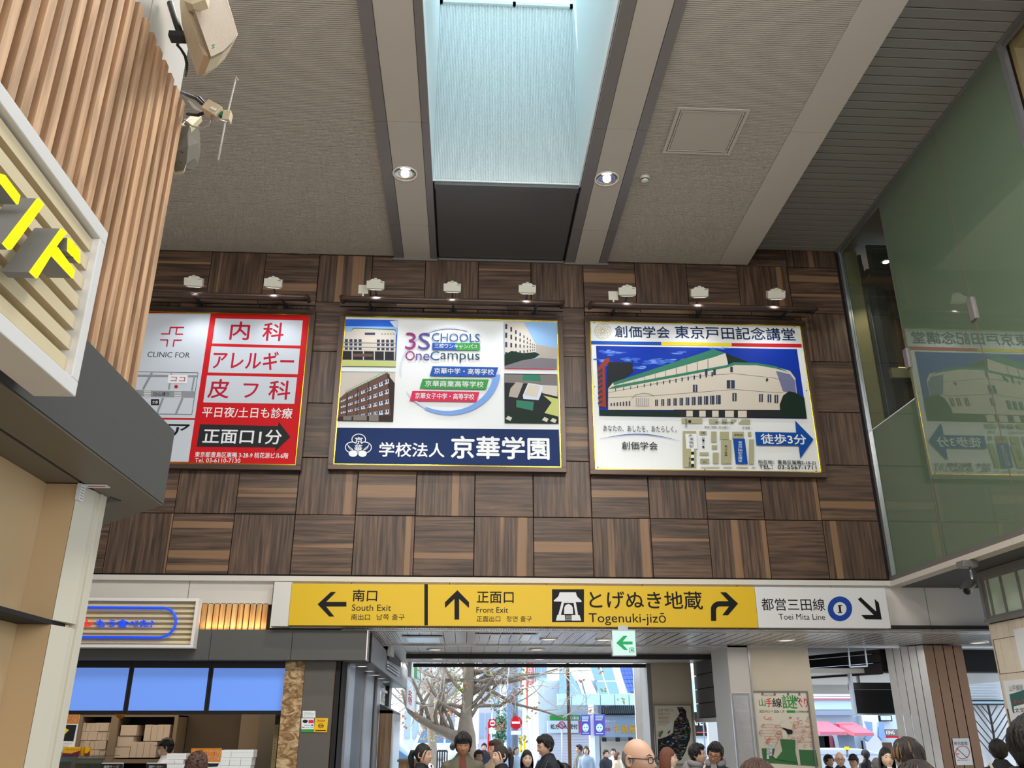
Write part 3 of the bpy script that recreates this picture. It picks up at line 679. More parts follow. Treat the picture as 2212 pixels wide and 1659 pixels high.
F.text('ink', 'JR', 972, 1185, 1008, 1206); F.vtext('ink', '巣鴨駅', 980, 1208, 1016, 1302); F.vtext('sheet_white', '東京戸田記念講堂', 1396, 1240, 1430, 1420, .0)
F.text('ink', '国道17号線（白山通り）', 1110, 1112, 1320, 1132); F.text('ink', '都営三田線巣鴨駅', 1200, 1074, 1355, 1092); F.text('ink', '至 板橋', 1432, 1118, 1495, 1136); F.vtext('ink', 'ロータリー', 1090, 1205, 1108, 1300); F.text('ink', '交番', 1080, 1162, 1112, 1178)
F.vtext('ink', '都バス車庫', 1280, 1275, 1304, 1370); F.text('ink', '巣鴨信金', 1362, 1180, 1436, 1198); F.text('ink', 'スーパー', 1082, 1396, 1140, 1408); F.text('ink', '西友', 1094, 1412, 1128, 1426); F.vtext('ink', '至上野駅', 975, 1380, 992, 1462); F.vtext('ink', '至池袋駅', 945, 1050, 962, 1125)
F.build('map_lettering', Rb)
bs = MB().m('dark_steel')
for x_, y_ in ((172, 227), (975, 233), (1880, 258), (176, 772), (1982, 806), (204, 1460), (1115, 1480), (2065, 1492)):
    p = F.P(x_, y_); bs.cyl(p, p+Vector((0, -.006, 0)), .008, 8)
bs.build('sheet_screws', Rb, kind='stuff')

# ------------------------------------------------------------------ lamp rails and floodlights over the billboards
def rail(x0, x1, label):
    t = thing('lamp_rail', label, 'rail', ((x0+x1)/2, WY, 6.95), 'brown tube rails over the billboards')
    y = 10.3; z = 6.955; r = .03
    MB().m('brown_metal', True).tube([(x0, y+.22, z+.05), (x0, y+.06, z+.045), (x0+.015, y+.02, z+.01), (x0+.06, y, z), (x1-.06, y, z), (x1-.015, y+.02, z+.01), (x1, y+.06, z+.045), (x1, y+.22, z+.05)], r, 12).build('front_tube', t)
    MB().m('brown_metal', True).box(x0, x1, y+.17, y+.23, z+.05, z+.12).build('rear_tube', t)
    for x in (x0+.35, (x0+x1)/2, x1-.35):
        MB().m('dark_steel').bar((x, y+.2, z+.05), (x, WY-.02, z+.1), .03).bar((x, y, z), (x, y+.2, z+.05), .03).box(x-.05, x+.05, WY-.03, WY-.015, z+.0, z+.2).build('bracket', t)
    return t
rail(-5.2, -2.19, 'brown tube lamp rail over the red and white clinic billboard')
rail(-1.73, 1.235, 'brown tube lamp rail over the school billboard with four photos')
rail(1.625, 4.73, 'brown tube lamp rail over the billboard of the green roofed hall')
LP = [(418, 609, -1, 'first floodlight over the clinic billboard, beside the timber battens', 0), (590, 611, -1, 'second floodlight over the clinic billboard, nearest the school billboard', 0), (811, 615, -.3, 'left floodlight over the school billboard with a plate beside it', 1), (977, 621, 0, 'middle floodlight over the school billboard', 1),
      (1139, 624, .1, 'right floodlight over the school billboard', 1), (1355, 629, .8, 'left floodlight over the green roofed hall billboard with a plate beside it', 2), (1511, 632, .9, 'middle floodlight over the green roofed hall billboard', 2), (1677, 636, 1, 'right floodlight over the green roofed hall billboard', 2)]
for i, (px, py, tw, lb, g) in enumerate(LP):
    c = at(px, py, 'y', 10.16); t = thing('floodlight', lb, 'floodlight', c, 'white box floodlights over the billboards')
    M_ = Matrix.Rotation(-tw*.12, 3, 'Z') @ Matrix.Rotation(math.radians(30), 3, 'X')
    def Q(*p): return c+M_ @ Vector(p)
    MB().m('lamp_box').hexa([Q(-.115, -.03, -.05), Q(.115, -.03, -.05), Q(.115, .10, -.05), Q(-.115, .10, -.05), Q(-.115, -.03, .05), Q(.115, -.03, .05), Q(.115, .10, .05), Q(-.115, .10, .05)]).build('housing', t, .006)
    MB().m('lamp_box').hexa([Q(-.08, .0, .05), Q(.08, .0, .05), Q(.08, .09, .05), Q(-.08, .09, .05), Q(-.05, .01, .075), Q(.05, .01, .075), Q(.05, .08, .075), Q(-.05, .08, .075)]).build('top_cap', t, .003)
    MB().m('lamp_box').hexa([Q(-.02, -.005, .07), Q(.02, -.005, .07), Q(.02, .03, .07), Q(-.02, .03, .07), Q(-.016, -.005, .088), Q(.016, -.005, .088), Q(.016, .03, .088), Q(-.016, .03, .088)]).build('clip', t)
    MB().m('lamp_box').hexa([Q(-.09, -.01, -.068), Q(.10, -.01, -.068), Q(.10, .11, -.068), Q(-.09, .11, -.068), Q(-.10, -.02, -.05), Q(.115, -.02, -.05), Q(.115, .12, -.05), Q(-.10, .12, -.05)]).build('lens_frame', t, .003)
    MB().m('flood_glow').poly([Q(-.07, .0, -.0695), Q(-.07, .1, -.0695), Q(.08, .1, -.0695), Q(.08, .0, -.0695)]).build('lens', t)
    MB().m('dark_steel').poly([Q(.06, -.0312, .034), Q(.10, -.0312, .034), Q(.10, -.0312, .04), Q(.06, -.0312, .04)]).build('name_plate', t)
    MB().m('dark_steel').bar(Q(.0, .05, -.05), (c.x, 10.4, 6.99), .02).build('arm', t)
    if i in (2, 5):
        MB().m('lamp_box').obox(c+Vector((-.17, .12, -.01)), (.13, .012, .13)).bar(c+Vector((-.17, .12, -.07)), c+Vector((-.17, .14, -.13)), .02).build('side_plate', t)
    light('billboard_light', 'SPOT', tuple(c+Vector((0, .08, -.13))), energy=23, color=(.93, .96, 1), target=(c.x, WY, 5.7), spot_size=2.1, spot_blend=.8, shadow_soft_size=.05)

# ------------------------------------------------------------------ hanging exit signs
mat('sign_yellow', (208, 172, 26), .35); mat('sign_white', (206, 208, 210), .35); mat('line_blue', (10, 60, 150), .35)
sgn = thing('direction_sign', 'long yellow and white exit direction sign across the white band', 'sign', (1.6, WY-.1, 2.78))
FY = WY-.16
def pz(px, py): return at(px, py, 'y', FY)
a = pz(583, 1352); b_ = pz(1925, 1357); ztop = pz(1100, 1264).z; zb = pz(1100, 1353).z
xm = pz(626, 1310).x; xw = pz(1634, 1310).x
mat('sign_return', (200, 198, 194), .5)
MB().m('sign_return').box(a.x, xm-.003, FY+.01, WY, zb-.01, ztop+.02).build('end_cap', sgn)
MB().m('sign_yellow').box(xm, xw-.002, FY, WY, zb, ztop).build('yellow_board', sgn, .003)
MB().m('sign_white').box(xw+.002, b_.x, FY, WY, zb, ztop).build('white_board', sgn, .003)
F = Flat('y', FY, 540, 1240, S)
F.rect('ink', 1488, 86, 1518, 438); F.build('divider', sgn)
F.poly('ink', [(577, 258), (690, 153), (735, 153), (650, 238), (823, 238), (823, 277), (650, 277), (720, 363), (676, 363)]).build('left_arrow', sgn)
F.poly('ink', [(1770, 138), (1869, 240), (1869, 290), (1785, 212), (1785, 388), (1745, 388), (1745, 212), (1664, 290), (1664, 240)]).build('up_arrow', sgn)
F.text('ink', '南口', 876, 132, 1086, 234, .012); F.text('ink', 'South Exit', 870, 260, 1205, 314); F.text('ink', '南出口', 864, 342, 1024, 392, .004); F.text('ink', '남쪽 출구', 1080, 342, 1320, 392)
F.text('ink', '正面口', 1936, 150, 2250, 248, .012); F.text('ink', 'Front Exit', 1932, 282, 2202, 330); F.text('ink', '正面出口', 1934, 358, 2136, 406, .004); F.text('ink', '정면 출구', 2188, 358, 2405, 406)
F.build('exit_lettering', sgn)
F = Flat('y', FY, 1100, 1240, S)
F.rect('ink', 365, 130, 638, 410).up()
F.poly('sign_white', [(430, 156), (568, 156), (578, 190), (620, 232), (612, 240), (382, 234), (380, 226), (420, 190)]); F.poly('sign_white', [(448, 236), (470, 236), (440, 352), (418, 352)]); F.poly('sign_white', [(548, 240), (568, 240), (588, 352), (566, 352)])
F.rect('sign_white', 455, 238, 560, 246); F.poly('sign_white', [(410, 350), (474, 350), (478, 398), (398, 398)]); F.poly('sign_white', [(532, 350), (600, 352), (614, 398), (532, 398)])
F.poly('sign_white', [(468, 340), (470, 285), (482, 264), (505, 256), (528, 264), (542, 285), (545, 340)])
for k in range(3): F.rect('sign_white', 482, 356+k*16, 528, 361+k*16)
F.build('temple_symbol', sgn)
F.text('ink', 'とげぬき地蔵', 684, 146, 1650, 300, .012); F.text('ink', 'Togenuki-jizō', 680, 332, 1337, 438); F.build('place_lettering', sgn)
ou = [(1722, 400), (1720, 300)]+[(1720+75*(1-math.cos(t)), 300-68*math.sin(t)) for t in [i*math.pi/2/8 for i in range(1, 9)]]
inn = [(1795, 276)]+[(1764+31*(1-math.cos(t)), 310-34*math.sin(t)) for t in [i*math.pi/2/8 for i in range(7, -1, -1)]]+[(1766, 400)]
F.poly('ink', ou+[(1905, 232), (1905, 276)]+inn); F.up(); F.poly('ink', [(1800, 156), (1850, 156), (1952, 252), (1866, 352), (1818, 352), (1892, 254)]); F.build('right_turn_arrow', sgn)
F = Flat('y', FY, 1652, 1240, S)
F.text('ink', '都営三田線', -28, 208, 512, 312, .008); F.text('ink', 'Toei Mita Line', 120, 340, 514, 390)
F.build('line_lettering', sgn)
F.ring('line_blue', 641, 297, 80, 82, 48, 40); F.text('ink', 'I', 632, 265, 650, 332, .02); F.rect('ink', 623, 265, 660, 273).rect('ink', 623, 324, 660, 332).build('line_roundel', sgn)
F.poly('ink', [(793, 215), (818, 198), (950, 320), (936, 212), (972, 245), (998, 388), (858, 386), (822, 350), (930, 350)]).build('diagonal_arrow', sgn)
# green evacuation sign
ex = thing('evacuation_sign', 'small green and white evacuation arrow sign hanging below the yellow sign', 'sign', at(1348, 1388, 'y', 10.6))
c = at(1348, 1389, 'y', 10.6); w_ = .135; h_ = .138
mat('sign_glow', (176, 212, 206), emit=.36, ecol=(206, 236, 232)); mat('evac_green', (0, 150, 80), .4, emit=.25)
MB().m('steel').box(c.x-w_-.006, c.x+w_+.006, 10.6, 10.68, c.z-h_-.008, c.z+h_+.012).build('housing', ex)
MB().m('sign_glow').box(c.x-w_, c.x+w_, 10.594, 10.6, c.z-h_, c.z+h_).build('face_panel', ex)
MB().m('steel').box(c.x-.06, c.x+.06, 10.62, 10.66, c.z+h_, 2.79).build('hanger', ex)
F = Flat('y', 10.593, 1100, 1240, S)
F.poly('evac_green', [(913, 588), (975, 527), (1008, 527), (968, 576), (1052, 576), (1052, 600), (968, 600), (1012, 647), (980, 647)]).build('arrow', ex)
F.rect('evac_green', 1026, 628, 1066, 672).up().rect('sign_glow', 1032, 634, 1060, 672).up().poly('evac_green', [(1040, 640), (1052, 640), (1056, 668), (1048, 655), (1036, 668)]).build('exit_pictogram', ex)
# ------------------------------------------------------------------ near shop on the left (axis aligned, chamfered end)
st = thing('shop_canopy', 'dark grey speckled canopy of the near shop with a chamfered end', 'canopy', (-1.8, 0, 2.43))
c0, c1, zc0, zc1 = -1.2, 3.41, 2.432, 2.742
pts = [(-1.2, -4), (-1.2, c1), (-1.75, c1+.55), (-3.2, c1+.55), (-3.2, -4)]
MB().m('canopy_grey').prism([(x, y, zc0+.006) for x, y in pts], (0, 0, zc1-zc0-.006)).build('fascia', st)
MB().m('canopy_under').prism([(x+(.004 if x > -3 else 0)*-1, y-.004, zc0-.001) for x, y in [(-1.2, -4), (-1.2, c1), (-1.75, c1+.55), (-1.9, c1+.55), (-1.372, c1-.13), (-1.372, -4)]], (0, 0, .006)).build('soffit_edge', st)
MB().m('canopy_under').box(-1.51, -1.39, -4, 3.08, zc0-.001, zc0+.005).build('soffit_strip', st)
MB().m('dark_steel').prism([(-1.355, 3.27, zc0-.004), (-1.335, 3.33, zc0-.004), (-1.40, 3.36, zc0-.004)], (0, 0, .002)).build('soffit_notch', st)
sl = thing('slat_cladding', 'tall pale ash slat cladding above the near shop canopy', 'cladding', (-1.45, 1.5, 2.75))
MB().m('ash').box(-1.475, -1.452, -4, 3.44, 2.745, 4.40).build('backing', sl)
me = MB().m('ash').box(-.026, .026, -.023, .023, 0, 1.675).mesh('slat')
y = 3.418
while y > -.6:
    piece('slat', me, (-1.426, y, 2.745), sl); y -= .0835
wu = thing('upper_wall', None, None, (-2, 2, 4.4), kind='structure')
MB().m('band_white').box(-2.6, -1.50, -4, 3.12, 3.9, 7.9).build('panel', wu); MB().m('band_white').box(-2.6, -1.50, 3.128, 3.60, 3.9, 7.9).build('panel', wu)
ww = thing('shop_wall', 'beige metal panel wall of the near shop with a pale corner post', 'wall', (-1.6, 1, 0))
for za, zb in ((0, 1.94), (1.955, 2.43)):
    MB().m('store_beige').box(-1.56, -1.509, -4, 3.088, za, zb).box(-1.512, -1.40, 3.089, 3.10, za, zb).build('wall_panel', ww)
    MB().m('store_column').prism([(-1.398, 3.088, za), (-1.376, 3.19, za), (-1.376, 3.25, za), (-1.55, 3.25, za), (-1.55, 3.10, za), (-1.398, 3.10, za)], (0, 0, zb-za)).build('corner_post', ww, .004)
MB().m('store_column').box(-1.40, -1.366, 3.225, 3.275, 0, 2.43).build('edge_post', ww, .002)
MB().m('shadow').box(-1.55, -1.40, -4, 3.2, 1.94, 1.955).build('joint', ww)
F = Flat('x', -1.385, 0, 820, S, toward=1)
n1 = thing('notice_label', 'small white printed label on the pale corner post under the canopy', 'label', at(180, 1060, 'x', -1.385))
p0 = at(176, 1044, 'x', -1.385); MB().m('sheet_white').box(-1.398, -1.384, p0.y, p0.y+.035, p0.z-.06, p0.z).build('paper', n1)
b = MB().m('map_grey')
for i in range(5): b.box(-1.3845, -1.3835, p0.y+.006, p0.y+.029, p0.z-.01*(i+1)-.003, p0.z-.01*(i+1))
b.build('print_lines', n1, kind='stuff')
n2 = thing('notice_label', 'small pink and white sticker on the underside of the near canopy', 'label', at(210, 1048, 'z', zc0))
p0 = at(210, 1048, 'z', zc0); MB().m('sheet_white').box(p0.x-.045, p0.x+.04, p0.y-.02, p0.y+.02, zc0-.005, zc0-.002).build('paper', n2); MB().m('b_pink').box(p0.x-.03, p0.x+.03, p0.y-.005, p0.y+.006, zc0-.0055, zc0-.005).build('print', n2)

# near shop sign: white frame, cream slats, thick yellow letters
sg = thing('shop_sign', 'white framed slatted sign with thick yellow katakana on the near canopy', 'sign', (-1.1, 1.2, 2.43))
XS = -1.05; sy0, sy1, sz0, sz1 = -1.2, 2.207, 2.431, 2.938; fw = .042
MB().m('sign_frame').box(XS-.11, XS, sy0, sy1, sz1-fw, sz1).build('frame_rail', sg, .003); MB().m('sign_frame').box(XS-.11, XS, sy0, sy1, sz0, sz0+fw).build('frame_rail', sg, .003)
MB().m('sign_frame').box(XS-.11, XS, sy1-fw, sy1, sz0+fw, sz1-fw).build('frame_stile', sg, .003); MB().m('sign_frame').box(XS-.11, XS, sy0, sy0+fw, sz0+fw, sz1-fw).build('frame_stile', sg, .003)
MB().m('sign_slat').box(XS-.112, XS-.10, sy0+fw, sy1-fw, sz0+fw, sz1-fw).build('back_panel', sg)
me = MB().m('sign_slat').box(-.03, 0, sy0+fw, sy1-fw, 0, .036).mesh('sign_slat')
for i in range(7): piece('sign_slat', me, (XS-.02, 0, sz0+fw+.016+i*.0605), sg)
for i, q in enumerate((
        [[(0, -100), (45, -85), (175, 90), (155, 165), (-20, -60)], [(330, 112), (377, 165), (100, 548), (80, 552), (32, 500)]],
        [[(530, 370), (572, 408), (500, 500), (318, 795), (262, 742)], [(495, 530), (640, 728), (625, 795), (450, 605)], [(590, 450), (632, 490), (630, 610), (585, 565)], [(642, 510), (684, 555), (684, 668), (642, 625)]])):
    for st_ in q:
        P = [at(x/S, 400+y_/S, 'x', -.985) for x, y_ in st_]
        MB().m('letter_grey').prism([p-Vector((.004, 0, 0)) for p in P], (-.06, 0, 0)).m('neon_yellow').prism(P, (-.004, 0, 0)).build('letter_stroke', sg)
for yy, zz in [(sy1-.15, sz0+.09+i*.0605) for i in range(6)]: MB().m('dark_steel').cyl((XS-.1, yy, zz-.02), (XS-.085, yy, zz-.02), .012, 8).build('fixing', sg)

# wall speaker above the slats
def local(o, M_): return lambda *p: o+M_ @ Vector(p)
PA = at(440, 20, 'x', -1.18)
sp = thing('wall_speaker', 'large cream wall speaker with perforated grille at the top left', 'speaker', PA)
YS = 3.05
gr = [at(x, y_, 'y', YS) for x, y_ in ((456, 121), (480, 112), (500, 93), (513, 73), (503, 40), (492, -10), (478, -60))]
def R5(x, y_, Y): return at(360+x/9.215, y_/9.215, 'y', Y)
body = MB().m(mat('speaker_cream', (206, 190, 158), .5, bump=.2, bscale=120, var=.1, vscale=30))
front = [R5(885, 1130, 2.86), R5(1130, 1010, 2.93), R5(1320, 830, 3.0), R5(1412, 670, 3.04), R5(1200, 0, 3.1), R5(1050, -420, 3.14), R5(560, -420, 2.98), R5(530, 120, 2.93)]
c_ = sum(front, Vector())/8
mat('grille', (150, 132, 108), .6, bump=.5, bscale=400)
MB().m('grille').prism(front, (-.012, .02, 0)).build('grille', sp)
mid = [R5(885, 1140, 2.9), R5(740, 1090, 2.93), R5(640, 870, 3.0), R5(340, 40, 3.0), R5(300, -420, 3.02), R5(560, -430, 3.02), R5(1060, -430, 3.2), R5(1215, 0, 3.14), R5(1420, 680, 3.08), R5(1325, 840, 3.04), R5(1130, 1030, 2.97)]
back = [p+Vector((-.09, .2, -.0)) for p in mid]
b = MB().m('speaker_cream'); b.rings([mid, [c_+(p-c_)*.9+Vector((-.06, .12, .0)) for p in mid], [c_+(p-c_)*.55+Vector((-.12, .24, .0)) for p in mid]], True); b.build('cabinet', sp)
b = MB().m('speaker_cream'); b.prism([R5(350, 20, 2.94), R5(510, 85, 2.9), R5(770, -10, 2.9), R5(800, -200, 2.92), R5(420, -200, 2.95)], (0, .05, 0)); b.build('upper_lip', sp)
g_ = MB().m('b_green'); q = R5(940, 960, 2.86); g_.tube([q+Vector((.006, -.01, .01)), q+Vector((-.006, -.01, .006)), q+Vector((-.002, -.01, 0)), q+Vector((.006, -.01, -.006)), q+Vector((-.006, -.01, -.01))], .0018, 6); g_.build('emblem', sp)
br = MB().m('black', True); A = Vector((-1.50, 3.3, PA.z+.02)); Bp = R5(300, 500, 3.1)
br.tube([R5(70, 60, 3.2), R5(210, 500, 3.2), R5(300, 760, 3.2)], .016, 8).m('black', False).obox(R5(330, 740, 3.2), (.12, .05, .03)).build('bracket_arm', sp)
w = MB().m('black', True); w.tube([R5(250, 800, 3.25), R5(215, 900, 3.25), R5(290, 980, 3.25), R5(370, 1120, 3.25), R5(400, 1260, 3.26), R5(400, 1380, 3.3), R5(370, 1500, 3.4)], .007, 8)
tag(w.build('cable', None), 'thin black cable drooping from the large cream speaker', 'cable')
# antenna
def R6(x, y_, Y=3.3): return at(360+x/6.635, 150+y_/6.635, 'y', Y)
an = thing('antenna', 'small dusty antenna with a thin tilted rod beside the slat cladding', 'antenna', R6(800, 650))
MB().m('band_white', True).tube([R6(1020, 150), R6(1000, 110), R6(985, 160), R6(880, 600), R6(840, 760), R6(740, 1300)], .0045, 8).build('rod', an)
MB().m('speaker_cream').bar(R6(570, 540), R6(765, 650), .055, .06, (0, 1, 0)).build('amplifier_box', an, .003); MB().m('speaker_cream').bar(R6(885, 620), R6(855, 750), .035, .04, (0, 1, 0)).build('clamp', an, .003)
MB().m('roof_green').bar(R6(760, 640), R6(840, 665), .022, .022, (0, 1, 0)).build('connector', an); MB().m('steel', True).tube([R6(640, 680), R6(870, 760)], .01, 8).build('mast', an)
MB().m('sheet_white').bar(R6(630, 545, 3.26), R6(705, 580, 3.26), .012, .004, (0, 1, 0)).build('label_plate', an)
MB().m('black', True).tube([R6(215, 330, 3.44), R6(300, 370, 3.4), R6(430, 420, 3.36), R6(540, 520, 3.34), R6(560, 610, 3.34), R6(450, 655, 3.36), R6(300, 640, 3.42)], .0085, 8).tube([R6(230, 340, 3.44), R6(330, 365, 3.4), R6(470, 400, 3.36), R6(560, 500, 3.34), R6(575, 590, 3.34)], .006, 8).build('coiled_cable', an)
MB().m('steel', True).tube([R6(250, 720, 3.42), R6(360, 810, 3.38), R6(500, 850, 3.36), R6(600, 800, 3.34), R6(650, 700, 3.32)], .004, 8).build('lead', an)
MB().m('band_white').poly([R6(300, 440, 3.5), R6(380, 450, 3.5), R6(520, 560, 3.5), R6(500, 610, 3.5), R6(380, 560, 3.5)]).bar(R6(215, 330, 3.46), R6(640, 680, 3.42), .012).build('support_arm', an)
# round-backed lamp behind the slats
ho = thing('horn_speaker', 'olive cream horn speaker half hidden behind the slat end', 'speaker', R6(350, 1100, 3.8))
A_ = [R6(285, 740, 3.62), R6(330, 800, 3.62), R6(300, 920, 3.6), R6(308, 1100, 3.6), R6(280, 1350, 3.62), R6(245, 1450, 3.64), R6(120, 1470, 3.66), R6(60, 1200, 3.68), R6(100, 900, 3.68)]
MB().m('speaker_cream').prism(A_, (-.01, .03, 0)).build('front_bezel', ho)
B_ = [R6(380, 690, 3.7), R6(450, 690, 3.75), R6(468, 860, 3.8), R6(455, 1050, 3.8), R6(405, 1270, 3.78), R6(275, 1420, 3.72), R6(150, 1440, 3.75), R6(100, 1100, 3.75), R6(200, 800, 3.72)]
MB().m('canopy_under').rings([A_, B_, [sum(B_, Vector())/9+(p-sum(B_, Vector())/9)*.6+Vector((0, .1, 0)) for p in B_]], True).build('bell', ho)
MB().m('speaker_cream').bar(R6(280, 850, 3.64), R6(440, 690, 3.68), .05, .03, (0, 1, 0)).build('bracket', ho)
b = MB().m('black')
for x_, y_ in ((218, 1185), (198, 1335)): b.bar(R6(x_-16, y_-8, 3.595), R6(x_+16, y_+10, 3.595), .004)
b.build('slots', ho)

# ------------------------------------------------------------------ upper floor glazing on the right
GX = 5.4
gw = thing('window_1', None, None, (GX, 8, 3.4), kind='structure')
MB().m('frosted_glass').box(GX, GX+.012, 9.455, 10.74, 3.42, 5.355).build('frosted_band', gw); MB().m('clear_glass').box(GX, GX+.012, 9.455, 10.74, 5.36, 8.12).build('clear_pane', gw)
MB().m('well_white').box(GX-.002, GX, 9.455, 10.74, 5.350, 5.362).build('film_edge', gw)
MB().m('frosted_glass').box(GX-.022, GX-.010, 8.02, 9.46, 3.43, 8.16).build('frosted_pane', gw); MB().m('frosted_glass').box(GX-.022, GX-.010, 6.70, 8.005, 3.43, 8.16).build('frosted_pane', gw)
MB().m('frosted_glass').box(GX-.022, GX-.010, 4.7, 6.60, 3.43, 5.2).build('frosted_pane', gw)
for yj in (9.458, 8.012): MB().m('canopy_under').box(GX-.024, GX-.006, yj-.006, yj+.006, 3.43, 8.15).build('joint_seal', gw)
for py_, y_, z_ in ((0, 8.012, 5.81), (0, 9.458, 5.86)): MB().m('channel_grey').box(GX-.05, GX+.02, y_-.045, y_+.045, z_-.13, z_+.13).build('clamp', gw, .006)
MB().m('steel').box(GX-.03, GX+.03, 10.74, 10.80, 3.4, 8.16).build('jamb', gw); MB().m('steel').box(GX-.03, GX+.02, 6.62, 6.69, 3.4, 8.16).build('jamb', gw)
MB().m('frame_grey').box(GX-.02, GX+.03, 4.5, 10.8, 8.12, 8.17).build('head_rail', gw)
sb_ = MB().m('frame_grey').box(GX-.035, GX+.07, 3, WY, 3.365, 3.43).build('sill_rail', gw)
for (p, q) in joints(3, WY-.0, [4.2, 6.2, 8.15, 9.9]): MB().m('strip_beige').box(GX-.06, GX+.12, p+.004, q-.004, 3.30, 3.362).build('sill_board', gw)
# rooms behind the glass
up = thing('upper_room', None, None, (7, 9, 3.4), kind='structure')
wood('dark_wood', (86, 60, 46), (56, 38, 30), (110, 78, 56), streak=.64, axis=2); mat('tan', (150, 136, 98), .5); mat('wood_ceiling', (118, 84, 64), .5, var=.08, vscale=3)
MB().m('canopy_grey').box(5.5, 9, 3, WY+.25, 3.31, 3.36).build('floor_slab', up); MB().m('wood_ceiling').box(5.48, 9, 3, 12, 8.19, 8.25).build('room_ceiling', up)
MB().m('tan').box(5.46, 5.66, WY-.02, WY+.2, 3.42, 8.17).build('jamb_panel', up)
MB().m('dark_steel').box(5.66, 5.70, WY-.06, WY+.2, 3.42, 8.1).box(5.78, 5.86, WY-.0, WY+.2, 3.42, 7.9).build('door_stile', up)
MB().m('steel').box(5.705, 5.775, WY+.06, WY+.1, 3.42, 8.0).build('steel_strip', up)
MB().m('shadow').box(5.86, 6.0, WY+.02, WY+.1, 3.42, 7.9).build('dark_stile', up); MB().m('dark_wood').box(5.9, 9, WY+.1, WY+.2, 3.42, 7.6).build('wood_wall', up); MB().m('wood_ceiling').box(5.66, 9, WY-.3, WY+.25, 7.62, 7.66).build('lower_ceiling', up); MB().m('shadow').box(5.66, 9, WY+.1, WY+.2, 7.4, 7.62).build('shadow_gap', up)
MB().m('shadow').box(5.66, 8.9, WY-.34, WY-.3, 7.62, 8.1).build('bulkhead', up)
MB().m('dark_wood').box(8.9, 9, 3, WY, 3.4, 8.2).build('side_wall', up)
for y_ in (4.2, 5.4, 6.6):
    MB().m('tan').box(5.46, 5.62, y_-.03, y_+.03, 5.3, 8.18).build('mullion', up)
MB().m('tan').box(5.47, 5.58, 4.5, 6.62, 8.05, 8.18).build('header', up)
dn = thing('downlight', 'lit downlight in the dark wood ceiling behind the clear glass', 'downlight', at(1914, 566, 'z', 7.61))
q = at(1914, 566, 'z', 7.61); MB().m('reflector', True).lathe(q, [(.075, .005), (.07, -.004), (.05, .0)], 24).build('trim_ring', dn); MB().m('lamp_glow', True).ball(q, (.048, .048, .01), 16, 8).build('lamp', dn)
light('room_downlight', 'SPOT', (q.x, q.y+.1, 7.58), energy=40, color=(1, .8, .6), target=(q.x+.3, WY+.1, 4), spot_size=1.8, spot_blend=.6)
light('room_lamp', 'AREA', (7.2, 7, 8.1), energy=9, color=(1, .85, .65), size=2, target=(7.2, 7, 0))
hd = thing('ceiling_ledge_lamp', 'slim warm lit shelf lamp low behind the clear glass', 'lamp', at(1935, 795, 'y', WY+.05))
q = at(1935, 795, 'y', WY+.05); MB().m(mat('warm_glow', (255, 214, 150), emit=1.6)).box(q.x-.14, q.x+.2, WY+.04, WY+.06, q.z-.008, q.z+.012).build('tube', hd); MB().m('tan').box(q.x-.14, q.x+.25, WY-.08, WY+.06, q.z-.2, q.z-.05).build('shelf', hd)
# ------------------------------------------------------------------ tiled pier with strip window on the right
tp = thing('tiled_pier', 'cream tiled pier with a strip window on top, at the right edge', 'pier', (6.3, 8, 0))
PX, PY = 5.85, 9.66
MB().m('grout').box(PX+.006, 7.2, 5.2, PY-.006, 0, 2.72).build('core', tp)
tiles = [MB().m('tile_cream').box(0, .008, -w_/2+.003, w_/2-.003, -.166, .166).mesh('tile') for w_ in (.118, .24)]
zr = 2.716; r_ = 0
while zr > .2:
    h_ = .17 if r_ == 0 else .36; y_ = PY; k = 0
    me = [MB().m('tile_cream').box(0, .008, -w_/2+.003, w_/2-.003, -h_/2+.003, h_/2-.003).mesh('tile') for w_ in (.118, .2)]
    off = (0, .06, .02, .09)[r_ % 4]
    if zr < 1.2: break
    y_ -= off/2
    while y_ > 7.2:
        w_ = .118 if r_ == 0 or k % 3 != 1 else .2
        piece('tile', me[0 if w_ < .15 else 1], (PX-.002, y_-w_/2, zr-h_/2), tp); y_ -= w_; k += 1
    zr -= h_; r_ += 1
MB().m('tile_cream').box(PX-.002, PX+.006, 5.2, PY-.1, 0, zr).build('lower_tiling', tp, kind='stuff')
MB().m('cream_wall').box(PX+.0, 7.2, PY-.006, PY+.01, 0, 2.72).build('end_face', tp)
wn = thing('strip_window', 'grey framed strip window with frosted panes above the tiled pier', 'window', (PX, 7.5, 2.73))
b = MB().m('frame_grey'); b.box(PX-.035, PX+.05, 4.5, PY+.02, 2.722, 2.765).box(PX-.02, PX+.05, 4.5, PY+.02, 3.225, 3.29).build('frame_rail', wn)
MB().m('frame_grey').box(PX-.02, PX+.05, PY-.03, PY+.02, 2.765, 3.225).build('frame_stile', wn)
MB().m('frame_grey').box(PX-.005, PX+.03, 4.5, PY-.03, 2.765, 2.80).box(PX-.005, PX+.03, 4.5, PY-.03, 3.19, 3.225).build('sash_rail', wn)
mat('frost_pane', (190, 208, 190), .5, var=.12, vscale=4); y_ = PY-.03
for i, w_ in enumerate((.055, .22, .27, .3, .3, .3, .3)):
    MB().m('frame_grey').box(PX-.004, PX+.02, y_-.03, y_, 2.80, 3.19).build('mullion', wn); y_ -= .03
    MB().m('frost_pane').box(PX+.01, PX+.016, y_-w_, y_, 2.80, 3.19).build('pane', wn); y_ -= w_
MB().m('cream_wall').box(PX+.05, 7.2, 4.5, PY+.01, 2.76, 3.29).build('window_box', wn)
MB().m('canopy_grey').box(5.5, 12, 2, 10.8, 3.295, 3.30).build('soffit', gw)
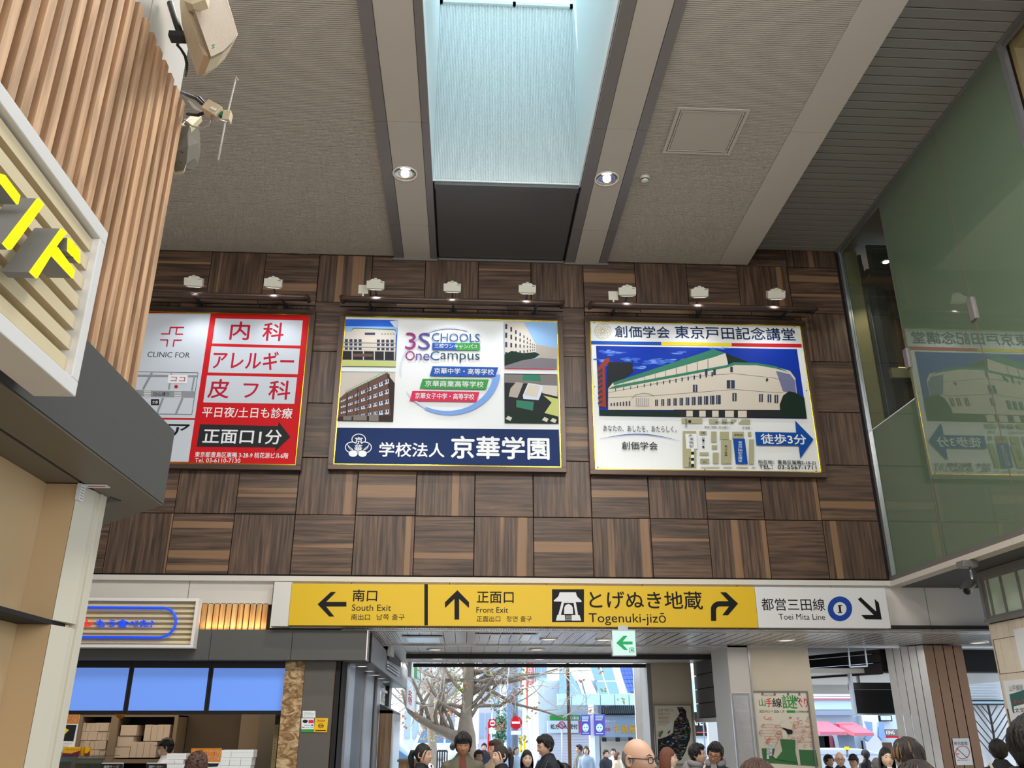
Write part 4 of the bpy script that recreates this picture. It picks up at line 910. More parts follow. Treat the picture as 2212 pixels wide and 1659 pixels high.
def paper(label, x0, y0, x1, y1, m, draw=None, cat='poster', name='paper_notice'):
    a_, b_ = at(x0, (y0+y1)/2, 'x', PX-.008), at(x1, (y0+y1)/2, 'x', PX-.008)
    zt, zb_ = at(x0, y0, 'x', PX-.008).z, at(x0, y1, 'x', PX-.008).z
    t = thing(name, label, cat, (PX, (a_.y+b_.y)/2, zb_)); MB().m(m).box(PX-.010, PX-.004, b_.y, a_.y, zb_, zt).build('sheet', t)
    return t, a_.y, b_.y, zb_, zt
t, *_ = paper('plain white paper at the right edge of the tiled pier', 2198, 1358, 2262, 1450, 'sheet_white')
t, ya, yb, z0, z1 = paper('white and green event poster on the tiled pier, above the dark haired man', 2175, 1470, 2250, 1560, 'sheet_white')
F = Flat('x', PX-.011, 1860, 1380, 2093/352, toward=-1)
F.poly(mat('teal', (20, 92, 84), .4), [(1905, 715), (2400, 560), (2400, 1100), (1950, 950)]).up().poly('sheet_white', [(1960, 870), (2400, 760), (2400, 1100), (1975, 960)]); F.build('green_panel', t)
F.up().text('ink', '太郎', 1975, 885, 2110, 945); F.text('b_pink', 'キャラ', 1965, 780, 2110, 838, .02); F.text('map_grey', '山手線謎', 1900, 590, 2080, 665); F.build('lettering', t)
# CCTV camera
cc = at(2095, 1268, 'y', 8.9); ct = thing('security_camera', 'grey bullet security camera under the ceiling beside the tiled pier', 'camera', cc)
u = Vector((-.62, -.55, -.42)).normalized(); up_ = Vector((0, 0, 1)); 
MB().m('steel', True).cyl(cc+u*.12, cc-u*.10, .042, 20).m('dark_steel', True).cyl(cc+u*.121, cc+u*.126, .036, 20).m('black', True).cyl(cc+u*.126, cc+u*.128, .02, 16).build('barrel', ct)
sx = u.cross(up_).normalized(); sn = sx.cross(u)
MB().m('dark_steel').hexa([cc+u*.17+sx*-.05+sn*.045, cc+u*.17+sx*.05+sn*.045, cc-u*.09+sx*.05+sn*.045, cc-u*.09-sx*.05+sn*.045, cc+u*.17+sx*-.05+sn*.05, cc+u*.17+sx*.05+sn*.05, cc-u*.09+sx*.05+sn*.05, cc-u*.09-sx*.05+sn*.05]).build('sun_shield', ct)
MB().m('steel', True).tube([cc-u*.1, cc-u*.14+up_*.03, cc-u*.14+up_*.10], .016, 10).build('bracket', ct)
bt = cc-u*.14; MB().m('frame_grey').box(bt.x-.1, bt.x+.06, bt.y-.06, bt.y+.08, 3.225, 3.294).build('junction_box', ct, .004)
MB().m('steel', True).cyl(bt+up_*.09, (bt.x, bt.y, 3.23), .012, 10).build('stem', ct)
# ------------------------------------------------------------------ low ceiling of the exit passage
SZ = 2.76
so = thing('passage_ceiling', None, None, (2, 13, SZ), kind='structure')
def plank(w_, l_, m, name, grooves=0):
    b = MB().m(m)
    if grooves:
        prof = []; n = grooves
        for i in range(n):
            x_ = -w_/2+.003+i*(w_-.006)/n; p = (w_-.006)/n; prof += [(x_, 0), (x_+p*.6, 0), (x_+p*.7, .003), (x_+p, .003)]
        b.rings([[(x_, -l_/2, z_) for x_, z_ in prof], [(x_, l_/2, z_) for x_, z_ in prof]], cap=False, closed=False)
    else: b.box(-w_/2+.003, w_/2-.003, -l_/2, l_/2, 0, .01)
    return b.mesh(name)
m1 = plank(.15, 1.72, 'soffit_metal', 'soffit_plank', 5); m0 = plank(.15, .2, 'soffit_metal', 'soffit_plank', 5); x = -1.4
while x < 8.4:
    piece('soffit_plank', m0, (x, 10.72+.115, SZ), so); piece('soffit_plank', m1, (x, 11.98, SZ+.004), so); x += .15
MB().m('soffit_metal').box(-1.5, 8.6, 10.93, 10.96, SZ-.01, SZ+.01).box(-1.5, 8.6, 11.04, 11.10, SZ-.006, SZ+.012).build('edge_channel', so); MB().m('shadow').box(-1.5, 8.6, 10.96, 11.04, SZ+.004, SZ+.02).build('slot', so)
MB().m('soffit_metal').box(-1.5, 8.6, 12.84, 12.90, SZ-.02, SZ+.05).build('edge_channel', so)
m2 = plank(.2, 3.4, 'soffit_white', 'soffit_plank'); x = -1.4
while x < 4.4:
    piece('soffit_plank', m2, (x, 14.62, SZ+.004), so); x += .2
MB().m('shadow').box(-1.5, 8.6, 10.7, 12.9, SZ+.03, SZ+.06).box(-1.5, 8.6, 12.9, 13.2, SZ+.03, SZ+.06).box(-1.5, 4.6, 12.9, 16.5, SZ+.03, SZ+.06).build('backing', so)
MB().m('band_white').box(-6.2, 9, WY+.25, 16.5, SZ+.08, 3.3).build('roof_block', so)
MB().m('beam_black').box(-.92, 4.1, 14.3, 14.38, 2.683, 2.757).build('shutter_rail', so); MB().m('beam_black').box(-.92, 3.32, 16.37, 16.46, 2.696, 2.757).build('shutter_rail', so)
for i, (x_, y_) in enumerate(((1.121, 11.954), (1.874, 11.984), (4.345, 11.938), (7.16, 12.142), (1.088, 13.496), (2.404, 13.599), (-.442, 13.562), (1.276, 15.362), (-.45, 15.3))):
    lb = ('first round downlight in the ribbed soffit, right of the vent grilles', 'round downlight in the ribbed soffit beside the evacuation sign', 'round downlight in the metal soffit under the line roundel', 'round downlight in the soffit beside the tiled pier',
          'round downlight in the white passage ceiling, middle of the front row', 'round downlight in the white passage ceiling right of the evacuation sign', 'round downlight in the white passage ceiling at the left', 'round downlight between the two shutter rails, right one', 'round downlight between the two shutter rails, left one')[i]
    d = thing('round_downlight', lb, 'downlight', (x_, y_, SZ), 'round downlights in the passage ceiling')
    MB().m('ring_light', True).lathe((x_, y_, SZ), [(.125, .004), (.125, -.012), (.105, -.014), (.10, -.004)], 28).build('trim_ring', d)
    MB().m(mat('soft_glow', (255, 244, 225), emit=1.3), True).lathe((x_, y_, SZ-.006), [(.10, 0), (0, .002)], 28).build('diffuser', d)
light('passage_lamps', 'AREA', (3, 12, 2.70), energy=34, color=(1, .95, .88), size=7, size_y=1.0, target=(3, 12, 0))
vt = thing('ceiling_fixture', 'bluish rectangular lit panel in the ribbed soffit at the left', 'light panel', (-.55, 12, SZ))
MB().m('steel').box(-.82, -.28, 11.62, 12.38, SZ-.014, SZ-.004).build('frame', vt); MB().m(mat('blue_panel', (170, 190, 215), .25, emit=.35)).box(-.76, -.34, 11.70, 12.30, SZ-.018, SZ-.012).build('panel', vt)
vt = thing('vent_grille', 'rectangular slotted vent grille in the ribbed soffit', 'vent', (.52, 11.75, SZ))
b = MB().m('steel'); b.box(.13, .92, 11.3, 11.36, SZ-.014, SZ-.004).box(.13, .92, 12.14, 12.2, SZ-.014, SZ-.004).box(.13, .19, 11.36, 12.14, SZ-.014, SZ-.004).box(.86, .92, 11.36, 12.14, SZ-.014, SZ-.004); b.build('frame', vt)
for i in range(5): MB().m('soffit_metal').box(.195+i*.134, .195+i*.134+.124, 11.365, 12.135, SZ-.012, SZ-.006).build('louvre', vt)
# pillars
p1 = thing('pillar', 'cream square pillar farther out in the exit, carrying the map poster', 'pillar', (3.74, 16.6, 0))
MB().m('cream_wall').box(3.374, 4.107, 16.25, 17.0, 0, SZ+.05).build('shaft', p1, .01); MB().m('frame_grey').box(3.30, 3.372, 16.27, 16.95, 0, SZ).build('edge_cladding', p1)
p2 = thing('pillar', 'large cream pillar nearer the hall, carrying the tall event poster', 'pillar', (4.5, 13.2, 0))
MB().m('cream_wall').box(4.11, 5.02, 12.92, 13.8, 0, SZ+.05).build('shaft', p2, .01); MB().m('band_white').box(3.79, 4.10, 12.84, 13.7, 0, SZ+.05).build('white_cladding', p2, .01)
MB().m('steel').box(4.095, 4.115, 12.83, 12.92, 0, SZ+.02).build('corner_trim', p2)
# steel mirror panel on the white cladding
mp_ = thing('mirror_panel', 'framed polished steel panel on the white face left of the event poster', 'panel', at(1615, 1570, 'y', 12.8))
YM = 12.80
def RB(x, y_, Y=YM): return at(1380+x/5.946, 1380+y_/5.946, 'y', Y)
a_, b_ = RB(1185, 690), RB(1400, 640); MB().m('steel').box(a_.x, b_.x+.02, YM+.0, YM+.04, .3, a_.z).build('frame', mp_, .004)
mat('mirror', (214, 218, 226), .22, metal=.7, bump=.5, bscale=3, stretch=(1, 1, 2)); MB().m('mirror').box(a_.x+.03, b_.x-.01, YM-.006, YM+.002, .34, a_.z-.04).build('polished_sheet', mp_)
def poster(label, px0, py0, px1, py1, Y, m, z0=None):
    a_, b_ = at(px0, (py0+py1)/2, 'y', Y), at(px1, (py0+py1)/2, 'y', Y); zt = at(px0, py0, 'y', Y).z; zb_ = z0 if z0 is not None else at(px0, py1, 'y', Y).z
    t = thing('wall_poster', label, 'poster', ((a_.x+b_.x)/2, Y, zb_)); w_ = .022
    b = MB().m('frame_grey').box(a_.x-w_, b_.x+w_, Y, Y+.05, zb_-w_, zb_).box(a_.x-w_, b_.x+w_, Y, Y+.05, zt, zt+w_).box(a_.x-w_, a_.x, Y, Y+.05, zb_, zt).box(b_.x, b_.x+w_, Y, Y+.05, zb_, zt); b.build('frame', t)
    MB().m(m).box(a_.x, b_.x, Y+.012, Y+.05, zb_, zt).build('sheet', t)
    return t
t = poster('map shaped collage poster on the farther cream pillar', 1417, 1524, 1497, 1650, 16.17, mat('poster_cream', (222, 214, 196), .4))
F = Flat('y', 16.18, 1380, 1380, 1665/280)
F.text('stone_d', '全身で感じる、', 246, 898, 452, 934, .0); F.text('stone_d', '温泉の力。', 246, 946, 402, 978, .0)
for i in range(8): F.rect('stone_d', 250, 992+i*16, (378, 400, 372, 398, 390, 396, 380, 366)[i], 996+i*16)
F.build('lettering', t)
col = (mat('col_teal', (44, 96, 104), .5), MATS['tree_d'], mat('col_rust', (150, 66, 48), .5), mat('col_mist', (150, 176, 170), .5), MATS['charcoal'], mat('col_moss', (96, 110, 60), .5), MATS['ink_blue'])
out = [(490, 880), (560, 878), (605, 920), (612, 1000), (640, 1060), (668, 1170), (655, 1290), (620, 1380), (600, 1450), (540, 1560), (440, 1575), (250, 1560), (245, 1290), (330, 1270), (440, 1210), (455, 1060), (495, 1010), (525, 960)]
F.poly('charcoal', out); F.up(); rnd = random.Random(3)
def inside(x, y_):
    c = False
    for (x1, y1), (x2, y2) in zip(out, out[1:]+out[:1]):
        if (y1 > y_) != (y2 > y_) and x < (x2-x1)*(y_-y1)/(y2-y1)+x1: c = not c
    return c
n = 0
while n < 330:
    x_, y_ = rnd.uniform(245, 670), rnd.uniform(880, 1570); w_, h_ = rnd.uniform(8, 26), rnd.uniform(3, 9)
    if inside(x_-w_/2, y_) and inside(x_+w_/2, y_): F.ell(rnd.choice(col), x_, y_, w_, h_, 8); n += 1
    if n % 60 == 0: F.up()
F.build('map_collage', t); F.poly('col_moss', [(262, 1200), (300, 1175), (312, 1195), (270, 1270), (250, 1250)]).poly('ink_blue', [(368, 1205), (400, 1172), (402, 1190), (380, 1222)]).build('small_figures', t)
p = at(1440, 1655, 'y', 16.15)
# event poster
t = poster('tall green and red event poster with a capped figure, on the large cream pillar', 1636, 1496, 1754, 1690, 12.86, 'poster_cream', z0=.95)
F = Flat('y', 12.87, 1600, 1380, 1784/300)
for i, x_ in enumerate((278, 436, 607, 752)): F.poly('stone_d', [(x_-16, 728), (x_-4, 680), (x_, 662), (x_+5, 680), (x_+18, 728)])
F.text('stone_d', 'FUN! TOKYO!', 300, 715, 440, 738); F.text('b_green', '山', 236, 765, 318, 865, .01); F.text('bar_red', '手', 325, 762, 400, 872, .01); F.text('charcoal', '線', 405, 762, 528, 880, .01)
F.text('b_green', '謎', 530, 720, 720, 895, .012); F.text('charcoal', 'め', 690, 745, 760, 810, .01); F.text('bar_red', 'ぐり', 750, 760, 858, 880, .01)
F.text('charcoal', '2025 9.12 ～ 2026 1.19', 240, 915, 560, 950); F.poly('b_green', [(590, 918), (700, 918), (706, 950), (592, 950)]); F.text('charcoal', '山手線全駅', 718, 922, 876, 950); F.build('title_lettering', t)
red_l = mat('poster_red', (202, 106, 84), .5); F.poly(mat('poster_green', (56, 112, 62), .5), [(268, 1405), (965, 1430), (1000, 1640), (290, 1590)]).up()
rnd = random.Random(5)
for i in range(46):
    a_ = rnd.uniform(245, 930); b_ = rnd.uniform(1010, 1390); r_ = rnd.uniform(12, 34); F.ring(red_l, a_, b_, r_, r_*.7, 6, 10, rnd.uniform(0, 180), rnd.uniform(200, 380))
for i in range(7): F.line(red_l, [(250+rnd.uniform(0, 80), 1100+i*38), (930, 1110+i*38+rnd.uniform(-20, 20))], 4)
F.up()
F.poly('poster_cream', [(510, 1130), (500, 1100), (560, 1055), (620, 1058), (660, 1110), (650, 1170), (580, 1150)]); F.poly('charcoal', [(530, 1142), (650, 1168), (666, 1190), (660, 1222), (600, 1228), (560, 1170)]).up()
F.poly('poster_cream', [(520, 1165), (575, 1180), (600, 1230), (590, 1290), (540, 1285)]); F.poly('poster_green', [(500, 1290), (690, 1295), (740, 1400), (735, 1590), (430, 1540)]).up()
F.poly('cream_b', [(500, 1295), (440, 1390), (415, 1510), (450, 1540), (530, 1440)]).poly('cream_b', [(700, 1300), (740, 1400), (765, 1620), (735, 1620), (700, 1450)])
F.rect('sheet_white', 330, 1380, 362, 1540).rect('sheet_white', 368, 1335, 400, 1500).up(); F.vtext('charcoal', '謎を解け', 334, 1390, 358, 1530); F.vtext('charcoal', '山手線', 372, 1345, 396, 1490)
F.build('illustration', t)
# shutter housing between the pillars
sh = thing('shutter_housing', 'dark slatted shutter housing between the two cream pillars', 'shutter', (4.2, 15.2, 1.8))
for i in range(4): MB().m('dark_steel').box(4.15, 4.19, 13.85, 16.24, 1.84+i*.235, 1.84+i*.235+.222).build('slat', sh)
MB().m('band_white').box(4.12, 4.3, 13.8, 16.24, 1.76, 1.825).build('bottom_rail', sh); MB().m('shadow').box(4.19, 4.35, 13.8, 16.24, 1.82, 2.8).build('casing', sh)
# dark fascias on the right
df = thing('dark_fascia', 'black fascia over the right exit with a slatted dark return', 'fascia', (7, 13.4, 2.4))
MB().m('shadow').box(6.228, 9.5, 13.2, 13.5, 2.435, 2.755).build('black_front', df)
for i, (za, zb_) in enumerate(((2.70, 2.755), (2.57, 2.69), (2.40, 2.56))):
    MB().m('dark_steel').prism([(6.226, 13.21, za), (5.0, 15.6, za), (5.0, 15.75, za), (6.226, 13.4, za)], (0, 0, zb_-za)).build('slat', df)
fq = thing('wall_frame', 'pale empty square frame on the dark slatted fascia', 'frame', at(1855, 1420, 'y', 13.15))
for q in ([(1832, 1400), (1836, 1441)], [(1868, 1400), (1873, 1440)], [(1836, 1441), (1873, 1439)]): MB().m('steel').bar(at(*q[0], 'y', 13.12), at(*q[1], 'y', 13.12), .02, .02, (0, 1, 0)).build('frame_bar', fq)
oc = thing('outer_soffit', None, None, (6.5, 15, 2.4), kind='structure')
MB().m('soffit_white').box(5.05, 9.5, 13.5, 17.2, 2.43, 2.5).build('board', oc); MB().m('soffit_white').box(5.05, 9.5, 17.2, 17.35, 2.28, 2.6).build('front_board', oc)
# clad column of brown strips; side strips coloured pale for the outdoor light
cc_ = thing('clad_column', 'column clad in brown and pale metal strips with a no smoking notice', 'column', (6.8, 12.9, 0))
MB().m('shadow').box(6.56, 7.10, 12.52, 13.1, 0, 2.75).build('core', cc_)
mat('bronze', (96, 70, 50), .22, metal=.7, var=.1, vscale=3)
for i in range(4): MB().m('bronze').box(6.545+i*.143, 6.545+i*.143+.133, 12.5, 12.53, 0, 2.75).build('cladding_strip', cc_, .003)
mat('pale_metal', (226, 228, 232), .3, metal=.15, var=.1, vscale=4)
for i in range(5): MB().m('pale_metal').prism([(6.54-i*.062, 12.505+i*.11, 0), (6.54-(i+1)*.062+.006, 12.505+(i+1)*.11-.01, 0), (6.56-(i+1)*.062+.006, 12.53+(i+1)*.11, 0), (6.56-i*.062, 12.53+i*.11, 0)], (0, 0, 2.75)).build('cladding_strip', cc_)
def RR(x, y_): return (1860+x/5.946, 1380+y_/5.946)
ns = thing('no_smoking_notice', 'white no smoking notice stuck on the brown column', 'notice', at(2083, 1625, 'y', 12.49))
F = Flat('y', 12.49, 1860, 1380, 2093/352)
F.poly('sheet_white', [(1172, 1278), (1386, 1276), (1438, 1618), (1226, 1622)]).build('sheet', ns)
F.text('charcoal', '終日禁煙', 1196, 1320, 1366, 1368, .012); F.text('charcoal', '駅構内は終日禁煙です', 1232, 1552, 1400, 1566); F.build('lettering', ns)
F.ring('bar_red', 1304, 1458, 88, 82, 8, 30); F.line('ink', [(1225, 1405), (1368, 1532)], 7); F.rect('bar_red', 1228, 1472, 1262, 1484); F.build('symbol', ns)
# black hanging monitor
mo = thing('hanging_monitor', 'black hanging monitor in front of the street, left of the clad column', 'monitor', at(1910, 1538, 'y', 13.6))
P = [at(x, y_, 'y', 13.6) for x, y_ in ((1852, 1541), (1969, 1542), (1963, 1492), (1846, 1490))]
x0_, x1_, z0_, z1_ = P[0].x, P[1].x, P[0].z, P[3].z
MB().m('black').box(x0_, x1_, 13.6, 13.68, z0_, z1_).build('screen', mo, .004); MB().m('steel').box(x0_-.03, x0_, 13.6, 13.7, z0_-.01, 2.44).box(x0_, x1_, 13.6, 13.7, z0_-.02, z0_-.002).build('frame', mo); MB().m('dark_steel').box(x0_, x1_, 13.62, 13.8, z1_+.005, 2.3).build('housing', mo); MB().m('steel').box(x0_+.1, x0_+.14, 13.66, 13.7, 2.3, 2.44).box(x1_-.14, x1_-.1, 13.66, 13.7, 2.3, 2.44).build('hanger', mo)

# ------------------------------------------------------------------ far shop on the left
cf = thing('far_canopy', 'long dark canopy over the far shop with its screens', 'canopy', (-3.5, 10.9, 2.39))
for (a, b_) in ((-6.2, -4.6), (-4.594, -3.0), (-2.994, -2.05), (-2.044, -1.17)): MB().m('canopy_grey').box(a, b_, 10.755, 11.3, 2.392, 2.735).build('fascia_panel', cf)
MB().m('soffit_metal').box(-1.168, -1.155, 10.755, 11.0, 2.392, 2.735).build('end_plate', cf); MB().m('shadow').box(-1.2, -1.14, 11.0, 11.1, 2.40, 2.735).build('gap', cf)
sf = thing('side_canopy', 'grey side canopy running out of the exit along the glazed shop', 'canopy', (-1.3, 14, 2.4))
for (a, b_) in ((11.1, 13.0), (13.006, 15.3), (15.306, 18.3)): MB().m(mat('side_grey', (150, 150, 152), .4, metal=.3)).box(-1.16, -1.13, a, b_, 2.40, 2.70).build('fascia_panel', sf)
MB().m('dark_steel').box(-1.7, -1.16, 11.1, 18.3, 2.42, 2.45).box(-1.17, -1.13, 11.1, 18.3, 2.385, 2.40).build('soffit', sf)
ORD_ = ['first', 'second', 'third', 'fourth', 'fifth', 'sixth']
for i in range(6):
    d = thing('small_downlight', ORD_[i]+' small warm downlight under the grey side canopy, counted from the hall', 'downlight', (-1.36, 11.2+i*.95, 2.42), 'small downlights under the side canopy')
    MB().m('soft_glow', True).lathe((-1.36, 11.2+i*.95, 2.416), [(.06, 0), (0, .001)], 14).build('lens', d); MB().m('steel', True).lathe((-1.36, 11.2+i*.95, 2.42), [(.075, 0), (.07, -.006), (.06, -.002)], 14).build('trim_ring', d)
# things on the side wall over the canopy
so_ = MB().m('cream_wall'); tag(so_.box(-1.6, -1.2, 11.3, 18.3, 2.45, 2.755).build('canopy_upstand', sf))
lb_ = thing('light_box', 'black edged light box with white tube on the side wall over the grey canopy', 'light box', at(858, 1412, 'x', -1.1))
for m_, q, nm in (('black', [(838, 1392), (866, 1397), (866, 1440), (840, 1425)], 'case'), ('white', [(845, 1392), (852, 1393), (851, 1420), (844, 1416)], 'tube')):
    P = [at(x, y_, 'x', -1.11 if nm == 'case' else -1.07) for x, y_ in q]; MB().m(m_).prism(P, (-.05, 0, 0)).build(nm, lb_)
for i in range(3): MB().m('steel').bar(at(838+i*0, 1432+i*6, 'x', -1.1), at(862, 1449+i*6, 'x', -1.1), .02).build('louvre', lb_)
hs = thing('projecting_sign', 'green and white projecting sign at the outer end of the side canopy', 'sign', at(890, 1450, 'x', -1.0))
P = [at(x, y_, 'x', -.95) for x, y_ in ((888, 1424), (901, 1440), (901, 1470), (888, 1462))]; MB().m('sheet_white').prism(P, (-.06, 0, 0)).build('case', hs)
P = [at(x, y_, 'x', -.945) for x, y_ in ((895, 1434), (901, 1442), (901, 1468), (895, 1464))]; MB().m('b_green').prism(P, (-.005, 0, 0)).build('green_face', hs)
hp = thing('hanging_poster', 'white hanging poster with red lettering at the exit corner', 'poster', at(884, 1500, 'x', -1.0))
P = [at(x, y_, 'x', -1.0) for x, y_ in ((878, 1481), (906, 1500), (906, 1545), (878, 1528))]; MB().m('sheet_white').prism(P, (-.01, 0, 0)).build('sheet', hp)
F = Flat('x', -.997, toward=1); F.vtext('bar_red', '名物', 882, 1492, 890, 1522, .02).build('lettering', hp)
# glazed side front
gf = thing('glazed_storefront', 'dark framed glazed shop front under the grey side canopy', 'shop front', (-1.5, 13, 0))
XG = -1.45
for a, b_, m_, nm in ((10.9, 11.35, 'shadow', 'dark_jamb'), (11.36, 11.95, 'steel', 'steel_post'), (12.0, 13.35, 'dark_steel', 'door_leaf'), (13.42, 14.5, 'steel', 'steel_post'), (14.54, 15.1, 'shadow', 'dark_jamb'), (15.14, 15.65, 'steel', 'steel_post'), (17.6, 18.2, 'dark_steel', 'end_post')):
    MB().m(m_).box(XG-.08 if 'post' not in nm else XG-.12, XG+(0 if 'post' not in nm else .03), a, b_, 0, 2.42).build(nm, gf)
MB().m('shop_glass').box(XG-.02, XG-.01, 15.65, 17.6, .2, 2.4).build('glass_pane', gf); MB().m('shadow').box(XG-1.2, XG-1.1, 13.3, 18.2, 0, 2.42).box(XG-1.1, XG-.08, 13.25, 13.3, 0, 2.42).build('back_wall', gf)
MB().m('steel').box(XG-.03, XG+.0, 15.65, 17.6, 2.28, 2.33).build('transom', gf)
dc = thing('display_case', 'wood sided display case with mirrored front at the exit corner', 'cabinet', (-1.3, 16.4, 0))
P0, P1 = at(822, 1530, 'x', -1.25), at(848, 1545, 'x', -1.25)
MB().m('ash').box(-1.42, -1.2, 15.7, 15.74, 0, 1.95).build('side_panel', dc); MB().m('steel').box(-1.22, -1.18, 15.75, 17.5, .3, 1.9).m('mirror').box(-1.182, -1.176, 15.9, 17.35, .35, 1.78).build('mirrored_door', dc); MB().m('dark_steel').hexa([(-1.42, 15.7, 1.9), (-1.18, 15.7, 1.9), (-1.18, 17.5, 1.9), (-1.42, 17.5, 1.9), (-1.42, 15.7, 2.05), (-1.18, 15.7, 1.93), (-1.18, 17.5, 1.93), (-1.42, 17.5, 2.05)]).build('top', dc)
ct_ = thing('wooden_counter', 'pale wooden counter outside the shop front, left of the ponytailed woman', 'counter', (-.9, 14, 0))
q0, q1 = at(858, 1641, 'y', 13.2), at(905, 1641, 'y', 13.2)
MB().m('tan').box(q0.x, q1.x, 13.2, 13.8, q0.z-.03, q0.z).build('top', ct_); MB().m('ash').box(q0.x+.02, q1.x-.02, 13.25, 13.75, 0, q0.z-.03).build('body', ct_)
# pillars beside the shop opening
op = thing('board_pillar', 'strand board pillar beside the blue screens', 'pillar', (-2.0, 11, 0)); MB().m('strand_board').box(-2.127, -1.896, 10.9, 11.15, 0, 2.39).build('shaft', op)
gp = thing('grey_pillar', 'dark grey flat pillar with payment stickers', 'pillar', (-1.7, 11, 0)); MB().m(mat('pillar_grey', (88, 84, 80), .5, var=.03)).box(-1.892, -1.537, 10.9, 11.15, 0, 2.39).build('shaft', gp); MB().m('bronze').box(-1.536, -1.525, 10.9, 11.1, 0, 2.39).box(-1.47, -1.455, 10.9, 11.1, 0, 2.39).m('steel').box(-1.525, -1.47, 10.93, 11.1, 0, 2.39).build('edge_trim', gp)
F = Flat('y', 10.895, 640, 1380, 1665/280)
k1 = thing('payment_sticker', 'small white notice above the stickers on the grey pillar', 'sticker', F.P(165, 1010)); F.rect('sheet_white', 82, 925, 246, 1012).build('paper', k1); [F.rect('map_grey', 95, 940+i*16, (190, 230, 225, 215)[i], 944+i*16) for i in range(4)]; F.build('print', k1)
k2 = thing('payment_sticker', 'white and green payment sticker on the grey pillar', 'sticker', F.P(145, 1200)); F.rect('sheet_white', 66, 1020, 228, 1160).rect('b_green', 62, 1160, 226, 1200).up(); F.ell('tree_d', 115, 1060, 34, 22).rect('b_pink', 158, 1042, 224, 1082).rect('arrow_blue', 190, 1102, 218, 1118).rect('bar_red', 76, 1130, 108, 1142).rect('sky_pale', 180, 1130, 216, 1142).rect('map_grey', 104, 1105, 180, 1113).rect('map_grey', 118, 1132, 168, 1139).build('print', k2)
k3 = thing('payment_sticker', 'yellow fare card sticker on the grey pillar', 'sticker', F.P(318, 1200)); F.poly(mat('sticker_yellow', (236, 184, 10), .4), [(242, 1016), (410, 1018), (394, 1200), (226, 1196)]).up(); F.text('charcoal', 'Suica', 272, 1036, 372, 1056, .02); F.text('charcoal', 'PASMO', 275, 1060, 368, 1072); F.ring('tree_d', 316, 1118, 30, 26, 8, 20); F.rect('tree_d', 290, 1112, 345, 1124).poly('tree_d', [(342, 1098), (356, 1118), (342, 1138)]); F.rect('charcoal', 245, 1172, 380, 1184).build('print', k3)
# screens
mat('screen_blue', (96, 140, 228), .3, emit=.52, ecol=(112, 150, 230))
for i, (a, b_) in enumerate(((-4.85, -3.965), (-3.925, -3.035), (-2.995, -2.13))):
    m_ = thing('menu_screen', ('blank blue menu screen partly behind the near shop post', 'blank blue menu screen, middle of the row over the counter', 'blank blue menu screen next to the strand board pillar')[i], 'screen', ((a+b_)/2, 11, 1.8), 'blank blue menu screens')
    MB().m('black').box(a-.018, b_+.018, 11.0, 11.08, 1.80, 2.385).build('housing', m_); MB().m('screen_blue').box(a+.01, b_-.01, 10.992, 11.0, 1.84, 2.315).build('screen', m_)
# pill shaped sign
ps = thing('pill_sign', 'white framed slatted sign with a blue pill outline and blue kana lettering', 'sign', (-4, 10.6, 2.5))
a0, a1, e0, e1 = -5.3, -3.15, 2.512, 3.075
for q in ((a0, a1, e1-.035, e1), (a0, a1, e0, e0+.035)): MB().m('sign_frame').box(q[0], q[1], 10.6, 10.75, q[2], q[3]).build('frame_rail', ps, .003)
MB().m('sign_frame').box(a1-.035, a1, 10.6, 10.75, e0+.035, e1-.035).build('frame_stile', ps, .003); MB().m('sign_frame').box(a0, a0+.035, 10.6, 10.75, e0+.035, e1-.035).build('frame_stile', ps, .003)
MB().m('sign_slat').box(a0+.03, a1-.035, 10.69, 10.70, e0+.035, e1-.035).build('back_panel', ps)
me = MB().m('sign_slat').box(a0+.035, a1-.036, 0, .03, 0, .03).mesh('sign_slat')
for i in range(8): piece('sign_slat', me, (0, 10.645, e0+.05+i*.0595), ps)
mat('neon_blue', (10, 70, 220), .4, emit=.7); mat('neon_red', (230, 40, 30), .4, emit=.6)
cz_ = (e0+e1)/2; rr = .168; xr = -3.55; pth = [(-5.2, 10.6, cz_+rr)]+[(xr+rr*math.sin(t), 10.6, cz_+rr*math.cos(t)) for t in [math.pi*i/14 for i in range(15)]]+[(-5.2, 10.6, cz_-rr)]
MB().m('neon_blue', True).tube(pth, .015, 8).build('pill_outline', ps)
F = Flat('y', 10.6, 0, 1240, S)
F.text('neon_red', 'レ', 728, 388, 788, 448, .02, depth=.03); F.text('neon_blue', 'もう食べた?', 818, 384, 1305, 454, .02, depth=.03); F.text('neon_red', 'コ', 650, 392, 712, 448, .02, depth=.03); F.build('raised_lettering', ps)
# shop interior
si = thing('shop_interior', None, None, (-3.5, 12.8, 0), kind='structure')
mat('shop_brown', (92, 78, 64), .6, var=.05); mat('shelf_taupe', (140, 124, 104), .6)
MB().m('shop_brown').box(-6.2, -1.55, 13.05, 13.15, 0, 2.6).build('back_wall', si); MB().m('shelf_taupe').box(-6.2, -1.5, 11.2, 13.1, 2.5, 2.55).build('shop_ceiling', si)
def QX(px, Y=12.7): return at(px, 1600, 'y', Y).x
def QZ(py, Y=12.7): return at(300, py, 'y', Y).z
MB().m('shelf_taupe').box(QX(512), QX(570), 12.8, 13.05, 0, 2.5).build('side_partition', si); MB().m('canopy_under').box(QX(570), QX(603), 12.3, 12.4, 0, 2.5).build('door_panel', si)
mr2 = thing('measure_strip', 'pale dotted strip and black box beside the strand board pillar', 'strip', (QX(592), 11.3, 1)); a_ = at(590, 1600, 'y', 11.3).x; MB().m('tan').box(a_, a_+.05, 11.3, 11.32, .8, QZ(1565, 11.3)).build('strip', mr2); MB().m('black').box(a_+.005, a_+.055, 11.28, 11.32, QZ(1565, 11.3), QZ(1546, 11.3)).build('box', mr2)
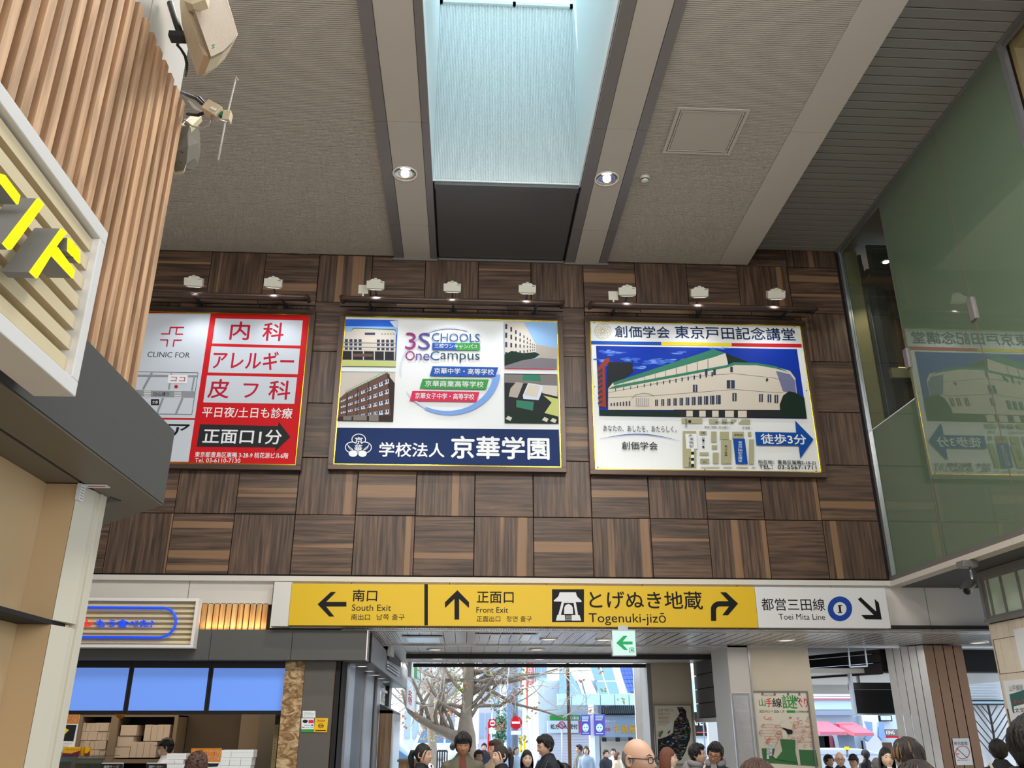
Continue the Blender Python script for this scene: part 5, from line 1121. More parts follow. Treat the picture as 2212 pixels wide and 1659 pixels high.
b = MB().m('black')
for i in range(14): b.box(a_+.02, a_+.028, 11.297, 11.3, 1.3+i*.035, 1.308+i*.035)
b.build('dots', mr2, kind='stuff')
shf = thing('shelf_unit', 'taupe open shelf unit full of pale boxes behind the counter', 'shelf', (-4, 12.8, 0))
SYF = 12.6
def shx(px): return at(px, 1590, 'y', SYF).x
def shz(py): return at(250, py, 'y', SYF).z
za, zb_ = shz(1640), shz(1545)
b = [(shx(165), shx(174), za, zb_), (shx(236), shx(252), za-.02, zb_), (shx(373), shx(381), za, zb_)]
for q in b: MB().m('shelf_taupe').box(q[0], q[1], SYF-.02, SYF+.4, q[2]-.6, q[3]).build('upright', shf)
for q in ((shx(165), shx(381), zb_-.02, zb_), (shx(165), shx(381), za-.05, za), (shx(165), shx(381), za-.45, za-.42)): MB().m('shelf_taupe').box(q[0], q[1], SYF-.01, SYF+.4, q[2], q[3]).build('shelf_board', shf)
MB().m('black').box(shx(165), shx(381), SYF+.40, SYF+.43, za-.6, zb_).build('back_board', shf)
mat('carton', (212, 196, 180), .6, var=.04)
ORD = ['first', 'second', 'third', 'fourth', 'fifth', 'sixth', 'seventh', 'eighth']
def carton(x0, x1, z0, z1, y0=SYF+.02, d=.3, grp='pale cartons on the taupe shelf', lb='plain pale carton packed on the taupe shelf behind the counter', m='carton'):
    if y0 < 11.5: z0 = max(z0, 1.042)
    if z1-z0 < .035: return
    o = thing('carton', lb, 'box', ((x0+x1)/2, y0+d/2, z0), grp)
    MB().m(m).box(x0+.002, x1-.002, y0, y0+d, z0, z1-.012).build('base', o, .002); MB().m(m).box(x0+.0005, x1-.0005, y0-.001, y0+d+.001, z1-.03, z1-.002).build('lid', o, .002)
rnd = random.Random(11)
def row(where, pxs, py1, py0, d=.3, y0=SYF+.02):
    for i, (p, q) in enumerate(zip(pxs[:-1], pxs[1:])): carton(shx(p), shx(q), shz(py1), shz(py0)-rnd.uniform(0, .004), y0+rnd.uniform(0, .02), d, lb='%s pale carton from the left %s' % (ORD[i], where))
def RS(*v): return [100+x/7.9 for x in v]
def RZ(y_): return 1520+y_/7.9
z_ = [RZ(v) for v in (933, 783, 622, 468, 322)]
row('in the bottom row, left shelf bay', RS(520, 640, 730, 850, 940, 1040), RZ(937), RZ(785)); row('in the third row, left shelf bay', RS(480, 572, 660, 745, 830, 915, 1035), RZ(783), RZ(627)); row('in the second row, left shelf bay', RS(505, 565, 695, 850, 935, 1020, 1095), RZ(625), RZ(472)); row('in the top row, left shelf bay', RS(530, 632, 712, 795, 875, 1035, 1118), RZ(470), RZ(322))
row('at the bottom of the right bay wide stack', RS(1185, 1450), RZ(927), RZ(740)); row('mid way up the right bay wide stack', RS(1205, 1480), RZ(738), RZ(550)); row('on top of the right bay wide stack', RS(1240, 1520), RZ(548), RZ(362))
row('in the lower row, right shelf bay', RS(1455, 1565, 1680, 1790, 1900), RZ(925), RZ(645)); row('in the upper row, right shelf bay', RS(1650, 1765, 1875, 1980, 2090), RZ(640), RZ(355))
# counter with glass case, cartons and promotional posters
co = thing('shop_counter', 'shop counter with a glass case in front of the shelves', 'counter', (-3.6, 10.9, 0))
MB().m('shop_brown').box(-5.4, -2.25, 10.7, 11.3, 0, 1.0).build('body', co); MB().m('shelf_taupe').box(-5.4, -2.2, 10.68, 11.32, 1.0, 1.04).build('worktop', co); MB().m('shop_glass').box(-5.3, -4.0, 10.72, 10.726, 1.04, 1.36).box(-5.3, -4.0, 10.72, 11.2, 1.355, 1.36).build('glass_case', co)
YC = 10.85
def cx_(px): return at(px, 1620, 'y', YC).x
def cz2(py): return at(450, py, 'y', YC).z
def RQ(*v): return [340+x/7.373 for x in v]
def RT(y_): return 1520+y_/7.373
zt = [cz2(RT(v)) for v in (1110, 985, 860, 735)]
lbC = 'white cake carton stacked on the counter right of the orange poster'
for r_, xs_ in enumerate(((985, 1165, 1340, 1510), (995, 1170, 1345, 1520), (1025, 1180, 1535))):
    for i, (p, q) in enumerate(zip(xs_[:-1], xs_[1:])): carton(cx_(340+p/7.373), cx_(340+q/7.373), zt[r_], zt[r_+1], YC, .2, 'white cake cartons on the counter', '%s white cake carton right of the orange board, %s row' % (ORD[i], ('third', 'second', 'top')[r_]), 'sheet_white')
for i in range(3): carton(cx_(340+(990+i*175)/7.373), cx_(340+(1160+i*175)/7.373), 1.04, zt[0], YC, .2, 'white cake cartons on the counter', '%s white cake carton right of the orange board, bottom row' % ORD[i], 'sheet_white')
for r_, xs_ in enumerate(((135, 290, 430), (150, 465))):
    for i, (p, q) in enumerate(zip(xs_[:-1], xs_[1:])): carton(cx_(340+p/7.373), cx_(340+q/7.373), cz2(RT(960-r_*72)), cz2(RT(888-r_*95)), YC+.02, .2, 'low cartons beside the curly haired customer', ('left white carton under the wide one, beside the curly haired customer', 'right white carton under the wide one, beside the curly haired customer', 'wide white carton on top, left of the curly haired customer')[r_*2+i], 'sheet_white')
carton(cx_(340+135/7.373), cx_(340+465/7.373), 1.04, cz2(RT(962)), YC+.02, .2, 'low cartons beside the curly haired customer', 'lowest white carton of the pile left of the curly haired customer', 'sheet_white')
def promo(label, ox, oy, sc, q, Y, z0, name='promo_poster'):
    F = Flat('y', Y, ox, oy, sc); t = thing(name, label, 'poster', F.P(*q[0])); P = [F.P(*p) for p in q]; P[0].z = P[1].z = z0
    MB().m('sheet_white').prism(P, (0, .01, 0)).build('board', t); return t, F
mat('promo_orange', (206, 124, 24), .45); mat('promo_red', (150, 26, 30), .45)
t, F = promo('orange promotional board behind the curly haired customer', 340, 1520, 7.373, [(520, 1100), (985, 1100), (1022, 708), (540, 712)], 10.80, 1.04)
F.poly('promo_orange', [(522, 925), (1002, 932), (1022, 708), (540, 712)]).build('orange_panel', t); F.text('sheet_white', 'テレビで!', 556, 742, 1000, 838, .04).up().text('promo_red', 'テレビで!', 562, 748, 994, 832, .012); F.text('sheet_white', '紹介されました!!', 545, 842, 975, 905, .04).up().text('promo_red', '紹介されました!!', 550, 847, 970, 900, .01); F.build('lettering', t)
F.poly('charcoal', [(760, 1010), (960, 1000), (985, 950), (780, 950)]).build('food_photo', t)
t, F = promo('orange and white promotional board at the left end of the counter', 100, 1520, 7.9, [(80, 900), (450, 905), (570, 185), (150, 185)], 10.8, 1.3)
F.poly('promo_orange', [(150, 345), (545, 345), (570, 185), (170, 185)]).poly('charcoal', [(150, 635), (462, 645), (520, 362), (190, 355)]).poly('promo_orange', [(60, 900), (262, 900), (275, 820), (80, 820)]).up()
F.text('sheet_white', 'ビで!', 320, 192, 520, 245, .03).up().text('promo_red', 'ビで!', 324, 195, 516, 240, .01); F.text('sheet_white', 'ました!!', 300, 250, 505, 315, .03).up().text('promo_red', 'ました!!', 304, 254, 500, 310, .01); F.text('promo_red', 'サタンデスにて', 215, 668, 440, 698); F.text('promo_red', 'テレビで', 210, 712, 370, 740)
F.poly('yellow', [(248, 570), (240, 440), (300, 400), (390, 450), (300, 540)]); F.build('print', t)
for i, (p, q) in enumerate(((262, 590), (590, 640), (640, 745))):
    t = thing('cake_packet', ('yellow and purple cake packet lying on the counter case', 'narrow yellow cake packet standing beside the wide one', 'yellow and purple cake packet, rightmost on the counter case')[i], 'packet', at(100+p/7.9, 1630, 'y', 10.76), 'yellow cake packets')
    F = Flat('y', 10.74, 100, 1520, 7.9); A, B_ = F.P(p, 905), F.P(q, 740); MB().m(mat('packet_yellow', (212, 160, 20), .4)).box(A.x, B_.x-.003, 10.742, 10.80, 1.361, B_.z).build('box', t)
    if i != 1: F.poly(mat('packet_purple', (96, 20, 50), .4), [(p+6, 898), (p+2+(q-p)*.9, 900), (p+4+(q-p)*.95, 800), (p+(q-p)*.5, 850), (p+16, 840)])
    if i == 0: F.text('promo_red', 'チーズケーキ', 340, 765, 560, 800)
    if i == 1: F.rect('promo_orange', p+6, 790, q-10, 850)
    F.build('print', t)
for i, (p, q, s_) in enumerate(((930, 1310, '濃厚チーズ'), (1700, 2060, '濃厚チーズバー'))):
    F = Flat('y', 10.66, 100, 1520, 7.9); t = thing('price_card', ('dark name card on the counter below the cartons', 'dark name card on the counter below the capped shop worker')[i], 'card', F.P((p+q)/2, 1098)); A, B_ = F.P(p, 1150), F.P(q, 1018)
    MB().m('sheet_white').box(A.x-.004, B_.x+.004, 10.663, 10.668, 1.05, B_.z+.006).build('border', t); F.poly('charcoal', [(p-5, 1180), (q-5, 1180), (q, 1024), (p, 1024)]).build('card', t); F.text('cream_b', s_, p+50, 1055, q-70, 1098, .0).build('lettering', t)
light('shop_lamps', 'AREA', (-3.8, 11.9, 2.44), energy=26, color=(1, .82, .6), size=3.6, size_y=.8, target=(-3.8, 12.1, 0))
wp = thing('counter_lamp', 'small brown paper lamp shade hanging over the cartons', 'lamp', at(260, 1548, 'y', 12.2)); q = at(260, 1545, 'y', 12.2)
MB().m('promo_orange', True).lathe((q.x, q.y, q.z-.04), [(.02, 0), (.055, .03), (.075, .07), (.07, .075)], 14).build('shade', wp); MB().m('dark_steel').box(q.x-.004, q.x+.004, q.y-.004, q.y+.004, q.z+.03, 2.5).build('cord', wp)
# ------------------------------------------------------------------ the street outside
mat('asphalt', (120, 120, 122), .8, var=.06, vscale=2); mat('pavement', (176, 172, 166), .7, var=.06, vscale=2)
MB().m('pavement').box(-40, 60, 18.5, 26, -.25, -.02).build('pavement', kind='structure'); MB().m('asphalt').box(-60, 80, 26, 120, -.3, -.05).build('street', kind='structure')
for n, c in dict(far_white=(232, 236, 240), far_blue=(206, 222, 236), far_lilac=(206, 204, 226), far_cyan=(196, 228, 236), far_grey=(178, 186, 196), far_win=(160, 182, 208), far_red=(214, 84, 70), glass_blue=(96, 138, 184), arcade=(186, 220, 232), solar=(36, 74, 170),  # far and awning colours lightened to carry the haze and overexposure outside
                 purple=(86, 72, 180), shutter=(196, 202, 218), stone_blue=(140, 160, 184), magenta=(200, 60, 104), awning=(196, 104, 122), denim=(128, 160, 206), bark=(112, 100, 88), leaf_orange=(226, 160, 116), leaf_green=(178, 196, 110), leaf_red=(216, 128, 110), pole=(120, 132, 150), gold_letter=(214, 166, 60)).items():
    mat(n, c, .6)
MATS['bark'] = mat('tree_bark', (150, 138, 124), .8, bump=.6, bscale=14, var=.25, vscale=9)
def building(label, px0, px1, Y, h, m, rows, cols, d=3, wm='far_win', top=None):
    x0, x1 = at(px0, 1550, 'y', Y).x, at(px1, 1550, 'y', Y).x
    t = thing('building', label, 'building', ((x0+x1)/2, Y+d/2, 0)); MB().m(m).box(x0, x1, Y, Y+d, -.05, h).build('wall', t)
    cw = (x1-x0)/cols; rh = 3.0
    for r in range(rows):
        for c in range(cols):
            f = MB().m('far_grey').box(x0+cw*(c+.16), x0+cw*(c+.84), Y-.05, Y+.02, 1.2+r*rh, 2.9+r*rh).build('window', t)
            MB().m(wm).box(x0+cw*(c+.2), x0+cw*(c+.8), Y-.07, Y-.04, 1.3+r*rh, 2.8+r*rh).build('pane', f)
    MB().m('far_grey').box(x0-.1, x1+.1, Y-.1, Y+d, h, h+.3).build('roof_edge', t)
    return t
building('pale blue building behind the tree, farthest left in the exit', 872, 925, 62, 19, 'far_blue', 6, 3)
building('white building with narrow windows directly behind the tree crown', 930, 985, 70, 24, 'far_white', 7, 3)
building('lilac building seen right of the thick tree trunk', 1034, 1062, 66, 22, 'far_lilac', 7, 2)
building('grey building between the tree and the round red sign', 1064, 1082, 58, 20, 'far_grey', 6, 2)
building('tall white building behind the no entry sign', 1084, 1110, 52, 22, 'far_white', 7, 2)
building('cyan building behind the utility pole', 1113, 1134, 56, 19, 'far_cyan', 6, 2)
rb_ = building('white building carrying the tall red vertical sign', 1137, 1156, 44, 18, 'far_white', 5, 1)
building('pale cyan building left of the arcade roof', 1159, 1184, 46, 15, 'far_cyan', 4, 2)
vs = thing('vertical_sign', 'tall red vertical sign on the white building left of the arcade', 'sign', at(1146, 1530, 'y', 43.5))
A, B_ = at(1138, 1530, 'y', 43.4), at(1153, 1425, 'y', 43.4); MB().m('far_red').box(A.x, B_.x, 43.4, 44.0, A.z, B_.z).build('board', vs); F = Flat('y', 43.39); F.vtext('far_white', '中華料理店', 1141, 1440, 1150, 1524, .01).build('lettering', vs)
# arcade roof and shops opposite, Y = 30
YA = 30
ar = thing('arcade_roof', 'pale blue arcade canopy with blue glass and solar panels', 'roof', at(1300, 1510, 'y', YA))
A, B_ = at(1204, 1523, 'y', YA), at(1420, 1499, 'y', YA); n = 7
for i in range(n):
    a_ = A.x+(B_.x-A.x)*i/n; b_ = A.x+(B_.x-A.x)*(i+1)/n; MB().m('arcade').box(a_+.01, b_-.01, YA, YA+.2, A.z, B_.z).build('fascia_panel', ar)
def slope(q, m, nm, lift=0, y1=32.0):
    P = []
    for x, y_ in q:
        Y = YA+.1+(1500-y_)/60*(y1-YA)+lift; P.append(at(x, y_, 'y', Y))
    return MB().m(m).prism(P, (0, .04, 0)).build(nm, ar)
slope([(1208, 1499), (1258, 1499), (1232, 1450), (1208, 1440)], 'glass_blue', 'glass_pane'); slope([(1236, 1446), (1248, 1445), (1262, 1499), (1258, 1499)], 'far_white', 'glazing_bar')
slope([(1250, 1440), (1262, 1440), (1290, 1499), (1266, 1499)], 'arcade', 'roof_panel')
for (a_, b_, c, d_) in (((1275, 1440), (1296, 1440), (1304, 1470), (1285, 1470)), ((1299, 1440), (1322, 1440), (1330, 1470), (1307, 1470)), ((1286, 1472), (1305, 1472), (1314, 1499), (1294, 1499)), ((1308, 1472), (1331, 1472), (1339, 1499), (1317, 1499))): slope([d_, c, b_, a_], 'glass_blue', 'glass_pane')
slope([(1341, 1499), (1354, 1499), (1338, 1440), (1326, 1440)], 'arcade', 'roof_panel')
for r in range(6):
    for c in range(8):
        x_ = 1338+r*3.2+c*7.4; y_ = 1441+r*9; slope([(x_+3, y_+8.2), (x_+9.6, y_+8.2), (x_+6.8, y_), (x_, y_)], 'solar', 'solar_cell')
slope([(1350, 1499), (1420, 1499), (1420, 1438), (1334, 1438)], 'far_blue', 'backing_sheet', .15)
for x in (1277, 1392):
    A, B_ = at(x, 1659, 'y', YA-.3), at(x+10, 1659, 'y', YA-.3); MB().m('far_white').box(A.x, B_.x, YA-.3, YA, -.05, at(x, 1523, 'y', YA).z).build('post', ar)
ph = thing('shop_building', 'shuttered pharmacy opposite with a green sign strip', 'building', at(1220, 1600, 'y', YA+1))
def fbox(F_y, q, m, par, nm, d=.15):
    A, B_ = at(q[0], q[3], 'y', F_y), at(q[2], q[1], 'y', F_y); return MB().m(m).box(A.x, B_.x, F_y, F_y+d, A.z, B_.z).build(nm, par)
fbox(YA+1.2, (1165, 1470, 1290, 1720), 'far_blue', ph, 'wall', 5); fbox(YA+.9, (1188, 1545, 1253, 1556), 'b_green', ph, 'green_strip'); fbox(YA+.9, (1183, 1557, 1250, 1583), 'far_blue', ph, 'sign_board'); fbox(YA+.9, (1250, 1557, 1256, 1583), 'magenta', ph, 'red_panel')
for i in range(22):
    for a_, b_ in ((1192, 1228), (1234, 1275)): fbox(YA+1.0, (a_, 1586+i*6, b_, 1591.6+i*6), 'shutter', ph, 'shutter_slat', .03)
F = Flat('y', YA+.88, 1120, 1420, 6.943); F.text('far_white', 'フクロ薬局', 690, 882, 905, 935, .02); F.text('tree_d', '処方せん受付', 478, 1000, 888, 1075, .02).build('lettering', ph)
sb2 = thing('shop_building', 'confectionery shop opposite with gold raised lettering', 'building', at(1345, 1600, 'y', YA+1))
fbox(YA+1.3, (1297, 1520, 1420, 1720), 'far_grey', sb2, 'wall', 5); fbox(YA+.7, (1306, 1548, 1385, 1592), 'stone_blue', sb2, 'sign_board'); fbox(YA+.6, (1300, 1541, 1380, 1545), 'charcoal', sb2, 'ledge')
for i in range(18): fbox(YA+.6, (1300+i*4.3, 1524, 1301.6+i*4.3, 1541), 'charcoal', sb2, 'railing_bar', .05)
F = Flat('y', YA+.68, 1120, 1420, 6.943); F.text('gold_letter', '千鳥屋', 1412, 1010, 1770, 1145, .02, depth=.05); F.text('magenta', '名菓', 1295, 1055, 1380, 1108, .02); F.text('far_white', '本店おいしさ', 1280, 940, 1450, 975, .01).build('lettering', sb2)
for a_ in (1301, 1330, 1358): fbox(YA+.65, (a_, 1593, a_+9, 1602), 'charcoal', sb2, 'noren', .03)
fbox(YA+1.2, (1302, 1600, 1380, 1720), 'cream_b', sb2, 'shop_window', .05)
for i, (a_, b_, c, d_) in enumerate(((1255, 1545, 1275, 1588), (1284, 1543, 1306, 1589))):
    t = thing('purple_banner', ('purple street banner left of the arcade post', 'purple street banner right of the arcade post')[i], 'banner', at((a_+c)/2, d_, 'y', 29.6)); fbox(29.6, (a_, b_, c, d_), 'purple', t, 'cloth', .02)
    F = Flat('y', 29.58); F.ell('far_cyan', (a_+c)/2, 1572, (c-a_)*.34, 9); [F.rect('far_cyan', a_+2, b_+3+k*4, c-3-k, b_+5+k*4) for k in range(3)]; F.rect('far_cyan', a_+3, d_-5, c-3, d_-3.5).up(); F.rect('purple', (a_+c)/2-4, 1570, (a_+c)/2-2, 1573).rect('purple', (a_+c)/2+2, 1570, (a_+c)/2+4, 1573).rect('purple', (a_+c)/2-1.5, 1577, (a_+c)/2+1.5, 1578).build('print', t)
    A = at(a_, b_-1, 'y', 29.65); B_ = at(1281, b_-1, 'y', 29.72); MB().m('pole').bar(A, B_, .03).build('arm', t)
def post(label, px, Y, ztop, m='pole', r=.06, name='street_pole', cat='pole'):
    P = at(px, 1600, 'y', Y); t = thing(name, label, cat, (P.x, Y, 0)); MB().m(m, True).cyl((P.x, Y, -.05), (P.x, Y, ztop), r, 12).build('shaft', t); return t, P.x
t, _ = post('slim brown lamp post in front of the pharmacy', 1230, 24, 6.5, 'bronze', .045)
t, x_ = post('blue grey utility pole carrying the no entry sign', 1112, 30, 9, 'pole', .1)
A = at(1115, 1561, 'y', 29.7); MB().m('bar_red').cyl((A.x, 29.8, A.z), (A.x, 29.78, A.z), .2, 24).build('sign_disc', t); MB().m('far_white').box(A.x-.13, A.x+.13, 29.76, 29.78, A.z-.035, A.z+.035).box(A.x-.16, A.x+.16, 29.76, 29.8, A.z-.36, A.z-.24).build('white_bar', t)
t, x_ = post('blue utility pole left of the no entry sign', 1103, 34, 12, 'denim', .14)
t, x_ = post('thin pole with a blue and red no parking disc before the pharmacy', 1214, 22, 1.83, 'far_grey', .02)
A = at(1214, 1566, 'y', 21.9); MB().m('bar_red').cyl((A.x, 21.95, A.z), (A.x, 21.93, A.z), .085, 24).m('denim').cyl((A.x, 21.93, A.z), (A.x, 21.92, A.z), .062, 24).build('sign_disc', t); MB().m('bar_red').bar((A.x-.04, 21.915, A.z+.04), (A.x+.04, 21.915, A.z-.04), .014, .004, (0, 1, 0)).build('slash', t)
t, x_ = post('red pole with a square red and white round emblem sign', 1055, 28, 1.9, 'bar_red', .03)
A = at(1064, 1562, 'y', 27.9); MB().m('bar_red').box(A.x-.11, A.x+.11, 27.95, 28, A.z-.11, A.z+.11).m('far_white').cyl((A.x, 27.945, A.z), (A.x, 27.94, A.z), .085, 20).m('bar_red').box(A.x-.06, A.x+.06, 27.93, 27.94, A.z-.02, A.z+.02).m('far_white').box(A.x-.11, A.x+.11, 27.95, 28, A.z-.3, A.z-.14).build('sign_board', t)
t = thing('yellow_sign', 'two yellow upright sign boards on the street, right of the long haired woman', 'sign', at(1130, 1625, 'y', 26)); fbox(26, (1123, 1590, 1127, 1625), 'yellow', t, 'board', .05); fbox(26, (1131, 1588, 1135, 1625), 'yellow', t, 'board', .05)
t = thing('street_shrub', 'dark green clipped shrub tree behind the street signs', 'shrub', at(1083, 1600, 'y', 36)); rnd = random.Random(2)
b = MB().m(mat('shrub_green', (70, 120, 90), .8)); c0_ = at(1083, 1572, 'y', 36)
for i in range(420):
    v = Vector((rnd.gauss(0, .16), rnd.gauss(0, .16), rnd.gauss(0, .35))); p = c0_+v; u1 = Vector((rnd.uniform(-1, 1), rnd.uniform(-1, 1), rnd.uniform(-1, 1))).normalized()*.08; u2 = u1.cross(Vector((rnd.uniform(-1, 1), rnd.uniform(-1, 1), 1))).normalized()*.05; b.poly([p-u1, p+u2, p+u1, p-u2])
b.build('foliage', t, kind='stuff'); MB().m('bark').cyl((c0_.x, 36, -.05), (c0_.x, 36, c0_.z), .05, 8).build('stem', t)
# shops to the right
rs = thing('shop_building', 'blue grey shop row opposite with a magenta sign and pink awning', 'building', at(1850, 1580, 'y', 31))
fbox(31.2, (1740, 1380, 1990, 1720), 'far_blue', rs, 'wall', 6); fbox(30.9, (1762, 1512, 1846, 1533), 'arcade', rs, 'upper_fascia', .4); fbox(30.85, (1762, 1534, 1850, 1545), 'stone_blue', rs, 'blue_band', .3); fbox(30.8, (1755, 1509, 1850, 1511.5), 'awning', rs, 'pink_beam', .4)
for i in range(12): fbox(30.9, (1740, 1450+i*5, 1990, 1453.5+i*5), 'far_white', rs, 'louvre', .06)
fbox(30.3, (1767, 1564, 1843, 1579), 'magenta', rs, 'magenta_sign', .2)
F = Flat('y', 30.28, 1600, 1380, 1784/300); F.text('far_white', 'Rakuten', 1100, 1118, 1335, 1165, .03).build('lettering', rs)
for q in ((1770, 1579, 1826, 1588), (1843, 1581, 1884, 1590)):
    A, B_ = at(q[0], q[3], 'y', 29.3), at(q[2], q[1], 'y', 29.3); MB().m('awning').hexa([(A.x, 29.2, A.z), (B_.x, 29.2, A.z), (B_.x, 30.6, A.z+.1), (A.x, 30.6, A.z+.1), (A.x, 29.2, A.z+.1), (B_.x, 29.2, A.z+.1), (B_.x, 30.6, B_.z+.3), (A.x, 30.6, B_.z+.3)]).build('awning', rs)
fbox(30.5, (1827, 1578, 1843, 1720), 'stone_blue', rs, 'column', .5); fbox(30.9, (1772, 1590, 1790, 1720), 'charcoal', rs, 'doorway', .2); fbox(30.9, (1784, 1590, 1803, 1625), 'awning', rs, 'display', .1); fbox(30.9, (1805, 1592, 1826, 1640), 'denim', rs, 'display', .1)
for a_, b_ in ((1860, 1880), (1886, 1898), (1902, 1926)):
    w_ = fbox(31.0, (a_, 1545, b_, 1558), 'charcoal', rs, 'window', .1); fbox(30.95, (a_+2, 1546, (a_+b_)/2-1, 1556), 'far_blue', w_, 'pane', .05); fbox(30.95, ((a_+b_)/2+1, 1546, b_-2, 1556), 'far_blue', w_, 'pane', .05)
for q in (((1869, 1558), (1884, 1560), (1886, 1590), (1876, 1602), (1868, 1596), (1878, 1580)), ((1898, 1560), (1911, 1560), (1910, 1578), (1914, 1592), (1906, 1600), (1898, 1590))): MB().m('denim').prism([at(x, y_, 'y', 30.2) for x, y_ in q], (0, .12, 0)).build('denim_sign', rs)
fbox(30.6, (1911, 1575, 1944, 1591), 'stone_d', rs, 'shop_sign', .2); fbox(30.5, (1915, 1590, 1942, 1594), 'bar_red', rs, 'red_strip', .1)
F = Flat('y', 30.58, 1860, 1380, 2093/352); F.text('far_white', 'KING', 322, 1178, 428, 1228, .04).build('lettering', rs)
fbox(30.8, (1886, 1545, 1896, 1720), 'far_white', rs, 'white_column', .4); fbox(31.0, (1950, 1577, 1976, 1600), 'shutter', rs, 'shutter', .1); fbox(31.0, (1868, 1600, 1882, 1640), 'charcoal', rs, 'doorway', .1); fbox(31.0, (1905, 1604, 1926, 1640), 'brown_b', rs, 'shop_window', .1)
t = thing('yellow_figure_sign', 'small yellow cut out sign before the shop row', 'sign', at(1829, 1632, 'y', 27)); MB().m('yellow').prism([at(x, y_, 'y', 27) for x, y_ in ((1826, 1613), (1834, 1613), (1835, 1618), (1832, 1622), (1833, 1636), (1827, 1636), (1828, 1622), (1825, 1618))], (0, .05, 0)).build('board', t)
# cafe between the pillars
cfe = thing('cafe_front', 'dark cafe front seen between the two cream pillars', 'building', at(1530, 1590, 'y', 29)); fbox(29, (1480, 1470, 1600, 1538), 'far_cyan', cfe, 'upper_wall', 5); fbox(29, (1470, 1538, 1536, 1590), 'charcoal', cfe, 'sign_board', .2); fbox(28.95, (1505, 1581, 1530, 1583), 'far_red', cfe, 'red_line', .1); fbox(29.1, (1470, 1590, 1600, 1720), 'far_blue', cfe, 'shop_window', .2)
F = Flat('y', 28.9, 1380, 1380, 1665/280); F.text('far_white', 'CAFÉ', 625, 1010, 816, 1112, .04).build('lettering', cfe)
t = thing('blue_flag', 'blue flag hanging beside the dark cafe front', 'flag', at(1532, 1600, 'y', 26)); MB().m('denim').prism([at(x, y_, 'y', 26) for x, y_ in ((1520, 1551), (1543, 1550), (1546, 1600), (1532, 1585), (1526, 1570))], (0, .02, 0)).build('cloth', t); A = at(1518, 1549, 'y', 26); MB().m('pole').cyl((A.x, 26.01, -.05), (A.x, 26.01, A.z+.03), .02, 8).bar((A.x, 26.01, A.z), (A.x+.5, 26.01, A.z), .02).build('pole', t)
t = thing('ribbed_screen', 'white ribbed screen beside the dark cafe front', 'screen', at(1560, 1600, 'y', 19))
for i in range(5): fbox(19+i*.3, (1541+i*8, 1506, 1548+i*8, 1720), 'far_white', t, 'panel', .1)
t = thing('sunlit_cladding', 'tall white translucent screen at the outer edge of the map pillar', 'screen', at(1396, 1600, 'y', 17.2)); fbox(17.2, (1386, 1400, 1402, 1800), 'far_white', t, 'panel', .06)  # outer cladding of the map pillar, sunlight put into its white
for i in range(5): fbox(17.18, (1387, 1470+i*32, 1401, 1471+i*32), 'far_grey', t, 'seam', .02)
# white screen, far right, with tree branch shadows built as dark bars
lw_ = thing('shadowed_screen', 'white glazed screen with dark chevron branches beside the brown column', 'screen', at(2125, 1600, 'y', 17.5))
YL = 17.5; fbox(YL+.1, (2080, 1400, 2190, 1900), 'far_white', lw_, 'glazing', .05)
for i in range(10): fbox(YL, (2080, 1452+i*6, 2175, 1454+i*6), 'far_grey', lw_, 'louvre', .03)
fbox(YL-.02, (2080, 1512, 2175, 1514.5), 'charcoal', lw_, 'rail', .05); fbox(YL-.02, (2080, 1520, 2175, 1523), 'charcoal', lw_, 'rail', .05); fbox(YL, (2090, 1514, 2175, 1520), 'arcade', lw_, 'blue_strip', .04)
tr_ = [(2134, 1523), (2142, 1560), (2147, 1590), (2152, 1640), (2156, 1680)]
b = MB().m('dark_steel'); b.tube([at(x, y_, 'y', YL-.03) for x, y_ in tr_], .022, 6); b.build('stem_shadow', lw_)
for i in range(6):
    y_ = 1548+i*19; x_ = 2139+(y_-1540)*.14
    for sg in (-1, 1): MB().m('dark_steel').tube([at(x_, y_, 'y', YL-.03), at(x_+sg*26-4, y_-36, 'y', YL-.03), at(x_+sg*44-8, y_-62, 'y', YL-.03)] if y_-62 > 1524 else [at(x_, y_, 'y', YL-.03), at(x_+sg*(y_-1524)*.7-3, 1524, 'y', YL-.03)], .012, 5).build('branch_shadow', lw_)
# ------------------------------------------------------------------ the street tree
TY = 19.5
tree = thing('street_tree', 'big bare plane tree with a long left bough in front of the exit', 'tree', (at(1008, 1640, 'y', TY).x, TY, 0))
def tp_(x, y_, dy=0): return at(x, y_, 'y', TY+dy)
base = tp_(1009, 1655); 
trunk = [Vector((base.x, TY, -.05)), Vector((base.x, TY, .4)), tp_(1009, 1640), tp_(1007, 1590), tp_(1006, 1560), tp_(1008, 1530), tp_(1012, 1490), tp_(1013, 1440), tp_(1016, 1390), tp_(1012, 1340)]
MB().m('bark', True).tube(trunk, [.30, .23, .20, .205, .15, .12, .125, .12, .10, .08], 14).build('trunk', tree)
MB().m('bark', True).tube([tp_(1004, 1612), tp_(985, 1592), tp_(960, 1580), tp_(930, 1566), tp_(905, 1552, -.2), tp_(885, 1535, -.4), tp_(878, 1520, -.5), tp_(868, 1490, -.6)], [.17, .125, .10, .085, .075, .06, .05, .03], 10).build('bough', tree)
rnd = random.Random(21); twigs = MB().m(mat('twig', (190, 184, 176), .8)); leaves = MB(); nl = [0]
def leaf(p, k=1):
    leaves.m(rnd.choice(('leaf_orange', 'leaf_orange', 'leaf_green', 'leaf_red', 'leaf_green')))
    for i in range(k):
        q = p+Vector((rnd.gauss(0, .05), rnd.gauss(0, .05), rnd.gauss(0, .05))); a_ = Vector((rnd.uniform(-1, 1), rnd.uniform(-.4, .4), rnd.uniform(-1, 1))).normalized()*.035; b_ = a_.cross(Vector((0, 1, .3))).normalized()*.022
        leaves.poly([q-a_, q+b_, q+a_, q-b_])
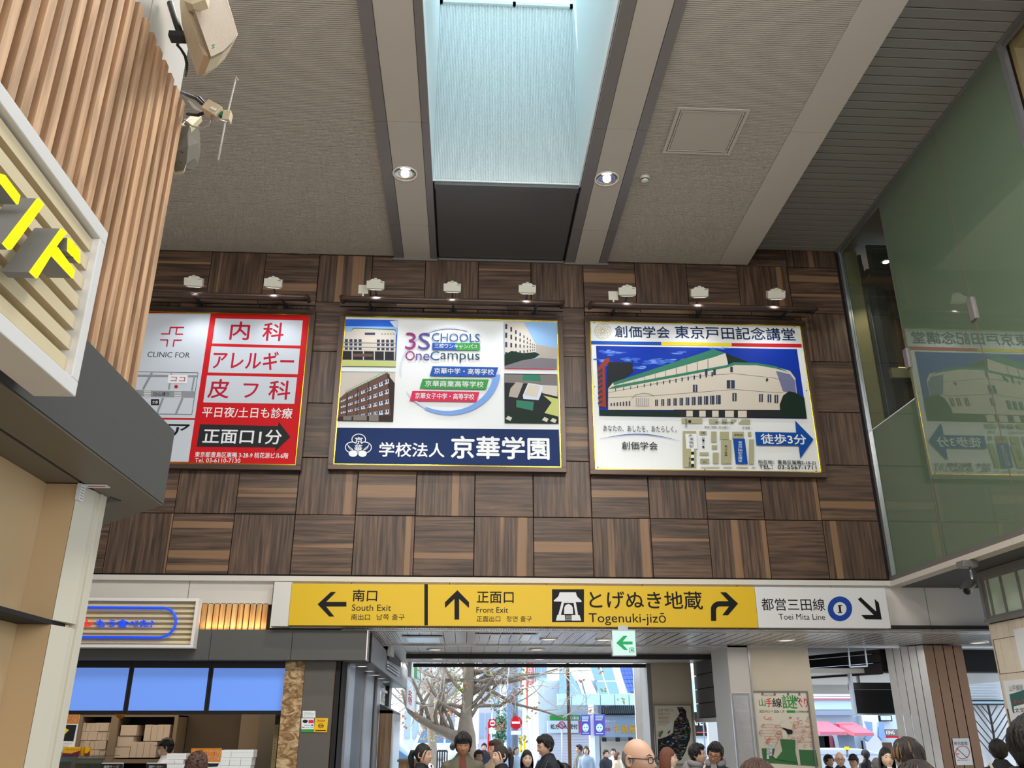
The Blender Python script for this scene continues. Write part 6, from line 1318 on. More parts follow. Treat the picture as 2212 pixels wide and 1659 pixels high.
def grow(p, d, L, r, dep, obj_list=None):
    pts = [p]; n = 4
    for i in range(n):
        d = (d+Vector((rnd.gauss(0, .22), rnd.gauss(0, .22), rnd.gauss(.05, .2)))).normalized(); pts.append(pts[-1]+d*L/n)
    rr = [r*(1-.55*i/n) for i in range(n+1)]
    if obj_list is not None: MB().m('bark', True).tube(pts, rr, 7).build('branch', tree)
    else: twigs.tube(pts, rr, 4, False)
    if dep:
        for k in range(rnd.choice((3, 4)) if dep > 1 else 3):
            i = rnd.randint(1, n); dd = (d+Vector((rnd.gauss(0, .7), rnd.gauss(0, .6), rnd.gauss(.1, .7)))).normalized(); grow(pts[i], dd, L*rnd.uniform(.5, .75), rr[i]*.55, dep-1)
    elif rnd.random() < .15: leaf(pts[-1], 5)
seeds = [((1003, 1530), (-1, .2, .4)), ((1000, 1550), (-1, -.2, .5)), ((1006, 1500), (-.8, 0, .7)), ((1013, 1530), (.6, .1, .9)), ((1016, 1480), (1, .1, .4)), ((1018, 1525), (1, -.2, .0)), ((1015, 1460), (1, .3, .35)), ((1012, 1470), (-1, .3, .3)),
         ((980, 1588), (-.3, -.1, 1)), ((955, 1577), (-.5, .1, 1)), ((930, 1566), (-.2, .2, 1)), ((908, 1553), (-.3, 0, 1)), ((895, 1543), (-.1, .1, 1)), ((1014, 1500), (.9, -.1, .7)), ((1010, 1560), (1, 0, .9)), ((1017, 1450), (1, -.3, -.05)), ((1016, 1410), (1, 0, -.1)), ((1014, 1400), (-1, 0, -.1)), ((1017, 1430), (1, .2, .1)), ((975, 1585), (-.6, 0, .8)), ((945, 1572), (.2, 0, 1))]
for (x, y_), d in seeds: grow(tp_(x, y_), Vector(d).normalized(), rnd.uniform(1.0, 1.7), .045, 3, 1)
for pth in ([(1018, 1500), (1055, 1478), (1090, 1470), (1130, 1458), (1165, 1455)], [(1018, 1480), (1060, 1492), (1110, 1520), (1170, 1535), (1215, 1550)], [(1016, 1530), (1040, 1500), (1075, 1450), (1100, 1435)], [(1018, 1470), (1090, 1475), (1150, 1462), (1205, 1445)]):
    P = [tp_(x, y_, -.1*i) for i, (x, y_) in enumerate(pth)]; MB().m('bark', True).tube(P, [.05-.009*i for i in range(len(P))], 7).build('branch', tree)
    for p in P[1:]: grow(p, Vector((rnd.uniform(-.2, 1), rnd.uniform(-.4, .4), rnd.uniform(-.7, .8))).normalized(), rnd.uniform(.7, 1.1), .016, 2)
twigs.build('twigs', tree, kind='stuff'); leaves.build('leaves', tree, kind='stuff')
# second thinner tree farther left
t2 = thing('street_tree', 'slimmer leafy tree behind the long bough, at the left of the exit', 'tree', (at(935, 1640, 'y', 26).x, 26, 0)); TYo = TY; TY = 26; tree = t2; twigs = MB().m('twig'); leaves = MB()
P = [Vector((at(935, 1640, 'y', 26).x, 26, -.05)), tp_(935, 1640), tp_(932, 1580), tp_(930, 1530), tp_(934, 1460)]; MB().m('bark', True).tube(P, [.16, .14, .12, .1, .06], 10).build('trunk', t2)
for k in range(9): grow(tp_(932, 1600-k*18), Vector((rnd.choice((-1, 1)), rnd.uniform(-.4, .4), rnd.uniform(.1, .9))).normalized(), 1.6, .04, 3, 1)
for k in range(260): leaf(tp_(rnd.uniform(905, 990), rnd.uniform(1450, 1600), rnd.uniform(-.5, 1)), 2)
twigs.build('twigs', t2, kind='stuff'); leaves.build('leaves', t2, kind='stuff')
# vehicles
def van(label, px, Y, m, L=4.2, H=1.8, name='car'):
    P = at(px, 1620, 'y', Y); t = thing(name, label, 'car', (P.x, Y, -.02)); x0, x1 = P.x-L/2, P.x+L/2
    MB().m(m).prism([(x0, Y, .28), (x1, Y, .28), (x1, Y, .85), (x1-.25, Y, .95), (x1-.9, Y, H-.05), (x1-1.2, Y, H), (x0+.5, Y, H), (x0+.1, Y, 1.0), (x0, Y, .9)], (0, 1.6, 0)).build('body', t, .04)
    MB().m('glass_blue').prism([(x1-.4, Y-.01, .98), (x1-.98, Y-.01, H-.16), (x0+L*.5, Y-.01, H-.16), (x0+L*.5, Y-.01, .98)], (0, 1.62, 0)).build('window', t); MB().m('glass_blue').prism([(x0+L*.47, Y-.01, .98), (x0+L*.47, Y-.01, H-.16), (x0+.62, Y-.01, H-.16), (x0+.3, Y-.01, .98)], (0, 1.62, 0)).build('window', t)
    for wx in (x0+.75, x1-.8):
        for wy in (Y-.01, Y+1.45): MB().m('charcoal').cyl((wx, wy, .31), (wx, wy+.17, .31), .31, 18).m('steel').cyl((wx, wy-.005, .31), (wx, wy, .31), .17, 14).build('wheel', t)
    MB().m('bar_red').box(x1-.03, x1+.01, Y+.1, Y+.3, .7, .9).build('tail_lamp', t)
van('pale blue white car parked at the left of the exit', 738, 22, 'far_cyan', H=1.5); van('white van beyond the tree trunk', 962, 60, 'far_white', H=1.9)
van('silver car in the road in front of the shop row', 1790, 27, 'far_grey', H=1.15)
rl = thing('street_railing', 'dark street railing beside the tree', 'railing', at(955, 1640, 'y', 21))
A, B_ = at(945, 1622, 'y', 21), at(966, 1622, 'y', 21); MB().m('dark_steel').bar(A, B_, .04).build('top_rail', rl)
for i in range(5): MB().m('dark_steel').bar((A.x+(B_.x-A.x)*i/4, 21, -.02), (A.x+(B_.x-A.x)*i/4, 21, A.z), .03).build('upright', rl)
# ------------------------------------------------------------------ people
def skinned(name, nodes, edges, m, levels=2):
    me = bpy.data.meshes.new(name); me.from_pydata([n[0] for n in nodes], edges, []); o = bpy.data.objects.new(name, me); COL.objects.link(o)
    sk = o.modifiers.new('skin', 'SKIN'); sk.use_smooth_shade = True
    for i, n in enumerate(nodes):
        r = n[1]; me.skin_vertices[0].data[i].radius = r if isinstance(r, tuple) else (r, r)
    me.skin_vertices[0].data[0].use_root = True
    if levels: sb = o.modifiers.new('sub', 'SUBSURF'); sb.levels = levels; sb.render_levels = levels
    dg = bpy.context.evaluated_depsgraph_get(); r = bpy.data.meshes.new_from_object(o.evaluated_get(dg)); bpy.data.objects.remove(o)
    V = [v.co.copy() for v in r.vertices]; Fc = [tuple(p.vertices) for p in r.polygons]; bpy.data.meshes.remove(r); return V, Fc
mat('skin', (204, 164, 140), .5); mat('skin_dark', (172, 124, 96), .5); mat('skin_pale', (232, 196, 172), .5)  # one skin tone darkened to carry the shade on backlit faces
mat('lips', (160, 84, 78), .5); mat('eye_white', (225, 222, 218), .3); mat('iris', (34, 24, 20), .3)
for n, c in dict(hair_black=(22, 19, 19), hair_brown=(72, 44, 32), hair_dark=(40, 30, 26), hair_grey=(128, 124, 122), hair_white=(190, 186, 182), hair_auburn=(110, 62, 44), hair_streak=(120, 96, 66)).items(): mat(n, c, .45, bump=.7, bscale=60, var=.25, vscale=30, stretch=(4, 4, .6))
def body_mesh(walk):
    s = .16 if walk else .0; N = []; E = []
    def n(p, r): N.append((p, r)); return len(N)-1
    pel = n((0, 0, .93), (.13, .10)); sp_ = n((0, 0, 1.10), (.115, .09)); ch = n((0, .0, 1.26), (.125, .09)); up = n((0, .005, 1.385), (.065, .055)); nk = n((0, .008, 1.47), .052); n2_ = n((0, -.005, 1.53), .05)
    E += [(pel, sp_), (sp_, ch), (ch, up), (up, nk), (nk, n2_)]
    F_ = MB()
    for sg in (-1, 1):
        sh_ = n((sg*.155, .005, 1.36), .042); sw = s*sg
        el = n((sg*.215, .03+sw*.5, 1.10), .04); wr = n((sg*.225, -.04+sw*1.3, .87), .027); pm = n((sg*.228, -.055+sw*1.5, .80), (.018, .036)); 
        E += [(up, sh_), (sh_, el), (el, wr), (wr, pm)]
        P = Vector((sg*.228, -.055+sw*1.5, .79)); dn_ = Vector((0, -.12, -1)).normalized()
        for k, (L, off) in enumerate(((.072, -.026), (.08, -.009), (.074, .009), (.058, .025))):
            a = P+Vector((0, off, -.01)); b_ = a+dn_*L*.5; c = b_+(dn_+Vector((-sg*.35, 0, 0))).normalized()*L*.5; F_.tube([a, b_, c], [.0095, .0088, .007], 6)
        a = P+Vector((0, -.03, .03)); F_.tube([a, a+Vector((-sg*.01, -.03, -.025)), a+Vector((-sg*.02, -.04, -.055))], [.011, .010, .0075], 6)
        hp = n((sg*.085, 0, .88), .085); kn = n((sg*.095, -.02-s*sg*.7, .50), .055); an_ = n((sg*.10, .03-s*sg*1.2, .09), .038); to = n((sg*.105, -.10-s*sg*1.2, .03), (.035, .025))
        E += [(pel, hp), (hp, kn), (kn, an_), (an_, to)]
    V, Fc = skinned('body', N, E, None, 1)
    return V, Fc, [v.copy() for v in F_.v], list(F_.f)
def loft(secs, n=20):
    R = []
    for z, w_, d, y0 in secs: R.append([Vector((w_*math.copysign(abs(math.cos(t))**.8, math.cos(t)), y0+d*math.copysign(abs(math.sin(t))**.9, math.sin(t)), z)) for t in [2*math.pi*k/n for k in range(n)]])
    return R
def remeshed(mb, vox, name):
    me = mb.mesh(name); o = bpy.data.objects.new(name, me); COL.objects.link(o)
    r = o.modifiers.new('r', 'REMESH'); r.mode = 'VOXEL'; r.voxel_size = vox; r.use_smooth_shade = True
    s = o.modifiers.new('s', 'SMOOTH'); s.factor = .6; s.iterations = 3
    dg = bpy.context.evaluated_depsgraph_get(); q = bpy.data.meshes.new_from_object(o.evaluated_get(dg)); bpy.data.objects.remove(o); q.name = name; return q
def jacket(walk, slim, puff=0):
    b = MB().m('ink', True); s = .16 if walk else 0; k = .9 if slim else 1.0
    b.rings(loft([(.80, .170*k, .125, 0), (.84, .172*k, .128, 0), (1.0, .165*k, .122, 0), (1.15, .172*k, .125, 0), (1.28, .190*k, .130, 0), (1.36, .188*k, .118, .004), (1.405, .16*k, .10, .008), (1.44, .115*k, .086, .01), (1.475, .078, .072, .01), (1.505, .068, .066, .006)]))
    for sg in (-1, 1):
        sw = s*sg; b.tube([(sg*.12*k, .005, 1.375), (sg*.168*k, .005, 1.365), (sg*.205*k, .015+sw*.1, 1.27), (sg*.225*k, .03+sw*.5, 1.10), (sg*.232*k, .0+sw*.9, .98), (sg*.232*k, -.035+sw*1.3, .875)], [.06, .073, .064, .056, .05, .042], 12)
    return remeshed(b, .018, 'jacket')
def trousers(walk):
    b = MB().m('ink', True); s = .16 if walk else 0
    b.rings(loft([(1.0, .15, .11, 0), (.92, .165, .125, 0), (.84, .168, .128, 0), (.80, .15, .11, 0)]))
    for sg in (-1, 1): b.tube([(sg*.085, 0, .90), (sg*.09, 0, .80), (sg*.095, -.02-s*sg*.7, .50), (sg*.1, .02-s*sg*1.15, .12), (sg*.1, .02-s*sg*1.2, .075)], [.10, .095, .072, .06, .062], 12)
    return remeshed(b, .02, 'trousers')
BODY = {w: body_mesh(w) for w in (0, 1)}
JK = {(w, s): jacket(w, s) for w in (0, 1) for s in (0, 1)}; TR = {w: trousers(w) for w in (0, 1)}
def shoe_mesh(walk, sg):
    s = .16 if walk else 0; b = MB().m('charcoal', True); y = -s*sg*1.2
    b.rings([[Vector((sg*.102+w_*math.cos(t), y+y0+d*math.sin(t), z)) for t in [2*math.pi*k/14 for k in range(14)]] for z, w_, d, y0 in ((.0, .048, .14, -.045), (.03, .05, .143, -.045), (.055, .046, .125, -.035), (.085, .042, .07, .02), (.10, .04, .055, .03))]); return b.mesh('shoe')
SHOE = {(w, sg): shoe_mesh(w, sg) for w in (0, 1) for sg in (-1, 1)}
def hsurf(d, fem=False):
    """head surface for unit direction d (face towards -Y), centre of the head at the origin"""
    x, y, z = d; f = max(0, -y)
    rx, ry, rz = .074, .094, .118; r = 1/math.sqrt((x/rx)**2+(y/ry)**2+(z/rz)**2); p = Vector(d)*r
    if p.z < 0:
        t = min(1, -p.z/.118); p.x *= 1-.30*t*t; p.y = p.y*(1-.20*t)-.022*t*(1 if p.y < .03 else .2)
        if p.y > 0: p.y *= 1-.35*t
    if p.z > .02: p.y += .006*min(1, p.z/.1)
    def g(cx, cz, sx, sz): return math.exp(-((p.x-cx)/sx)**2-((p.z-cz)/sz)**2)*(1 if y < 0 else 0)*min(1, f*1.6)
    dy = -.017*g(0, -.028, .011, .013)-.010*g(0, -.008, .008, .02)-.006*g(0, .024, .045, .008)+.009*(g(.030, .006, .014, .010)+g(-.030, .006, .014, .010))
    dy += -.0055*g(0, -.058, .020, .007)-.005*g(0, -.070, .018, .006)+.003*g(0, -.064, .022, .0025)-.007*g(0, -.098, .022, .016)-.004*(g(.04, -.03, .016, .02)+g(-.04, -.03, .016, .02))
    p.y += dy; return p
def dirs(n, m):
    return [[Vector((math.sin(math.pi*k/m)*math.sin(2*math.pi*i/n), -math.sin(math.pi*k/m)*math.cos(2*math.pi*i/n), -math.cos(math.pi*k/m))) for i in range(n)] for k in range(1, m)]
_HG = [[hsurf(d) for d in r] for r in dirs(44, 34)]
def head_into(b, skin, T):
    n = 44; b.m(skin, True); b.rings([[T(p) for p in r] for r in _HG], False)
    base = len(b.v)-len(_HG)*n; q = len(b.v); b.v += [T(hsurf(Vector((0, 0, -1)))), T(hsurf(Vector((0, 0, 1))))]
    for i in range(n): b.face((q, base+(i+1) % n, base+i)); b.face((q+1, base+(len(_HG)-1)*n+i, base+(len(_HG)-1)*n+(i+1) % n))
    for sg in (-1, 1):
        R = []
        for r_, x_ in ((.6, .066), (1.0, .074), (1.05, .082), (.8, .084), (.45, .077)): R.append([T(Vector((sg*x_+sg*.006*math.cos(t), .012+.017*r_*math.cos(t), -.004+.031*r_*math.sin(t)))) for t in [2*math.pi*k/14 for k in range(14)]])
        b.rings(R, True)
    for sg in (-1, 1):
        c = Vector((sg*.030, -.0715, .005)); P0 = hsurf(Vector((sg*.032, -.09, .006)).normalized())
        b.m('eye_white', True); e = Vector((sg*.030, P0.y-.0005, .005)); b.lathe((0, 0, 0), [(0, 0)], 3) if 0 else None
        def disc(m, rx, rz, dy, dz=0, n_=14):
            b.m(m); i0 = len(b.v); b.v += [T(e+Vector((rx*math.cos(t), -dy+.35*abs(rx*math.cos(t))*.6, dz+rz*math.sin(t)))) for t in [2*math.pi*k/n_ for k in range(n_)]]; b.face(range(i0, i0+n_))
        disc('eye_white', .0135, .0052, .0035); disc('iris', .0052, .0052, .0050)
        b.m('iris', True); b.tube([T(hsurf(Vector((sg*u, -.085, .028+v)).normalized())+Vector((0, -.0015, 0))) for u, v in ((.014, 0), (.028, .006), (.045, .001))], [.002, .003, .0015], 6)
        b.tube([T(e+Vector((sg*u, -.004+abs(u)*.25, .0055+v))) for u, v in ((-.013, -.003), (0, .001), (.013, -.002))], .0012, 5)
    b.m('lips', True); b.tube([T(hsurf(Vector((x_, -.09, -.0645)).normalized())+Vector((0, -.0005, 0))) for x_ in (-.021, -.01, 0, .01, .021)], [.001, .0035, .004, .0035, .001], 8)
HR = dirs(44, 30)
def hair_into(b, m, style, T, seed=0):
    rn = random.Random(seed); n = 44; b.m(m, True); mp = {}; cols = [[None]*n for _ in HR]
    low = {'short': -.055, 'bob': -.075, 'long': -.07, 'ponytail': -.06, 'fringe': -.075, 'curly': -.045, 'crew': -.04, 'rim': -.05}[style]
    th0 = {'short': .020, 'bob': .016, 'long': .014, 'ponytail': .011, 'fringe': .022, 'curly': .03, 'crew': .009, 'rim': .004}[style]
    for k, r in enumerate(HR):
        for i, d in enumerate(r):
            p = hsurf(d); az = math.atan2(d.x, -d.y); a = abs(az)   # 0 = face, pi = back
            if a < .95: edge = .052 if style not in ('fringe', 'long', 'bob') else (.030 if style == 'fringe' else .040+.02*math.cos(az*3))
            elif a < 1.45: edge = .052-(.052-low*.35)*((a-.95)/.5) if style not in ('bob', 'long') else .04-.11*((a-.95)/.5)
            elif a < 1.9: edge = low*.2+(low*.45)*((a-1.45)/.45)
            else: edge = low-.02*(a-1.9)
            if style == 'rim' and p.z > -.0+.045*min(1, max(0, (a-1.3)/1.2))+.01: continue
            if p.z < edge-.006: continue
            t = min(1, (p.z-edge+.006)/.03); nz = .5+.5*noise.noise(Vector((p.x*40+seed, p.y*40, p.z*14)))
            th = th0*(.2+.8*t)*(.7+.6*nz)*(.55+.45*min(1, a/1.2))
            if style == 'curly': th = .010+.022*t*(.5+noise.noise(Vector((p.x*60+seed, p.y*60, p.z*60)))*.9+.4)
            if style == 'rim': th = .003
            c = Vector((0, .01, 0)); dirn = (p-c).normalized(); b.v.append(T(p+dirn*th)); cols[k][i] = len(b.v)-1
    for k in range(len(HR)-1):
        for i in range(n):
            j = (i+1) % n; q = [cols[k][i], cols[k][j], cols[k+1][j], cols[k+1][i]]; q = [x for x in q if x is not None]
            if len(q) >= 3: b.face(q)
    if style != 'rim':
        b.v.append(T(hsurf(Vector((0, 0, 1)))+Vector((0, 0, th0)))); q = len(b.v)-1
        for i in range(n): b.face((q, cols[-1][i], cols[-1][(i+1) % n]))
    if style == 'curly':
        for k in range(170):
            a = rn.uniform(0, 2*math.pi); z = rn.uniform(-.3, 1); s_ = math.sqrt(max(0, 1-z*z)); d = Vector((s_*math.sin(a), -s_*math.cos(a), z)); p = hsurf(d)
            if abs(math.atan2(d.x, -d.y)) < 1 and p.z < .055: continue
            c = p*1.22; rr = rn.uniform(.009, .014); ax = Vector((rn.gauss(0, 1), rn.gauss(0, 1), rn.gauss(0, 1))).normalized(); x_ = ax.orthogonal().normalized(); y_ = ax.cross(x_); b.tube([T(c+(x_*math.cos(t)+y_*math.sin(t))*rr+ax*t*.002) for t in [.8*j for j in range(8)]], .0048, 5)
    if style in ('long', 'bob'):
        L = -.30 if style == 'long' else -.13; R = []
        for kk in range(9):
            z = .03+(L-.03)*kk/8; fl = 1.0+.18*math.sin(math.pi*min(1, kk/5)); sh = .03*kk/8
            R.append([T(Vector((.088*fl*math.sin(a)*(1-.1*kk/8), .012+.094*fl*(-math.cos(a))*(1-.1*kk/8)+sh*.3, z+.006*noise.noise(Vector((a*4, kk, seed)))))) for a in [1.15+(2*math.pi-2.3)*j/26 for j in range(27)]])
        R2 = [[v for v in r] for r in R]; b.rings(R2, False, False)
        C_ = T(Vector((0, .012, 0))); R3 = [[v+(T(Vector((0, .03, 0)))-v)*.1 for v in r] for r in R]; b.rings(R3, False, False)
    if style == 'ponytail':
        b.tube([T(Vector(p)) for p in ((0, .095, .03), (0, .135, .03), (0, .15, -.02), (.005, .145, -.09), (.01, .135, -.16), (.01, .13, -.20))], [.02, .028, .032, .028, .02, .006], 10)
        for sg in (-1, 1): b.tube([T(Vector(p)) for p in ((sg*.050, -.075, .062), (sg*.070, -.055, .03), (sg*.076, -.040, -.02), (sg*.074, -.032, -.055))], [.004, .005, .004, .001], 6)
    if style in ('short', 'fringe', 'crew', 'streak'):
        cr = Vector((.012, .025, .118)); n_ = 70 if style != 'crew' else 30
        for k in range(n_):
            a = 2*math.pi*k/n_+rn.gauss(0, .08); fr = math.cos(a); endz = (.44 if style == 'fringe' else .60) if fr > .55 else (-.02 if abs(fr) < .5 else -.32); up_ = th0*rn.uniform(.75, 1.15)
            if style == 'crew': endz = max(endz, .1)
            P = []
            for j in range(5):
                z = .93+(endz-.93)*j/4; aa = a+rn.gauss(.03*j, .03); s_ = math.sqrt(max(0, 1-z*z)); q = hsurf(Vector((s_*math.sin(aa), -s_*math.cos(aa), z)).normalized()); P.append(T(q+(q-Vector((0, .01, 0))).normalized()*up_*(1, 1, .95, .8, .25)[j]))
            b.tube(P, [.003, .0075, .008, .0065, .0012], 5)
def person(label, px, py, Y, yaw=0, hair='short', hm='hair_black', skin='skin', top='ink', bottom='charcoal', walk=0, slim=0, pitch=0, roll=0, glasses=None, mask=False, cap=None, hood=None, extra=None, hscale=1.0, inner=None, streak=False, sx=1.0):
    """head top at frame point (px, py), standing on the ground at distance Y; yaw 0 faces the camera"""
    P = at(px, py, 'y', Y); H = P.z; hair_t = .02 if hair else 0
    k = (H-hair_t)/1.705; k = max(.8, min(1.08, k)); t = thing('person', label, 'person', (P.x, Y, (H-hair_t)-1.705*k))
    ya = math.radians(yaw); Rb = Matrix.Rotation(ya, 4, 'Z'); B0 = Matrix.Translation(t.location) @ Rb @ Matrix.Scale(k, 4)
    Hc = Vector((0, -.008, 1.587)); Rh = Matrix.Rotation(math.radians(-roll), 4, 'Y') @ Matrix.Rotation(math.radians(pitch), 4, 'X'); piv = Vector((0, .01, 1.50))
    M_ = B0 @ Matrix.Translation(piv) @ Rh @ Matrix.Translation(Hc-piv) @ Matrix.Scale(hscale, 4) @ (Matrix.Diagonal((1.02, 1.0, .93, 1)) if hair == 'rim' else Matrix.Identity(4))
    def T(p): return M_ @ Vector(p)
    b = MB().m(skin, True); V, Fc, V2, F2 = BODY[walk]; b.add_mesh(V, Fc, B0); b.add_mesh(V2, F2, B0); head_into(b, skin, T); b.build('body', t)
    def part(me, nm, m):
        o = bpy.data.objects.new(nm, me); COL.objects.link(o); o.parent = t; o.rotation_euler = (0, 0, ya); o.scale = (k, k, k)
        if not me.materials: me.materials.append(MATS['ink'])
        o.material_slots[0].link = 'OBJECT'; o.material_slots[0].material = MATS[m]; return o
    part(JK[(walk, slim)], 'jacket', top); part(TR[walk], 'trousers', bottom)
    for sg in (-1, 1): part(SHOE[(walk, sg)], 'shoe', 'charcoal')
    def TB(p): return B0 @ Vector(p)
    if hair:
        b = MB(); hair_into(b, hm, hair, T, len(label))
        if streak:
            b.m('hair_streak', True); rn = random.Random(4)
            for q in range(15):
                a = rn.uniform(.2, 6.1); P = []
                for j in range(5):
                    z = .85-.95*j/4; aa = a+.06*j; s_ = math.sqrt(max(0, 1-z*z)); h_ = hsurf(Vector((s_*math.sin(aa), -s_*math.cos(aa), z)).normalized()); P.append(T(h_+(h_-Vector((0, .01, 0))).normalized()*.0225))
                b.tube(P, [.001, .0045, .0055, .0045, .001], 5)
        b.build('hair', t)
    if glasses:
        b = MB().m(glasses, True)
        for sg in (-1, 1):
            y_ = -.100; b.tube([T((sg*.034+.024*math.cos(a), y_+.15*abs(.024*math.cos(a))*(1 if math.cos(a)*sg > 0 else .3), .004+.0175*math.copysign(abs(math.sin(a))**.7, math.sin(a)))) for a in [2*math.pi*q/20 for q in range(21)]], .0021, 6)
            b.tube([T((sg*.058, -.096, .010)), T((sg*.078, -.06, .012)), T((sg*.080, .010, .012)), T((sg*.078, .03, -.005))], .0022, 6)
        b.tube([T((-.010, -.102, .008)), T((0, -.105, .011)), T((.010, -.102, .008))], .002, 6); b.build('glasses', t)
    if mask:
        b = MB().m('sheet_white', True); R = []
        for z in (-.018, -.04, -.062, -.085, -.104): R.append([T(hsurf(Vector((math.sin(a)*.09, -math.cos(a)*.09, z)).normalized())*1.03+T((0, -.008, 0))*0) for a in [-.85+1.7*q/12 for q in range(13)]])
        b.rings(R, False, False)
        for sg in (-1, 1): b.tube([T((sg*.058, -.058, -.03)), T((sg*.078, -.01, -.02)), T((sg*.084, .02, .008))], .0016, 5)
        b.build('mask', t)
    if cap:
        b = MB().m(cap, True); R = []
        for z, s_ in ((.028, 1.12), (.06, 1.12), (.09, 1.10), (.112, 1.08)): 
            R.append([T(Vector((p.x*s_, p.y*s_, z))) for p in [hsurf(Vector((math.sin(a)*.09, -math.cos(a)*.09, z)).normalized()) for a in [2*math.pi*q/28 for q in range(28)]]])
        R.append([T(Vector((.02*math.sin(a), .005-.02*math.cos(a), .138))) for a in [2*math.pi*q/28 for q in range(28)]]); b.rings(R, True); b.build('cap', t)
        b = MB().m(cap, True); b.rings([[T((x_*1.0, -.085-.075*math.sqrt(max(0, 1-(x_/.07)**2))*u, .036+.008*u*(-1)+z_)) for x_, u in [(-.068+.136*q/12, 1) for q in range(13)]+[(.068-.136*q/12, 0) for q in range(13)]] for z_ in (0, .004)], True); b.build('brim', t)
    if hood:
        b = MB().m(hood, True); b.tube([TB((.085*math.sin(a), .02-.085*math.cos(a)*(.9), 1.46+.035*(1-math.cos(a))/2)) for a in [.35+(6.28-.7)*q/18 for q in range(19)]], [.02]+[.034]*17+[.02], 10); b.tube([TB((0, .085, 1.49)), TB((0, .12, 1.42)), TB((0, .13, 1.34)), TB((0, .12, 1.28))], [.06, .075, .07, .03], 12); b.build('hood', t)
    if inner:
        b = MB().m(inner, True); b.rings([[TB((w_*math.sin(a), .006-d*math.cos(a), z)) for a in [-.36+.72*q/8 for q in range(9)]] for z, w_, d in ((1.50, .075, .074), (1.44, .095, .098), (1.36, .11, .128), (1.2, .10, .137), (1.0, .09, .131), (.85, .09, .137))], False, False); b.build('shirt', t)
    if extra: extra(t, T, TB)
    return t, T, TB
def strap(m='black', nm='bag_strap', side=1):
    def f(t, T, TB): b = MB().m(m); b.tube([TB((side*.13, -.13, 1.05)), TB((side*.135, -.14, 1.25)), TB((side*.125, -.09, 1.40)), TB((side*.115, .0, 1.45)), TB((side*.12, .09, 1.40)), TB((side*.13, .14, 1.2)), TB((side*.13, .13, 1.0))], .016, 6); b.build(nm, t)
    return f
for n, c in dict(olive=(82, 78, 62), rust=(104, 52, 40), navy=(26, 30, 42), hoodie_grey=(126, 124, 126), coat_black=(20, 20, 24), shirt_white=(224, 224, 226), deep_green=(34, 48, 44), beige_coat=(190, 172, 148), jean=(90, 110, 150), pale_top=(200, 204, 206)).items(): mat(n, c, .8, bump=.3, bscale=40)
mat('quilt', (88, 84, 66), .7, bump=1.0, bscale=9)
person('ponytailed woman in black at the left of the exit, turned to the right', 914, 1602, 9.4, 70, 'ponytail', 'hair_black', 'skin', 'coat_black', slim=1, inner=None)
person('man with a dark fringe in a quilted olive jacket facing the camera before the tree', 1001, 1578, 9.6, 0, 'fringe', 'hair_black', 'skin_dark', 'quilt', inner='rust', pitch=12)
person('brown haired person half hidden behind the woman with side locks', 1070, 1596, 11.6, -60, 'short', 'hair_brown', 'skin', 'beige_coat')
person('dark haired woman with a low ponytail and side locks, facing left', 1082, 1606, 9.9, -65, 'ponytail', 'hair_dark', 'skin_pale', 'coat_black', slim=1)
person('woman with long black hair facing the camera, left of the backpack wearer', 1138, 1617, 11.3, 5, 'long', 'hair_black', 'skin_pale', 'coat_black', slim=1)
t, T, TB = person('young man in navy with a backpack, seen in profile facing left', 1182, 1583, 10.2, -72, 'short', 'hair_black', 'skin', 'navy', pitch=14)
bp_ = thing('backpack', 'black backpack with a pale oval patch worn by the young man in profile', 'backpack', TB((0, .2, 1.0)))
b = MB().m('black', True); b.rings([[TB((w_*math.copysign(abs(math.cos(a))**.6, math.cos(a)), .135+y0+d*math.copysign(abs(math.sin(a))**.6, math.sin(a))+d, z)) for a in [2*math.pi*q/20 for q in range(20)]] for z, w_, d, y0 in ((.92, .11, .05, .01), (.96, .14, .075, 0), (1.2, .145, .08, 0), (1.36, .13, .065, 0), (1.40, .09, .03, .02))]); b.build('pack', bp_)
b = MB().m('cream_b', True); b.ball(TB((-.146, .215, 1.27)), .05, 14, 8); b.build('oval_patch', bp_)
b = MB().m('black', True)
for sg in (-1, 1): b.tube([TB((sg*.12, .14, 1.36)), TB((sg*.125, .08, 1.42)), TB((sg*.13, -.06, 1.41)), TB((sg*.135, -.14, 1.25)), TB((sg*.15, -.10, 1.05)), TB((sg*.15, .13, 1.0))], .014, 6)
b.build('shoulder_straps', bp_)
person('bald older man with glasses and a mask loop, in deep green, nearest the camera', 1373, 1583, 4.75, 48, 'rim', 'hair_grey', 'skin', 'deep_green', glasses='black', pitch=1, extra=lambda t, T, TB: MB().m('sheet_white', True).tube([T((.079, .018, .012)), T((.082, -.02, -.03)), T((.066, -.055, -.062))], .0024, 6).build('mask_loop', t))
person('woman with long auburn hair and a white collar before the map poster', 1441, 1611, 9.6, 75, 'long', 'hair_auburn', 'skin_pale', 'shirt_white', slim=1)
person('man in a grey hoodie facing right beside the map poster', 1504, 1603, 9.9, 62, 'short', 'hair_black', 'skin', 'hoodie_grey', hood='hoodie_grey')
person('man with glasses in a dark jacket over a pale hood, head bowed left', 1541, 1597, 9.5, -28, 'short', 'hair_black', 'skin_dark', 'navy', glasses='black', pitch=20, roll=-12, hood='hoodie_grey', inner='hoodie_grey', extra=strap('beige_coat', side=-1))
person('person with tousled brown hair close to the camera, below the event poster', 1632, 1634, 3.6, 170, 'short', 'hair_brown', 'skin', 'coat_black')
person('bald man in a dark jacket outside, right of the event poster', 1812, 1625, 12.6, -15, None, 'hair_grey', 'skin', 'navy', glasses='black')
person('man in a black cap and pale top outside, beside the bald man', 1842, 1627, 13.2, -50, 'crew', 'hair_black', 'skin', 'pale_top', cap='black', mask=False)
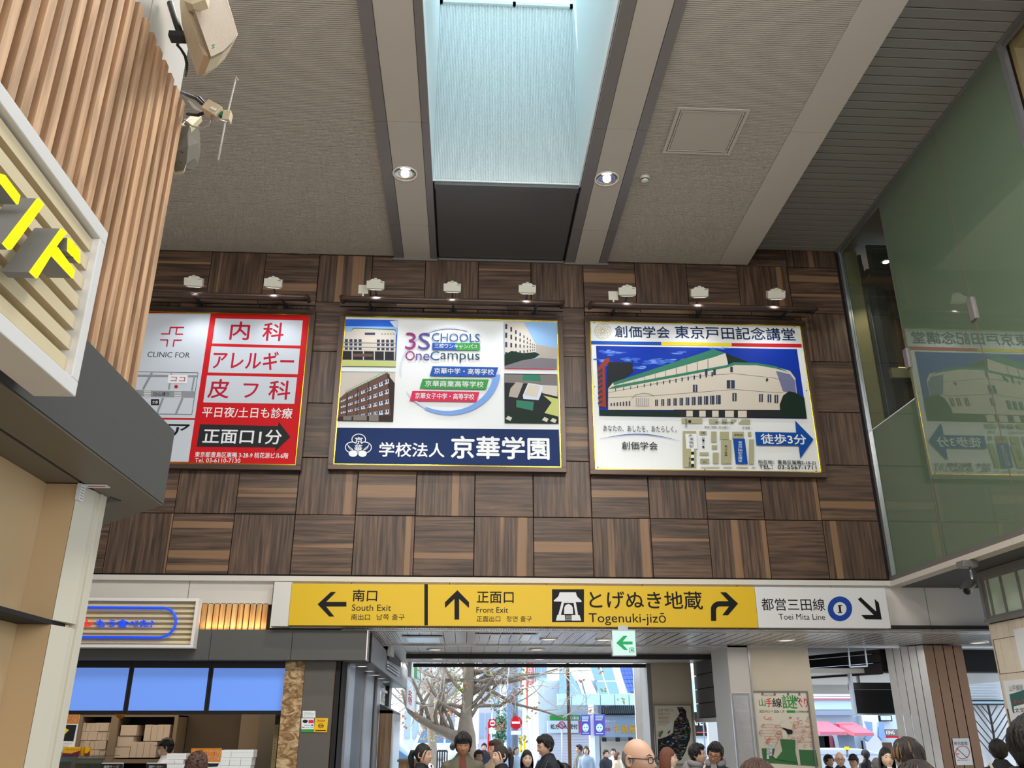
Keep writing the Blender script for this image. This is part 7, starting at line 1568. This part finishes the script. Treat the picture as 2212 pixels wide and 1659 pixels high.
person('grey haired man in a pale top seen from behind, left of the bobbed woman', 1892, 1634, 12.2, 150, 'crew', 'hair_grey', 'skin', 'pale_top')
person('woman with a black bob facing the camera, left of the clad column', 1911, 1611, 9.7, -8, 'long', 'hair_black', 'skin_pale', 'coat_black', slim=1, inner='shirt_white')
person('person with streaked blond and dark short hair seen from behind', 1957, 1590, 5.6, 195, 'short', 'hair_dark', 'skin', 'hoodie_grey', streak=True)
person('person with brown parted hair very close to the camera, bottom right', 1978, 1637, 3.5, 190, 'short', 'hair_dark', 'skin', 'coat_black', streak=True)
person('dark haired person with a pale bag strap seen from behind by the lattice', 2152, 1594, 9.3, 165, 'short', 'hair_black', 'skin', 'coat_black', extra=strap('cream_b'))
person('large headed dark haired young man at the right edge, seen close from the side', 2226, 1538, 3.4, 48, 'short', 'hair_black', 'skin_pale', 'navy', hood='navy')
person('shop worker in a black cap and mask behind the counter', 363, 1592, 11.6, -80, 'crew', 'hair_black', 'skin', 'shirt_white', cap='black', mask=True)
person('customer with curly brown hair at the counter seen from behind', 428, 1624, 7.6, 165, 'curly', 'hair_brown', 'skin', 'navy')
# pedestrians outside
for i, (px, py, Y, yw, hr, hm_, tp, bt, lb) in enumerate((
        (1251, 1607, 22, -70, 'short', 'hair_black', 'stone_d', 'ink', 'walking man in a grey coat before the pharmacy shutter'),
        (1266, 1610, 21.5, -20, 'bob', 'hair_black', 'stone_blue', 'jean', 'walking woman in a blue jacket beside the man in grey'),
        (1308, 1618, 24, 30, 'short', 'hair_dark', 'navy', 'ink', 'dark clothed shopper stooping by the confectionery shop'),
        (1325, 1615, 24.5, -30, 'crew', 'hair_black', 'shirt_white', 'ink', 'shopper in white and navy before the confectionery shop'),
        (1333, 1622, 22.5, 60, 'bob', 'hair_brown', 'beige_coat', 'ink', 'shopper in beige nearest the bald man in green'),
        (978, 1604, 24, 170, 'short', 'hair_black', 'far_blue', 'jean', 'pedestrian in pale blue left of the man in the olive jacket'),
        (1034, 1618, 15, 20, 'short', 'hair_brown', 'far_lilac', 'jean', 'pedestrian in lilac grey between the tree and the woman in black'),
        (1046, 1604, 26, -10, 'short', 'hair_black', 'navy', 'ink', 'distant pedestrian in navy right of the tree trunk'),
        (1100, 1612, 23, 160, 'long', 'hair_black', 'denim', 'jean', 'distant woman in blue left of the yellow boards'),
        (1114, 1610, 21, 30, 'bob', 'hair_dark', 'stone_blue', 'jean', 'distant woman in blue grey above the long haired woman'),
        (1178, 1612, 20, 170, 'short', 'hair_dark', 'denim', 'jean', 'pedestrian in blue just behind the young man with the backpack'),
        (1868, 1618, 18, -160, 'short', 'hair_black', 'ink', 'ink', 'pedestrian in black before the blue grey shop row'),
        (1788, 1628, 15, 20, 'short', 'hair_black', 'ink', 'ink', 'pedestrian in black at the left edge of the right exit'))):
    person(lb, px, py, Y, yw, hr, hm_, 'skin', tp, bt, walk=1, slim=hr in ('long', 'bob'))
